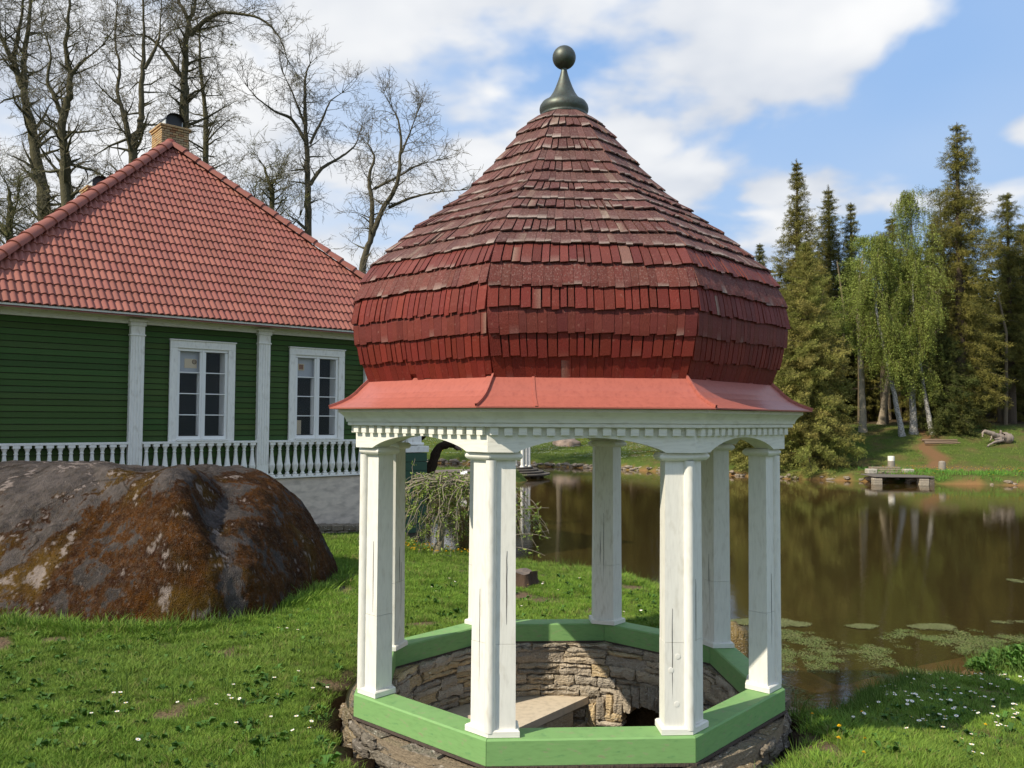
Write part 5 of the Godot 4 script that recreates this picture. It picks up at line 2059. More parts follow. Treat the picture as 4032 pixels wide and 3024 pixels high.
# stems: each a list of [x, y] with its radius at the foot; the first goes on down to the ground
func bare_tree(called: String, label: String, d: float, foot_x: float, stems: Array, sd: int, reach := 2.0, moss := 0.4, dense := 1.0) -> void:
	rng.seed = sd
	var gy := height(foot_x, d) - 0.1
	var o := thing(called, label, "tree", at(foot_x, gy, d), 0.0, "bare trees behind the house")
	var tb := MB.new()
	tb.col = Color(0.135, 0.115, 0.088).lerp(Color(0.125, 0.122, 0.060), moss)
	var tw := Twigs.new()
	tw.limbs = MB.new()
	tw.limbs.col = Color(0.12, 0.105, 0.08).lerp(Color(0.11, 0.108, 0.055), moss)
	tw.fine = MB.new()
	tw.fine.col = Color(0.14, 0.12, 0.09).lerp(Color(0.12, 0.115, 0.06), moss)
	for si in stems.size():
		var s: Array = stems[si]
		var r0: float = s[0] * 0.66
		var ctrl := []
		if si == 0:
			ctrl.append(Vector3(0, 0, 0))
		var zz := rf(-0.6, 0.6) if si > 0 else 0.0
		for i in range(1, s.size()):
			var k := float(i - 1) / (s.size() - 1)
			ctrl.append(Vector3(s[i][0] - foot_x, s[i][1] - gy, zz * k))
		var ps := bend_line(ctrl, 6, r0 * 0.16)
		var rs := PackedFloat32Array()
		var n := ps.size()
		for i in n:
			var t := float(i) / (n - 1)
			rs.append(maxf(0.014, r0 * (1.0 - 0.86 * t) * (1.0 + rf(-0.05, 0.09)) * (1.0 + (0.5 * exp(-t * 14.0) if si == 0 else 0.0))))
		tb.tube(ps, rs, 8)
		# the stem goes on as a few thinner shoots
		var tip := (ps[n - 1] - ps[n - 2]).normalized()
		for k in 4:
			branch(tw, ps[n - 1], (tip + Vector3(rf(-1, 1), rf(-0.3, 0.8), rf(-1, 1)) * 0.5).normalized(), reach * rf(0.35, 0.6), 0.016, 0, 0.1, 0.22, 0.75, 1)
		# limbs leave the stem all the way up
		for i in range(1, n):
			var y := ps[i].y
			if y < 5.2:
				continue
			var seg := ps[i].distance_to(ps[i - 1])
			var want := seg * 3.6 * dense
			while want > 0.0:
				if rng.randf() < want:
					var a := rf(0, TAU)
					var t := float(i) / n
					var dir := Vector3(cos(a), rf(0.0, 0.9), sin(a)).normalized()
					var l := reach * rf(0.3, 1.0) * (1.0 - 0.4 * t)
					branch(tw, ps[i].lerp(ps[i - 1], rng.randf()), dir, l, clampf(rs[i] * 0.42, 0.016, 0.085), 0, 0.12 if rng.randf() < 0.6 else -0.20, 0.26, 0.7, 1)
				want -= 1.0
	part("trunk", tb.mesh(M.bark), o)
	part("limbs", tw.limbs.mesh(M.bark), o).set_meta("kind", "stuff")
	part("twigs", tw.fine.mesh(M.twig), o).set_meta("kind", "stuff")
	var sets := [[], [], []]
	var tint := [[], [], []]
	for q in tw.leaf_at:
		var k := rng.randi() % 3
		sets[k].append(q)
		tint[k].append(Color(0.15, 0.128, 0.095).lerp(Color(0.135, 0.130, 0.06), moss * rng.randf() * 1.4) * rf(0.8, 1.2))
	for k in 3:
		if sets[k].size():
			many("fine_twigs", twig_sprays[k], sets[k], tint[k], o)
	if moss > 0.3:
		var places := []
		var cs := []
		for q in tw.leaf_at:
			if rng.randf() < moss * 0.22:
				places.append(Transform3D(Basis(Vector3.UP, rf(0, TAU)).scaled(Vector3.ONE * rf(0.6, 1.5)), q.origin))
				cs.append(Color(0.17, 0.175, 0.05) * rf(0.7, 1.3))
		if places.size():
			many("buds", moss_clump, places, cs, o)

func leaf_clump(n: int, spread: float, size: float, m: Material) -> ArrayMesh:
	var b := MB.new()
	for i in n:
		var c := Vector3(rf(-1, 1), rf(-1, 1), rf(-1, 1)) * spread
		var u := Vector3(rf(-1, 1), rf(-1, 1), rf(-1, 1)).normalized()
		var v := u.cross(Vector3(rf(-1, 1), rf(-1, 1), rf(-1, 1))).normalized()
		var s := size * rf(0.6, 1.3)
		b.col = Color(1, 1, 1) * rf(0.75, 1.25)
		b.quad(c - u * s, c - v * s * 0.42 + u * s * 0.1, c + u * s, c + v * s * 0.42 + u * s * 0.1)
	return b.mesh(m)

# a spray of needles: a twig along +x with side twigs, each a thin long leaf
func needle_spray(n: int, l: float, droop: float, wide: float, m: Material) -> ArrayMesh:
	var b := MB.new()
	for i in n:
		var t := (i + rf(0.0, 0.9)) / n
		var s := -1.0 if i % 2 else 1.0
		var p := Vector3(l * t, -droop * l * t * t, 0)
		var d := Vector3(rf(0.5, 1.0), rf(-0.9, 0.15) * (0.5 + droop), s * rf(0.35, 1.0)).normalized()
		var k := l * rf(0.22, 0.42) * (1.0 - 0.5 * t)
		var w := d.cross(Vector3(rf(-0.4, 0.4), 1, rf(-0.4, 0.4))).normalized() * wide * rf(0.7, 1.3)
		b.col = Color(1, 1, 1) * rf(0.7, 1.3)
		b.quad(p, p + d * k * 0.55 - w, p + d * k, p + d * k * 0.55 + w)
	b.col = Color(0.9, 0.9, 0.9)
	b.quad(Vector3(0, 0, -wide), Vector3(l * 0.5, -droop * l * 0.25, -wide), Vector3(l, -droop * l, 0), Vector3(l * 0.5, -droop * l * 0.25, wide))
	return b.mesh(m)

# a bushy shoot along +x: short needles-twigs all round a thin axis
func needle_bush(n: int, l: float, thick: float, size: float, wide: float, m: Material) -> ArrayMesh:
	var b := MB.new()
	for i in n:
		var p := Vector3(l * rng.randf(), rf(-1, 1) * thick, rf(-1, 1) * thick)
		var d := Vector3(rf(-0.2, 1.0), rf(-1, 0.6), rf(-1, 1)).normalized()
		var w := d.cross(Vector3(rf(-1, 1), rf(-1, 1), rf(-1, 1))).normalized() * wide * rf(0.7, 1.3)
		var k := size * rf(0.6, 1.4)
		b.col = Color(1, 1, 1) * rf(0.7, 1.3)
		b.quad(p, p + d * k * 0.5 - w, p + d * k, p + d * k * 0.5 + w)
	return b.mesh(m)

# a hanging twig with leaves along it
func leaf_strand(l: float, n: int, size: float) -> ArrayMesh:
	var b := MB.new()
	b.col = Color(0.55, 0.42, 0.4)
	var ps := PackedVector3Array()
	for i in 5:
		ps.append(Vector3(rf(-0.03, 0.03), -l * i / 4.0, rf(-0.03, 0.03)))
	b.tube(ps, PackedFloat32Array([0.006, 0.005, 0.004, 0.003, 0.003]), 3)
	for i in n:
		var c := Vector3(rf(-1, 1) * 0.055, -l * rng.randf(), rf(-1, 1) * 0.055)
		var u := Vector3(rf(-1, 1), rf(-1.4, 0.2), rf(-1, 1)).normalized()
		var v := u.cross(Vector3(rf(-1, 1), rf(-1, 1), rf(-1, 1))).normalized()
		var s := size * rf(0.6, 1.3)
		b.col = Color(1, 1, 1) * rf(0.75, 1.25)
		b.quad(c - u * s, c - v * s * 0.5 + u * s * 0.1, c + u * s, c + v * s * 0.5 + u * s * 0.1)
	return b.mesh(M.leaf)

# shape: half width of the crown at a height fraction; hang: how far the boughs sag
func conifer(called: String, label: String, group: String, pos: Vector3, h: float, wide: float, low: float, sd: int, c0: Color, c1: Color, hang: float, gaps: float, spray: ArrayMesh, round_top := 0.8, lean := 0.0, thick := 8) -> Node3D:
	rng.seed = sd
	var o := thing(called, label, "tree", pos, 0.0, group)
	var tb := MB.new()
	tb.col = Color(0.13, 0.10, 0.075)
	var ps := PackedVector3Array()
	var rs := PackedFloat32Array()
	for i in 13:
		var t := i / 12.0
		ps.append(Vector3(lean * h * t * (1.0 - t) * 2.0, h * t, 0))
		rs.append(maxf(0.012, (0.018 * h + 0.03) * pow(1.0 - t, 0.8)))
	tb.tube(ps, rs, 8)
	var bb := MB.new()
	bb.col = Color(0.10, 0.08, 0.055)
	var places := []
	var cols := []
	var y := low * h
	var phase := 0.0
	while y < h * 0.985:
		var t := (y - low * h) / (h - low * h)
		var n := 5 + rng.randi() % 3
		phase += rf(0.3, 1.2)
		var reach := wide * pow(1.0 - t, round_top) * (0.75 + 0.25 * sm(0.0, 0.12, t)) + 0.10
		var axis := Vector3(lean * h * (y / h) * (1.0 - y / h) * 2.0, y, 0)
		for i in n:
			if rng.randf() < gaps:
				continue
			var a := phase + TAU * i / n + rf(-0.25, 0.25)
			var l := reach * rf(0.55, 1.12)
			var o2 := Vector3(cos(a), 0, sin(a))
			var rise := lerpf(-0.12, 0.55, t)
			var bp := PackedVector3Array()
			var br := PackedFloat32Array()
			var m := maxi(3, int(l / 0.22))
			for k in m + 1:
				var q := float(k) / m
				bp.append(axis + o2 * (l * q) + Vector3(0, l * (rise * q - hang * q * q + 0.28 * hang * q * q * q), 0))
				br.append(maxf(0.006, 0.028 * (1.0 - q) * (0.4 + l / 2.5)))
			bb.tube(bp, br, 3)
			var tone := rf(0.0, 1.0)
			for k in range(1, m + 1):
				var q := float(k) / m
				if q < 0.22 and l > 0.8:
					continue
				var dir := (bp[k] - bp[k - 1]).normalized()
				for s in thick:
					var stray := Vector3(rf(-1, 1), rf(-0.8, 0.5) - hang * 0.6, rf(-1, 1))
					var dd := (dir * rf(0.1, 0.9) + stray * 0.8).normalized()
					var zx := dd.cross(Vector3(rf(-0.5, 0.5), 1, rf(-0.5, 0.5))).normalized()
					var sc := rf(0.5, 1.1) * (0.30 + 0.70 * minf(1.0, l / 1.2))
					var spot := bp[k - 1].lerp(bp[k], rng.randf()) + stray * 0.13 * sc
					places.append(Transform3D(Basis(dd, zx.cross(dd), zx).scaled_local(Vector3.ONE * sc), spot))
					cols.append(c0.lerp(c1, clampf(tone * 0.7 + rng.randf() * 0.45, 0, 1)) * rf(0.65, 1.35))
		y += rf(0.20, 0.34) * (0.7 + 0.02 * h)
	# the leading shoot
	for i in 8:
		var d := Vector3(rf(-0.5, 0.5), 1.0, rf(-0.5, 0.5)).normalized()
		var zx := d.cross(Vector3.RIGHT).normalized()
		places.append(Transform3D(Basis(d, zx.cross(d), zx).scaled_local(Vector3.ONE * 0.5), Vector3(0, h * 0.985 - i * 0.06, 0)))
		cols.append(c0)
	part("trunk", tb.mesh(M.bark), o)
	part("boughs", bb.mesh(M.twig), o).set_meta("kind", "stuff")
	many("needles", spray, places, cols, o)
	return o

# a leafing broad-leaved tree with a light, hanging crown
func light_tree(called: String, label: String, group: String, pos: Vector3, trunk: Array, r0: float, crown_low: float, wide: float, sd: int, c0: Color, c1: Color, bark: Material, bark_c: Color, leaf: ArrayMesh, hang: float, dense: float) -> Node3D:
	rng.seed = sd
	var o := thing(called, label, "tree", pos, 0.0, group)
	var ctrl := trunk.map(func(p): return Vector3(p[0], p[1], 0))
	var ps := bend_line(ctrl, 6, 0.02)
	var rs := PackedFloat32Array()
	var n := ps.size()
	for i in n:
		var t := float(i) / (n - 1)
		rs.append(maxf(0.012, r0 * (1.0 - 0.88 * t) * (1.0 + 0.5 * exp(-t * 22.0))))
	var tb := MB.new()
	tb.col = bark_c
	tb.tube(ps, rs, 8)
	part("trunk", tb.mesh(bark), o)
	var bb := MB.new()
	bb.col = Color(0.13, 0.11, 0.08)
	var places := []
	var cols := []
	var top: float = ps[n - 1].y
	for i in n:
		var y := ps[i].y
		if y < crown_low:
			continue
		var t := (y - crown_low) / (top - crown_low)
		var reach := wide * pow(sin(PI * clampf(0.14 + 0.80 * t, 0, 1)), 0.8)
		var k := int(ceil(3.2 * dense))
		for j in k:
			var a := rf(0, TAU)
			var l := reach * rf(0.45, 1.1)
			var up := rf(0.4, 1.1)
			var bp := PackedVector3Array()
			var br := PackedFloat32Array()
			var m := maxi(3, int(l / 0.25))
			for q in m + 1:
				var f := float(q) / m
				bp.append(ps[i] + Vector3(cos(a) * l * f, l * (up * f - hang * 1.25 * f * f), sin(a) * l * f) + Vector3(rf(-1, 1), rf(-1, 1), rf(-1, 1)) * 0.05)
				br.append(maxf(0.006, rs[i] * 0.4 * (1.0 - f)))
			bb.tube(bp, br, 3)
			var tone := rng.randf()
			for q in range(1, m + 1):
				for s in 7:
					var p := bp[q] + Vector3(rf(-0.2, 0.2), rf(-0.12, 0.12), rf(-0.2, 0.2))
					places.append(Transform3D(Basis(Vector3(rf(-1, 1), 0.2, rf(-1, 1)).normalized(), rf(-0.5, 0.5)) * Basis(Vector3.UP, rf(0, TAU)).scaled(Vector3(rf(0.7, 1.3), rf(0.5, 1.35), rf(0.7, 1.3))), p))
					cols.append(c0.lerp(c1, clampf(tone * 0.6 + rng.randf() * 0.5, 0, 1)) * rf(0.75, 1.25))
	part("boughs", bb.mesh(M.twig), o).set_meta("kind", "stuff")
	many("leaves", leaf, places, cols, o)
	return o

func again(src: Node3D, called: String, label: String, group: String, pos: Vector3, turn: float, s: float) -> void:
	var c: Node3D = src.duplicate()
	c.name = numbered(called)
	add_child(c)
	c.position = pos
	c.rotation.y = turn
	c.scale = Vector3.ONE * s
	tag(c, label, "tree", group)

func make_bare_trees() -> void:
	rng.seed = 2
	twig_sprays = [twig_spray(0.55, 0.0068), twig_spray(0.5, 0.0065), twig_spray(0.62, 0.007)]
	moss_clump = leaf_clump(9, 0.07, 0.03, M.moss)
	bare_tree("bare_tree", "bare thick-trunked tree forking high, farthest left behind the house", 33.0, -17.6, [[0.42, [-18.29, 8.79], [-18.65, 11.03], [-19.06, 12.95], [-19.31, 14.06], [-19.37, 15.16], [-19.26, 16.83], [-19.17, 19.2]], [0.22, [-19.4, 14.39], [-19.82, 15.44], [-19.84, 16.1], [-19.71, 17.38], [-19.63, 19.0]], [0.16, [-19.82, 15.44], [-20.37, 16.66], [-20.73, 17.6]]], 11, 2.6, 0.45, 1.25)
	bare_tree("bare_tree", "bare tree with two long upright stems, second from the left behind the house", 31.0, -16.3, [[0.33, [-16.49, 9.17], [-16.59, 10.97], [-16.71, 12.26], [-16.51, 13.3], [-16.48, 14.08], [-16.66, 15.12], [-16.59, 16.43], [-16.51, 18.5]], [0.15, [-16.71, 12.52], [-17.02, 13.29], [-17.24, 13.81], [-17.14, 14.85], [-17.45, 15.9]], [0.13, [-16.48, 14.08], [-16.03, 14.6], [-15.33, 15.18]]], 12, 2.4, 0.4, 1.25)
	bare_tree("bare_tree", "bare twin-stemmed tree rising just left of the brick chimney", 30.0, -13.6, [[0.26, [-13.61, 10.42], [-13.46, 11.42], [-13.36, 12.18], [-13.36, 13.43], [-13.31, 14.44], [-13.36, 15.45], [-13.42, 17.6]], [0.17, [-13.63, 10.67], [-13.86, 11.67], [-14.13, 12.52], [-14.35, 13.22], [-14.32, 14.18], [-14.55, 15.19], [-14.5, 16.9]], [0.11, [-13.28, 13.94], [-12.9, 14.8], [-12.82, 15.45], [-12.81, 16.9]]], 13, 2.2, 0.35, 1.1)
	bare_tree("bare_tree", "bare tree behind the brick chimney with one long limb arching to the right", 32.0, -12.6, [[0.30, [-12.61, 12.64], [-12.64, 14.24], [-12.62, 15.59], [-12.54, 16.67], [-12.9, 17.48], [-12.96, 18.9]], [0.16, [-12.54, 16.67], [-12.28, 17.16], [-12.19, 18.6]], [0.16, [-12.44, 16.08], [-12.08, 16.5], [-11.51, 16.89], [-10.98, 16.98], [-9.8, 16.77], [-9.08, 16.14], [-8.67, 15.14]], [0.13, [-12.78, 14.51], [-13.38, 15.42], [-14.03, 15.96], [-14.46, 15.95]]], 14, 2.2, 0.4, 1.1)
	bare_tree("bare_tree", "slender bare tree with dark knotty twigs just right of the chimney", 36.0, -13.2, [[0.22, [-13.23, 12.25], [-13.28, 14.65], [-13.49, 16.16], [-13.62, 17.97], [-13.73, 18.6]]], 15, 2.3, 0.6, 1.9)
	bare_tree("bare_tree", "tall bare tree with spreading crown standing alone against the sky", 34.0, -8.3, [[0.25, [-8.28, 8.5], [-8.32, 10.7], [-8.37, 11.89], [-8.44, 13.09], [-8.5, 14.59], [-8.48, 15.31], [-8.31, 15.86]], [0.13, [-8.23, 10.88], [-7.77, 11.6], [-7.07, 12.08], [-6.55, 12.56], [-6.32, 13.22]], [0.11, [-8.38, 12.55], [-8.98, 13.51], [-9.7, 13.86], [-10.42, 14.4], [-10.78, 14.82]], [0.10, [-8.26, 12.55], [-7.8, 13.51], [-7.46, 14.3], [-6.99, 14.66]], [0.08, [-8.51, 13.39], [-9.06, 14.77], [-9.43, 15.49]]], 16, 1.5, 0.3, 0.95)
	bare_tree("bare_tree", "bare forked tree leaning right between the tiled roof and the shingled dome", 28.0, -5.5, [[0.20, [-5.01, 6.09], [-4.72, 7.45], [-4.71, 8.58], [-4.82, 9.41], [-4.65, 10.1], [-4.86, 10.59]], [0.15, [-4.72, 7.45], [-4.34, 8.34], [-3.87, 9.17], [-3.73, 10.3], [-3.79, 11.19], [-3.99, 11.63]], [0.08, [-4.64, 9.07], [-3.87, 9.47], [-3.19, 9.86], [-2.56, 10.02]], [0.09, [-4.15, 8.44], [-3.42, 8.73], [-2.6, 8.89], [-1.73, 8.94]], [0.07, [-3.73, 10.3], [-3.5, 11.0], [-3.26, 11.79]]], 17, 1.1, 0.3, 1.0)
	bare_tree("mossy_tree", "low mossy tree with drooping twigs showing over the right roof slope", 30.0, -8.6, [[0.20, [-8.6, 8.71], [-8.77, 9.86], [-8.97, 10.49]], [0.12, [-8.72, 9.6], [-8.47, 10.07]], [0.1, [-8.65, 8.0], [-9.2, 9.2]], [0.1, [-8.62, 7.4], [-7.6, 8.6]]], 18, 1.5, 0.9, 2.2)
	bare_tree("mossy_tree", "brownish mossy tree at the left edge above the lowest roof corner", 26.0, -15.6, [[0.24, [-15.57, 6.26], [-15.57, 7.99], [-15.68, 8.57]], [0.12, [-15.58, 7.42], [-15.16, 8.0]], [0.12, [-15.58, 6.9], [-16.3, 7.9]]], 19, 1.5, 0.9, 2.4)

func make_wood() -> void:
	rng.seed = 5
	var spray := needle_bush(30, 0.40, 0.055, 0.12, 0.012, M.needle)
	var soft := needle_bush(28, 0.26, 0.11, 0.085, 0.010, M.larch_needle)
	var birch_leaf := leaf_strand(0.75, 34, 0.030)
	var tree_leaf := leaf_clump(26, 0.20, 0.030, M.leaf)
	var olive0 := Color(0.125, 0.130, 0.030)
	var olive1 := Color(0.235, 0.205, 0.046)
	var dark0 := Color(0.078, 0.096, 0.027)
	var dark1 := Color(0.165, 0.155, 0.040)
	var lar0 := Color(0.165, 0.205, 0.040)
	var lar1 := Color(0.275, 0.235, 0.065)
	var gr := "spruces on the far bank"
	var put := func(x: float, d: float) -> Vector3: return at(x, height(x, d) - 0.1, d)
	var s1 := conifer("spruce", "tallest spruce on the far bank, ragged top standing clear of the wood", gr, put.call(21.2, 40.0), 14.8, 1.9, 0.05, 61, olive0, olive1, 0.45, 0.30, spray, 0.55)
	var s2 := conifer("spruce", "spruce with a thin pointed top, left of the two rising above the dome's right edge", gr, put.call(15.9, 47.0), 14.9, 2.7, 0.10, 62, olive0, olive1, 0.30, 0.22, spray, 0.95)
	conifer("spruce", "dark dense spruce beside the thin topped one, above the light green larch", gr, put.call(18.6, 49.5), 13.9, 2.3, 0.08, 63, dark0, olive1, 0.40, 0.12, spray, 0.85)
	conifer("spruce", "narrow spruce closely behind the dark dense one, shorter top", gr, put.call(20.3, 50.5), 13.0, 2.1, 0.08, 69, dark0, olive1, 0.40, 0.15, spray, 0.85)
	conifer("spruce", "small distant spruce whose tip just shows beside the dome", gr, put.call(18.2, 62.0), 12.4, 1.9, 0.08, 64, dark0, dark1, 0.35, 0.05, spray, 0.8)
	var s3 := conifer("spruce", "brown green spruce at the right edge of the view, dim lower trunk", gr, put.call(25.9, 44.0), 12.2, 2.0, 0.20, 65, dark0, olive1, 0.50, 0.25, spray, 0.6)
	for e in [[28.2, 46.5, 0.9, "dark spruce cut by the right edge of the view, behind the brown green one"], [24.2, 48.5, 0.92, "dark spruce filling the gap right of the tallest one"], [22.8, 50.5, 0.98, "dark spruce close behind the tallest one, slightly to its right"], [17.2, 52.0, 0.78, "dark spruce behind the birch crowns, lower than the birch tops"], [19.6, 46.8, 0.62, "short dark spruce behind the white birch stems"]]:
		again(s3, "spruce", e[3], gr, put.call(e[0], e[1]), rf(0, TAU), e[2])
	# soft light green conifers that hang over the water
	conifer("larch", "broad light green larch hanging over the water beside the landing stage", "larches by the pond", put.call(12.35, 35.4), 9.6, 2.5, 0.0, 66, lar0, lar1, 0.22, 0.05, soft, 0.75, 0.0, 13)
	conifer("larch", "slimmer light green larch right behind the broad one", "larches by the pond", put.call(13.7, 38.8), 9.4, 1.5, 0.03, 67, lar0, lar1, 0.22, 0.08, soft, 0.75, 0.0, 13)
	conifer("larch", "low light green larch at the dome's right edge over the pond", "larches by the pond", put.call(11.0, 37.5), 8.0, 2.4, 0.0, 68, lar0, lar1, 0.22, 0.06, soft, 0.7, 0.0, 13)
	# the low fir in front of the tall spruce
	conifer("fir", "low dense fir at the foot of the tallest spruce, above the clay path", "firs by the clay path", put.call(20.1, 39.2), 4.6, 1.45, 0.0, 70, Color(0.06, 0.085, 0.018), Color(0.12, 0.125, 0.03), 0.45, 0.05, spray, 0.5)
	var bg := "birches on the far bank"
	var bc := Color(0.62, 0.60, 0.55)
	var l0 := Color(0.185, 0.255, 0.045)
	var l1 := Color(0.27, 0.31, 0.07)
	light_tree("birch", "white stemmed birch leaning left, leftmost of the white stems", bg, put.call(17.95, 39.0), [[0, 0], [-0.35, 2.0], [-0.75, 4.0], [-1.15, 6.0], [-1.1, 8.0], [-0.9, 9.4]], 0.13, 3.0, 1.45, 71, l0, l1, M.birch_bark, bc, birch_leaf, 0.85, 0.8)
	light_tree("birch", "tall birch with a grey foot and the highest light green crown", bg, put.call(18.55, 39.2), [[0, 0], [-0.05, 2.5], [-0.1, 5.0], [0.05, 8.0], [0.0, 11.3]], 0.17, 2.6, 1.85, 72, l0, l1, M.birch_bark, bc * 0.7, birch_leaf, 0.9, 1.15)
	light_tree("birch", "white stemmed birch leaning left, nearest to the clay path", bg, put.call(19.3, 39.0), [[0, 0], [-0.25, 1.6], [-0.6, 4.0], [-0.8, 6.5], [-0.6, 8.6]], 0.13, 2.2, 1.45, 73, l0, l1, M.birch_bark, bc, birch_leaf, 0.9, 0.9)
	light_tree("aspen", "pale grey trunked tree with a thin light green crown beside the larches", "light green trees on the far bank", put.call(16.75, 40.5), [[0, 0], [-0.05, 3.0], [-0.15, 5.0], [-0.1, 7.0], [0.2, 9.2]], 0.17, 3.8, 1.5, 74, l0, l1, M.bark, Color(0.46, 0.40, 0.31), tree_leaf, 0.5, 0.9)
	light_tree("aspen", "pale trunk leaning right between the white birches and the grey trunk", "light green trees on the far bank", put.call(18.8, 43.2), [[0, 0], [0.35, 2.2], [0.9, 5.0], [1.1, 8.0]], 0.20, 4.5, 1.2, 75, l0, l1, M.bark, Color(0.40, 0.33, 0.25), tree_leaf, 0.5, 0.7)
	var lt := light_tree("leafing_tree", "thinly leafed tree spreading behind the tallest spruce", "light green trees on the far bank", put.call(23.6, 46.5), [[0, 0], [0.1, 3.0], [-0.1, 6.0], [0.2, 9.0], [0.0, 12.3]], 0.22, 3.5, 2.8, 76, Color(0.12, 0.145, 0.04), Color(0.18, 0.185, 0.06), M.bark, Color(0.20, 0.17, 0.13), tree_leaf, 0.2, 0.75)
	# trees hidden by the dome from here, whose light green shows in the water
	for e in [[3.0, 54.0, 0.9], [6.2, 52.0, 1.0], [9.3, 48.0, 0.95], [0.2, 58.0, 1.0]]:
		again(lt, "leafing_tree", "light green tree on the far bank straight behind the well, mirrored in the pond", "light green trees behind the well", put.call(e[0], e[1]), rf(0, TAU), e[2])
	for e in [[1.5, 60.0, 0.85], [4.8, 59.0, 0.95], [8.0, 56.0, 0.9], [11.5, 50.0, 0.6], [-2.0, 63.0, 0.7], [10.2, 44.0, 0.55]]:
		again(s2, "spruce", "spruce of the wood behind the far lawn, hidden behind the dome", "spruces behind the far lawn", put.call(e[0], e[1]), rf(0, TAU), e[2])
	# dim inner wood: trunks that can be told apart behind the first row
	for i in 26:
		var x := 14.5 + i * 0.62 + rf(-0.3, 0.3)
		var d := 46.0 + (i % 4) * 2.6 + rf(-0.8, 0.8)
		again(s3 if i % 2 else s1, "spruce", "dark spruce in the shade of the wood behind the birches", "spruces inside the wood", put.call(x, d), rf(0, TAU), rf(0.48, 0.68))
	for i in 16:
		var tb := MB.new()
		var r := rf(0.06, 0.16)
		var hh := rf(6.0, 9.0)
		var x := 16.3 + i * 0.72 + rf(-0.25, 0.25)
		var d := rf(43.0, 46.5)
		tb.col = Color(0.21, 0.165, 0.115) * rf(0.7, 1.3)
		tb.tube(PackedVector3Array([Vector3.ZERO, Vector3(rf(-0.1, 0.1), hh * 0.3, 0), Vector3(rf(-0.3, 0.3), hh * 0.7, rf(-0.2, 0.2)), Vector3(rf(-0.4, 0.4), hh, 0)]), PackedFloat32Array([r * 1.3, r, r * 0.8, r * 0.4]), 7)
		var o := thing("slender_tree", "thin branchless tree standing in the shaded wood", "tree", put.call(x, d), 0.0, "thin trunks in the wood")
		part("trunk", tb.mesh(M.bark), o)
		var bb := MB.new()
		bb.col = Color(0.11, 0.09, 0.06)
		for k in 14:
			var y := rf(1.4, hh * 0.9)
			var a := rf(0, TAU)
			var l := rf(0.3, 1.0)
			bb.tube(PackedVector3Array([Vector3(0, y, 0), Vector3(cos(a) * l * 0.5, y + 0.05, sin(a) * l * 0.5), Vector3(cos(a) * l, y - 0.15 * l, sin(a) * l)]), PackedFloat32Array([0.02, 0.013, 0.007]), 3)
		part("dead_boughs", bb.mesh(M.twig), o).set_meta("kind", "stuff")
	# the far wood, one mass
	var wb := []
	var wc := []
	for i in 340:
		var x := rf(-40.0, 60.0)
		var d := 62.0 + rf(0, 26.0)
		if x > 12.0:
			d = 53.0 + rf(0, 26.0)
		var s := rf(0.75, 1.15) * (0.80 if x > 12.0 else 1.0)
		if x < 14.0:
			s *= 0.72
		if x < -4.0:
			s *= 0.55
			d += 10.0
		wb.append(Transform3D(Basis(Vector3.UP, rf(0, TAU)).scaled(Vector3.ONE * s), put.call(x, d)))
		wc.append(Color(0.8, 0.8, 0.8).lerp(Color(1.2, 1.15, 0.9), rng.randf()))
	many("far_wood", plain_conifer(12.0, 2.2), wb, wc)
	# low scrub that closes the wood at eye height
	var sb := []
	var sc := []
	var scrub := leaf_clump(60, 0.75, 0.16, M.needle)
	for i in 900:
		var x := rf(-12.0, 40.0)
		var d := rf(52.0, 66.0)
		if x < 12.0:
			d = rf(60.0, 70.0)
		sb.append(Transform3D(Basis(Vector3.UP, rf(0, TAU)).scaled(Vector3(1.3, rf(0.8, 2.0), 1.3)), put.call(x, d) + Vector3(0, rf(0.2, 1.6), 0)))
		sc.append(Color(0.035, 0.046, 0.015) * rf(0.6, 1.4))
	many("undergrowth", scrub, sb, sc)

func plain_conifer(h: float, wide: float) -> ArrayMesh:
	var b := MB.new()
	b.col = Color(0.12, 0.09, 0.065)
	b.tube(PackedVector3Array([Vector3.ZERO, Vector3(0, h * 0.5, 0), Vector3(0, h, 0)]), PackedFloat32Array([0.2, 0.12, 0.02]), 6)
	var y := h * 0.16
	while y < h * 0.98:
		var t := (y / h - 0.16) / 0.84
		for i in 8:
			var a := rf(0, TAU)
			var l := (wide * pow(1.0 - t, 0.8) + 0.15) * rf(0.6, 1.1)
			var o := Vector3(cos(a), 0, sin(a))
			var s := o.cross(Vector3.UP) * 0.12
			for k in 6:
				var q := (k + 0.5) / 6.0
				var p := Vector3(0, y, 0) + o * l * q + Vector3(0, -0.35 * l * q * q + 0.15 * l * q, 0)
				var d := (o + s.normalized() * rf(-1.1, 1.1) + Vector3(0, -0.5, 0)).normalized()
				var w := d.cross(Vector3(rf(-0.5, 0.5), 1, rf(-0.5, 0.5))).normalized() * 0.10
				var c := Color(0.040, 0.050, 0.014).lerp(Color(0.10, 0.088, 0.024), rng.randf())
				b.col = c
				b.quad(p, p + d * 0.32 - w, p + d * 0.62, p + d * 0.32 + w)
		y += 0.34
	return b.mesh(M.needle)

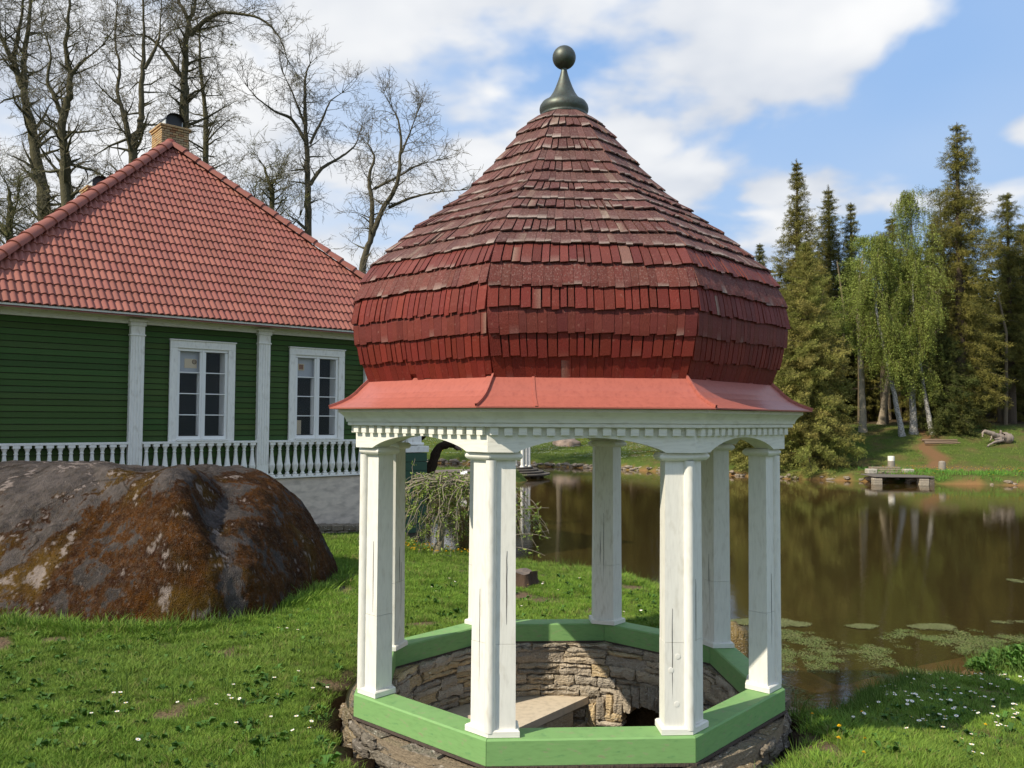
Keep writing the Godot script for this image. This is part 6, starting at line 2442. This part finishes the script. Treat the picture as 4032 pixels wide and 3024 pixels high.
# ------------------------------------------------------------------ the small weeping tree by the water
func make_weeping_tree() -> void:
	rng.seed = 303
	var x := -0.95
	var d := 11.0
	var gy := height(x, d) - 0.03
	var o := thing("weeping_tree", "small weeping tree with lichened trunk and drooping twigs of fresh leaves at the pond edge", "tree", at(x, gy, d))
	var tb := MB.new()
	tb.col = Color(0.36, 0.34, 0.27)
	var ps := bend_line([Vector3(0, 0, 0), Vector3(0.045, 0.25, 0), Vector3(0.06, 0.5, 0.02), Vector3(0.10, 0.70, 0), Vector3(0.20, 0.88, 0), Vector3(0.31, 0.97, 0.03), Vector3(0.44, 0.99, 0.05), Vector3(0.62, 0.95, 0.05)], 5, 0.008)
	var rs := PackedFloat32Array()
	for i in ps.size():
		var t := float(i) / (ps.size() - 1)
		rs.append((0.052 - 0.030 * t) * rf(0.88, 1.15) * (1.0 + 0.5 * exp(-t * 20.0)))
	tb.tube(ps, rs, 9)
	for l in [[Vector3(0.10, 0.70, 0), Vector3(-0.02, 0.82, 0.05), Vector3(-0.2, 0.95, 0.08), Vector3(-0.45, 0.93, 0.1)], [Vector3(0.2, 0.88, 0), Vector3(0.16, 1.0, -0.1), Vector3(0.05, 1.05, -0.2), Vector3(-0.1, 0.98, -0.35)], [Vector3(0.08, 0.55, 0), Vector3(-0.05, 0.56, 0.06), Vector3(-0.09, 0.68, 0.1), Vector3(0.02, 0.80, 0.12)], [Vector3(0.31, 0.97, 0.03), Vector3(0.4, 0.93, 0.2), Vector3(0.43, 0.75, 0.3), Vector3(0.40, 0.55, 0.33)]]:
		var q := bend_line(l, 5, 0.008)
		var r2 := PackedFloat32Array()
		for i in q.size():
			r2.append(0.026 * (1.0 - 0.7 * i / q.size()))
		tb.tube(q, r2, 6)
	part("trunk", tb.mesh(M.lichen_bark), o)
	var bb := MB.new()
	bb.col = Color(0.27, 0.235, 0.175)
	var tips := []
	for i in 96:
		var a := rf(0, TAU)
		var reach := rf(0.25, 1.15)
		var start := Vector3(rf(-0.3, 0.65), rf(0.86, 1.0), rf(-0.25, 0.25))
		var end := Vector3(0.22 + cos(a) * reach * 1.12, 0, sin(a) * reach * 0.85)
		var low := rf(0.05, 0.45)
		var crown := rf(0.98, 1.12)
		var line := PackedVector3Array()
		var rr := PackedFloat32Array()
		var n := 12
		for k in n + 1:
			var t := float(k) / n
			var hx := start.lerp(end, pow(t, 0.65))
			var y := lerpf(start.y, crown, sm(0.0, 0.25, t)) - (crown - low) * pow(t, 2.0)
			line.append(Vector3(hx.x, y, hx.z) + Vector3(rf(-1, 1), rf(-1, 1) * 0.5, rf(-1, 1)) * 0.032)
			rr.append(lerpf(0.008, 0.0024, t))
		bb.tube(line, rr, 4)
		for k in range(2, n + 1):
			if rng.randf() < 0.85:
				tips.append(line[k])
			if rng.randf() < 0.4:
				var tw := PackedVector3Array([line[k]])
				var p := line[k]
				var dd := Vector3(rf(-1, 1), rf(-1, 0.3), rf(-1, 1)).normalized()
				for z in 4:
					dd = (dd + Vector3(rf(-1, 1), rf(-1.2, 0.6), rf(-1, 1)) * 0.3).normalized()
					p += dd * rf(0.03, 0.07)
					tw.append(p)
					tips.append(p)
				bb.tube(tw, PackedFloat32Array([0.0035, 0.003, 0.0026, 0.0022, 0.0018]), 3)
	# a few shoots that stand up or stick out
	for s in [[Vector3(-0.35, 0.95, 0.0), Vector3(-0.30, 1.25, 0)], [Vector3(0.25, 1.0, 0), Vector3(0.42, 1.22, 0)], [Vector3(0.8, 0.55, 0.3), Vector3(1.42, 0.66, 0.35)], [Vector3(0.9, 0.3, 0.3), Vector3(1.45, 0.28, 0.3)], [Vector3(0.85, 0.15, 0.2), Vector3(1.38, 0.05, 0.25)]]:
		bb.tube(bend_line([s[0], s[0].lerp(s[1], 0.5) + Vector3(0, 0.04, 0), s[1]], 3, 0.01), PackedFloat32Array([0.005, 0.0045, 0.004, 0.0035, 0.003, 0.0025, 0.002]), 4)
		for k in 6:
			tips.append(s[0].lerp(s[1], 0.4 + 0.12 * k))
	part("twigs", bb.mesh(M.twig), o).set_meta("kind", "stuff")
	var lc := leaf_clump(7, 0.030, 0.021, M.leaf)
	var places := []
	var cs := []
	for p in tips:
		if rng.randf() < 0.55:
			places.append(Transform3D(Basis(Vector3(rf(-1, 1), rf(-1, 1), rf(-1, 1)).normalized(), rf(0, TAU)).scaled(Vector3.ONE * rf(0.7, 1.3)), p))
			cs.append(Color(0.26, 0.33, 0.065).lerp(Color(0.16, 0.23, 0.04), rng.randf()))
	many("leaves", lc, places, cs, o)

# ------------------------------------------------------------------ smaller things
func rock_mesh(r: Vector3, sd: float, c: Color, m: Material, rough := 0.25) -> ArrayMesh:
	var b := MB.new()
	var rows := []
	var cols := []
	for j in 13:
		var row := PackedVector3Array()
		var cc := PackedColorArray()
		var v := -PI / 2 + PI * j / 12.0
		for i in 20:
			var a := -TAU * i / 20.0
			var n := Vector3(cos(v) * cos(a), sin(v), cos(v) * sin(a))
			var q := Vector3(signf(n.x) * pow(absf(n.x), 0.75), signf(n.y) * pow(absf(n.y), 0.75), signf(n.z) * pow(absf(n.z), 0.75))
			var k := 1.0 + rough * fn.get_noise_3d(n.x * 40.0 + sd, n.y * 40.0, n.z * 40.0) + rough * 0.4 * ff.get_noise_3d(n.x * 60.0 + sd, n.y * 60.0, n.z * 60.0)
			row.append(q * r * k)
			cc.append(c * (1.0 + 0.5 * ff.get_noise_3d(n.x * 70.0 + sd, n.y * 70.0, n.z * 70.0)))
		rows.append(row)
		cols.append(cc)
	b.grid(rows, true, cols)
	return b.mesh(m)

func make_stump() -> void:
	rng.seed = 14
	var x := 0.12
	var d := 8.55
	var o := thing("tree_stump", "low weathered tree stump in the grass behind the well", "stump", at(x, height(x, d), d))
	var b := MB.new()
	var rows := []
	for j in 5:
		var row := PackedVector3Array()
		for i in 40:
			var a := -TAU * i / 40.0
			var r := 0.125 * (1.0 + 0.14 * sin(a * 5.0 + 1.0) + 0.06 * sin(a * 13.0)) * (1.3 - 0.3 * sm(0.0, 2.0, j))
			row.append(Vector3(r * cos(a), [-0.05, 0.03, 0.08, 0.125, 0.14 + 0.012 * sin(a * 3.0)][j], r * sin(a)))
		rows.append(row)
	b.col = Color(0.085, 0.058, 0.040)
	b.grid(rows, true)
	part("bark", b.mesh(M.old_wood), o)
	var t := MB.new()
	t.col = Color(0.15, 0.125, 0.105)
	for i in 40:
		t.tri(Vector3(0, 0.128, 0), rows[4][i], rows[4][(i + 1) % 40])
	part("cut_face", t.mesh(M.old_wood), o)

func make_shore_rock() -> void:
	var o := thing("mossy_rock", "yellow brown mossy rock at the water's edge right behind the well", "rock", at(2.02, -0.72, 7.9))
	part("rock", rock_mesh(Vector3(0.17, 0.26, 0.22), 5.0, Color(0.20, 0.14, 0.05), M.limestone), o)
	var p := thing("flat_rock", "dull brown rock half sunk in the grass at the well's front right", "rock", at(1.62, -0.36, 4.05))
	part("rock", rock_mesh(Vector3(0.16, 0.09, 0.16), 25.0, Color(0.15, 0.10, 0.06), M.limestone), p)
	var q := thing("flat_rock", "brown rock in the hollow at the well's front left", "rock", at(-1.22, -0.42, 4.25))
	part("rock", rock_mesh(Vector3(0.17, 0.12, 0.14), 65.0, Color(0.20, 0.14, 0.09), M.limestone), q)

func make_old_tree() -> void:
	rng.seed = 60
	var o := thing("gnarled_trunk", "dark gnarled double trunk with a broken limb beside the house corner", "tree", at(-1.95, -0.5, 17.0))
	var b := MB.new()
	b.col = Color(0.055, 0.040, 0.030)
	for l in [[[Vector3(0.05, 0, 0), Vector3(0.03, 0.7, 0), Vector3(-0.02, 1.3, 0), Vector3(0.08, 1.75, 0), Vector3(-0.05, 2.6, 0.1), Vector3(0.1, 3.4, 0)], 0.15], [[Vector3(0.14, 0, 0.05), Vector3(0.25, 0.55, 0.05), Vector3(0.37, 1.0, 0.05), Vector3(0.50, 1.32, 0.05), Vector3(0.72, 1.41, 0.05), Vector3(0.92, 1.36, 0.05)], 0.125], [[Vector3(0.03, 1.45, 0), Vector3(0.22, 1.62, 0.05), Vector3(0.32, 1.82, 0.05)], 0.07]]:
		var ps := bend_line(l[0], 6, 0.012)
		var rs := PackedFloat32Array()
		for i in ps.size():
			rs.append(l[1] * (1.0 - 0.5 * i / ps.size()) * rf(0.9, 1.12))
		b.tube(ps, rs, 10)
	part("trunk", b.mesh(M.bark), o)
	var k := MB.new()
	k.col = Color(0.24, 0.18, 0.14)
	for i in 7:
		var p := Vector3(0.84 + rf(-0.07, 0.1), 1.37 + rf(-0.05, 0.06), 0.05 + rf(-0.04, 0.05))
		k.tube(PackedVector3Array([p, p + Vector3(rf(0.0, 0.1), rf(-0.08, 0.06), rf(-0.05, 0.05)), p + Vector3(rf(0.05, 0.16), rf(-0.12, 0.08), rf(-0.05, 0.05))]), PackedFloat32Array([0.035, 0.03, 0.008]), 6)
	part("broken_end", k.mesh(M.old_wood), o)

func make_sign() -> void:
	var gy := height(-1.6, 28.9)
	var o := thing("notice_board", "small pale notice board on a single thin post by the water", "sign", at(-1.62, gy, 28.85))
	var b := MB.new()
	b.slab(Vector3(0, 0.28, 0), Vector3(0.035, 0.58, 0.035), 0.004)
	part("post", b.mesh(M.tin), o)
	var s := MB.new()
	s.box(Transform3D(Basis(Vector3.RIGHT, -0.9), Vector3(0, 0.60, 0.02)), Vector3(0.24, 0.17, 0.02), 0.006)
	part("board", s.mesh(M.window_white), o)

func make_round_pavilion() -> void:
	rng.seed = 44
	# stepped round landing over the water with white columns
	var o := thing("round_pavilion", "white columned round pavilion on dark stone steps at the end of the promontory", "pavilion", at(0.05, WATER, 34.6))
	var steps := [[1.52, 0.10, 0.17], [1.27, 0.185, 0.255], [1.04, 0.27, 0.335], [0.82, 0.35, 0.415]]
	for s in steps:
		var b := MB.new()
		b.col = Color(0.13, 0.115, 0.10)
		b.lathe([[s[0] - 0.10, s[1] - 0.02], [s[0] - 0.05, s[1]], [s[0], s[1] + 0.005], [s[0], s[2] - 0.012], [s[0] - 0.012, s[2]], [0.01, s[2] + 0.001]], 64)
		part("step", b.mesh(M.limestone), o)
	var pb := MB.new()
	pb.col = Color(0.10, 0.085, 0.07)
	for i in 10:
		var a := TAU * i / 10.0
		pb.box(Transform3D(Basis(Vector3.UP, -a), Vector3(1.12 * cos(a), -0.22, 1.12 * sin(a))), Vector3(0.28, 0.62, 0.22), 0.01)
	part("pier", pb.mesh(M.limestone), o)
	var cb := MB.new()
	cb.lathe([[0.10, 0.0], [0.10, 0.03], [0.075, 0.045], [0.085, 0.06], [0.066, 0.075], [0.066, 0.5], [0.055, 2.0], [0.07, 2.02], [0.07, 2.05]], 20)
	var cm := cb.mesh(M.house_white)
	for i in 8:
		var a := TAU * (i + 0.22) / 8.0
		part("column", cm, o, Transform3D(Basis(), Vector3(0.66 * cos(a), 0.417, 0.66 * sin(a))))
	var rb := MB.new()
	rb.lathe([[0.6, 2.45], [0.80, 2.47], [0.82, 2.60], [0.86, 2.66], [0.84, 2.68]], 40)
	part("ring_beam", rb.mesh(M.house_white), o)
	var tb := MB.new()
	tb.lathe([[0.92, 2.66], [0.86, 2.70], [0.70, 2.92], [0.42, 3.16], [0.02, 3.30]], 40)
	part("dome", tb.mesh(M.black_metal), o)
	# plank way that leads to it
	var wb := thing("plank_way", "low grey plank walkway leading over the grass to the round pavilion", "walkway", at(-1.6, height(-1.6, 30.2) + 0.03, 30.6), 0.55)
	for i in 14:
		var b := MB.new()
		b.col = Color(0.24, 0.20, 0.17) * rf(0.8, 1.2)
		b.slab(Vector3(-1.3 + i * 0.19, 0.02, rf(-0.02, 0.02)), Vector3(0.17, 0.05, 1.0), 0.006)
		part("plank", b.mesh(M.old_wood), wb)

func make_landing_stage() -> void:
	rng.seed = 90
	var o := thing("landing_stage", "flat landing stage of a grey slab on stone piers at the far shore", "landing stage", at(14.55, WATER, 31.75), deg_to_rad(-3.0))
	var b := MB.new()
	b.col = Color(0.15, 0.135, 0.12)
	b.slab(Vector3(0, 0.277, -0.45), Vector3(2.15, 0.042, 1.5), 0.008)
	part("deck", b.mesh(M.old_wood), o)
	for s in [-0.95, 0.72]:
		for j in 3:
			var pb := MB.new()
			pb.col = Color(0.46, 0.40, 0.31) * rf(0.85, 1.15)
			pb.slab(Vector3(s + rf(-0.01, 0.01), 0.005 + j * 0.085, 0.12), Vector3(0.31 + (0.0 if s < 0 else 0.04), 0.080, 0.3), 0.012)
			part("pier_stone", pb.mesh(M.limestone), o)
	var sb := MB.new()
	sb.col = Color(0.16, 0.13, 0.10)
	sb.slab(Vector3(1.01, 0.10, -0.4), Vector3(0.16, 0.27, 1.3), 0.01)
	part("side_wall", sb.mesh(M.limestone), o)
	# steps behind it, flanked by pale blocks
	var st := thing("stone_steps", "short stone steps with pale end blocks just behind the landing stage", "steps", at(14.75, WATER + 0.30, 33.1))
	for i in 3:
		var b2 := MB.new()
		b2.col = Color(0.30, 0.24, 0.17)
		b2.slab(Vector3(0, 0.04 + i * 0.075, -0.28 * i), Vector3(1.15, 0.085, 0.30), 0.012)
		part("step", b2.mesh(M.limestone), st)
	for s in [-0.78, 0.66]:
		var b3 := MB.new()
		b3.col = Color(0.55, 0.51, 0.43)
		b3.slab(Vector3(s, 0.09, 0.02), Vector3(0.36, 0.19, 0.32), 0.02)
		part("end_block", b3.mesh(M.limestone), st)
	for e in [[15.35, 34.4, 0.52, true], [17.15, 33.9, 0.42, false]]:
		var x: float = e[0]
		var d: float = e[1]
		var p := thing("stone_post", "round grey stone post with a white top behind the steps" if e[3] else "plain grey stone post where the clay path meets the verge", "post", at(x, height(x, d), d))
		var c := MB.new()
		c.col = Color(0.34, 0.30, 0.25)
		var h: float = e[2]
		c.lathe([[0.15, -0.05], [0.14, 0.02], [0.135, h * 0.62], [0.13, h * 0.64]] if e[3] else [[0.14, -0.05], [0.13, h * 0.9], [0.10, h], [0.01, h + 0.02]], 16)
		part("shaft", c.mesh(M.limestone), p)
		if e[3]:
			var w := MB.new()
			w.lathe([[0.13, h * 0.64], [0.13, h * 0.98], [0.11, h], [0.01, h + 0.006]], 16)
			part("white_top", w.mesh(M.house_white), p)

func make_log() -> void:
	rng.seed = 21
	var x := 21.4
	var d := 37.4
	var o := thing("driftwood_log", "grey uprooted log with stubs lying on the far grassy slope", "log", at(x, height(x, d) + 0.15, d), 0.25)
	var b := MB.new()
	b.col = Color(0.30, 0.245, 0.20)
	for l in [[[Vector3(0.55, 0.06, 0), Vector3(0.34, 0.10, 0), Vector3(0.16, 0.10, 0)], 0.25, 0.23], [[Vector3(0.2, 0.12, 0), Vector3(0.0, 0.16, 0), Vector3(-0.3, 0.26, 0.02), Vector3(-0.62, 0.36, 0.0), Vector3(-0.78, 0.40, 0.0)], 0.17, 0.06], [[Vector3(-0.70, 0.39, 0), Vector3(-0.82, 0.30, 0.02), Vector3(-0.85, 0.14, 0.05)], 0.05, 0.02], [[Vector3(0.15, 0.0, 0.12), Vector3(-0.25, -0.06, 0.2), Vector3(-0.6, -0.13, 0.3), Vector3(-0.95, -0.26, 0.4)], 0.07, 0.03], [[Vector3(0.05, 0.05, 0.08), Vector3(-0.2, 0.02, 0.14), Vector3(-0.42, 0.08, 0.2)], 0.11, 0.03], [[Vector3(-0.3, 0.25, 0), Vector3(-0.42, 0.12, 0.08), Vector3(-0.5, -0.02, 0.1)], 0.04, 0.02], [[Vector3(0.2, 0.25, 0), Vector3(0.12, 0.36, 0.02), Vector3(0.13, 0.42, 0.02)], 0.07, 0.03]]:
		var ps := bend_line(l[0], 5, 0.02)
		var rs := PackedFloat32Array()
		for i in ps.size():
			rs.append(lerpf(l[1], l[2], float(i) / ps.size()) * rf(0.85, 1.12))
		b.tube(ps, rs, 9)
	part("trunk", b.mesh(M.old_wood), o)
	var e := MB.new()
	e.col = Color(0.15, 0.11, 0.085)
	var n := Vector3(0.98, -0.2, 0)
	for i in 12:
		var a := TAU * i / 12.0
		var c := TAU * (i + 1) / 12.0
		var u := Vector3(0, 1, 0)
		var v := Vector3(0, 0, 1)
		e.tri(Vector3(0.57, 0.06, 0), Vector3(0.552, 0.06, 0) + (u * cos(c) + v * sin(c)) * 0.245, Vector3(0.552, 0.06, 0) + (u * cos(a) + v * sin(a)) * 0.245)
	part("sawn_end", e.mesh(M.old_wood), o)
	# trunk pieces across the top of the clay path
	for i in 3:
		var lb := MB.new()
		lb.col = Color(0.22, 0.16, 0.11)
		var y := height(18.9, 37.4 + i * 0.25) + 0.05
		var t := thing("path_log", ["lowest of three thin logs laid across the clay path", "middle one of three thin logs laid across the clay path", "topmost of three thin logs laid across the clay path"][i], "log", at(18.85 + i * 0.08, y, 37.2 + i * 0.28), rf(-0.12, 0.12), "logs across the clay path")
		lb.tube(PackedVector3Array([Vector3(-0.75, 0, 0), Vector3(-0.2, 0.02, 0), Vector3(0.3, 0, 0), Vector3(0.75, 0.03, 0)]), PackedFloat32Array([0.045, 0.04, 0.035, 0.03]), 7)
		part("trunk", lb.mesh(M.old_wood), t)

func make_far_stones() -> void:
	rng.seed = 33
	for e in [[3.1, 48.5, Vector3(0.85, 0.32, 0.5), "large pale flat stone on the far lawn, seen left of the back column"], [10.0, 41.4, Vector3(0.30, 0.26, 0.3), "reddish cube-like stone on the far bank beside the dark trunk foot"], [11.1, 42.2, Vector3(0.36, 0.20, 0.3), "pale low stone on the far bank right of the dark trunk foot"], [12.6, 47.0, Vector3(0.36, 0.22, 0.3), "pale stone higher on the far bank behind the trunk foot"]]:
		var o := thing("field_stone", e[3], "stone", at(e[0], height(e[0], e[1]) + e[2].y * 0.4, e[1]), rf(0, 3))
		part("rock", rock_mesh(e[2], rf(0, 400), Color(0.40, 0.30, 0.25), M.limestone), o)
	var t := thing("old_trunk", "dark rough trunk on the far bank between the two right columns", "tree", at(10.75, height(10.75, 42.6), 42.6))
	var b := MB.new()
	b.col = Color(0.09, 0.065, 0.05)
	b.tube(PackedVector3Array([Vector3(0, -0.1, 0), Vector3(0, 0.4, 0), Vector3(-0.05, 1.6, 0), Vector3(0.1, 5.0, 0)]), PackedFloat32Array([0.40, 0.27, 0.23, 0.15]), 10)
	part("trunk", b.mesh(M.bark), t)
	var cl := leaf_clump(30, 0.6, 0.07, M.leaf)
	var ps := []
	var cs := []
	for i in 120:
		ps.append(Transform3D(Basis(Vector3.UP, rf(0, TAU)), Vector3(rf(-2, 2), rf(3.5, 7.5), rf(-2, 2))))
		cs.append(Color(0.15, 0.18, 0.04) * rf(0.7, 1.3))
	many("leaves", cl, ps, cs, t)
	# stones along the far waterline, too small and many to tell apart
	var rocks := [rock_mesh(Vector3(0.13, 0.06, 0.10), 3.0, Color(0.36, 0.29, 0.22), M.limestone, 0.5), rock_mesh(Vector3(0.16, 0.055, 0.10), 300.0, Color(0.30, 0.25, 0.19), M.limestone, 0.5)]
	var pl := [[], []]
	for i in range(42, 50):
		var a := Vector2(POND[i][0], POND[i][1])
		var c := Vector2(POND[i + 1][0], POND[i + 1][1])
		var n := int(a.distance_to(c) / 0.20)
		for k in n:
			for r in 2:
				var p := a.lerp(c, (k + rng.randf()) / n) + Vector2(rf(-0.1, 0.1), rf(-0.05, 0.25))
				if (p.x > 15.6 and rng.randf() < 0.85) or (p.x > 9.0 and rng.randf() < 0.5):
					continue
				pl[k % 2].append(Transform3D(Basis(Vector3.UP, rf(0, TAU)).scaled(Vector3.ONE * rf(0.5, 1.3)), at(p.x, WATER + rf(0.0, 0.06) + 0.10 * r, p.y)))
	for k in 2:
		many("waterline_stones", rocks[k], pl[k], [])
	# low coping at the foot of the house wall
	var o := thing("low_coping", "low crumbling stone coping at the foot of the house wall behind the boulder", "wall", at(-2.75, height(-2.9, 12.2), 12.35), 0.62)
	for i in 7:
		for j in 2:
			var sb := MB.new()
			sb.col = Color(0.30, 0.24, 0.17) * rf(0.75, 1.15) if i > 0 else Color(0.55, 0.45, 0.30)
			sb.box(Transform3D(Basis(Vector3.UP, rf(-0.05, 0.05)), Vector3(-0.55 + i * 0.19 + 0.09 * j, 0.10 - j * 0.10 - i * 0.012, 0.0)), Vector3(0.185, 0.095, 0.22), 0.016)
			part("stone", sb.mesh(M.limestone), o)

func make_algae() -> void:
	rng.seed = 55
	# floating weed: sheets of tiny flat leaves on the shallows
	var b := MB.new()
	for i in 26:
		var a := rf(0, TAU)
		var p := Vector3(rf(-1, 1), 0, rf(-1, 1)) * 0.05
		var u := Vector3(cos(a), rf(-0.15, 0.35), sin(a)) * rf(0.006, 0.017)
		var v := Vector3(-sin(a), rf(-0.1, 0.1), cos(a)) * rf(0.002, 0.005)
		b.col = Color(1, 1, 1) * rf(0.7, 1.3)
		b.quad(p - u, p - v, p + u, p + v)
	var leaf := b.mesh(M.algae)
	var mats := [[2.75, 8.6, 1.05, 0.85, 1700, "a"], [4.75, 9.0, 0.85, 0.55, 1100, "a"], [3.9, 7.75, 0.7, 0.3, 350, "a"], [2.15, 7.3, 0.35, 0.6, 160, "a"]]
	var ps := []
	var cs := []
	for m in mats:
		for i in m[4]:
			var r := sqrt(rng.randf())
			var a := rf(0, TAU)
			var x: float = m[0] + cos(a) * r * m[2]
			var d: float = m[1] + sin(a) * r * m[3]
			if shore_dist(x, d) > 0.02:
				continue
			if fn.get_noise_2d(x * 60.0, d * 60.0) + 0.7 * ff.get_noise_2d(x * 110.0, d * 110.0) < 0.02 + 0.5 * (r - 0.5) + rf(-0.12, 0.12):
				continue
			ps.append(Transform3D(Basis(Vector3.UP, rf(0, TAU)).scaled(Vector3(1, rf(0.4, 2.2), 1)), at(x, WATER + 0.004, d)))
			cs.append(Color(0.155, 0.155, 0.055).lerp(Color(0.10, 0.15, 0.03), rng.randf()))
	many("pond_weed", leaf, ps, cs)
	# separate drifting mats
	var flo := [[2.95, 9.75, 0.32, "largest pale weed mat drifting off the reedy shallows behind the right column"], [3.95, 9.6, 0.12, "small round weed mat drifting in open brown water"], [4.75, 9.6, 0.20, "oblong weed mat drifting left of the right bank"], [5.75, 9.9, 0.16, "small weed mat drifting nearest to the right bank"], [8.0, 12.4, 0.55, "weed mat drifting far out at the right edge of the view"]]
	for f in flo:
		var o := thing("weed_mat", f[3], "weed mat", at(f[0], WATER + 0.006, f[1]), 0.0, "weed mats drifting on the pond")
		var pp := []
		var cc := []
		for i in int(900 * f[2] * f[2] * 6.0) + 60:
			var r := sqrt(rng.randf())
			var a := rf(0, TAU)
			var q := Vector3(cos(a) * r * f[2] * 1.35, rf(0, 0.004), sin(a) * r * f[2] * 0.62)
			if fn.get_noise_2d((q.x + f[0]) * 90.0, q.z * 160.0) + rf(-0.15, 0.15) < -0.08 + 0.5 * (r - 0.6):
				continue
			pp.append(Transform3D(Basis(Vector3.UP, rf(0, TAU)), q))
			cc.append(Color(0.19, 0.20, 0.08).lerp(Color(0.13, 0.15, 0.05), rng.randf()))
		many("leaves", leaf, pp, cc, o)

# ------------------------------------------------------------------ everything, largest first
func _ready() -> void:
	fn.seed = 5
	fn.frequency = 0.03
	fn.fractal_octaves = 4
	ff.seed = 9
	ff.frequency = 0.05
	ff.fractal_octaves = 4
	make_camera_and_light()
	make_materials()
	make_ground()
	make_house()
	make_bare_trees()
	make_wood()
	make_pavilion()
	make_well()
	make_boulder()
	make_round_pavilion()
	make_landing_stage()
	make_weeping_tree()
	make_old_tree()
	make_sign()
	make_log()
	make_far_stones()
	make_stump()
	make_shore_rock()
	make_algae()
	make_grass()
	make_flowers()
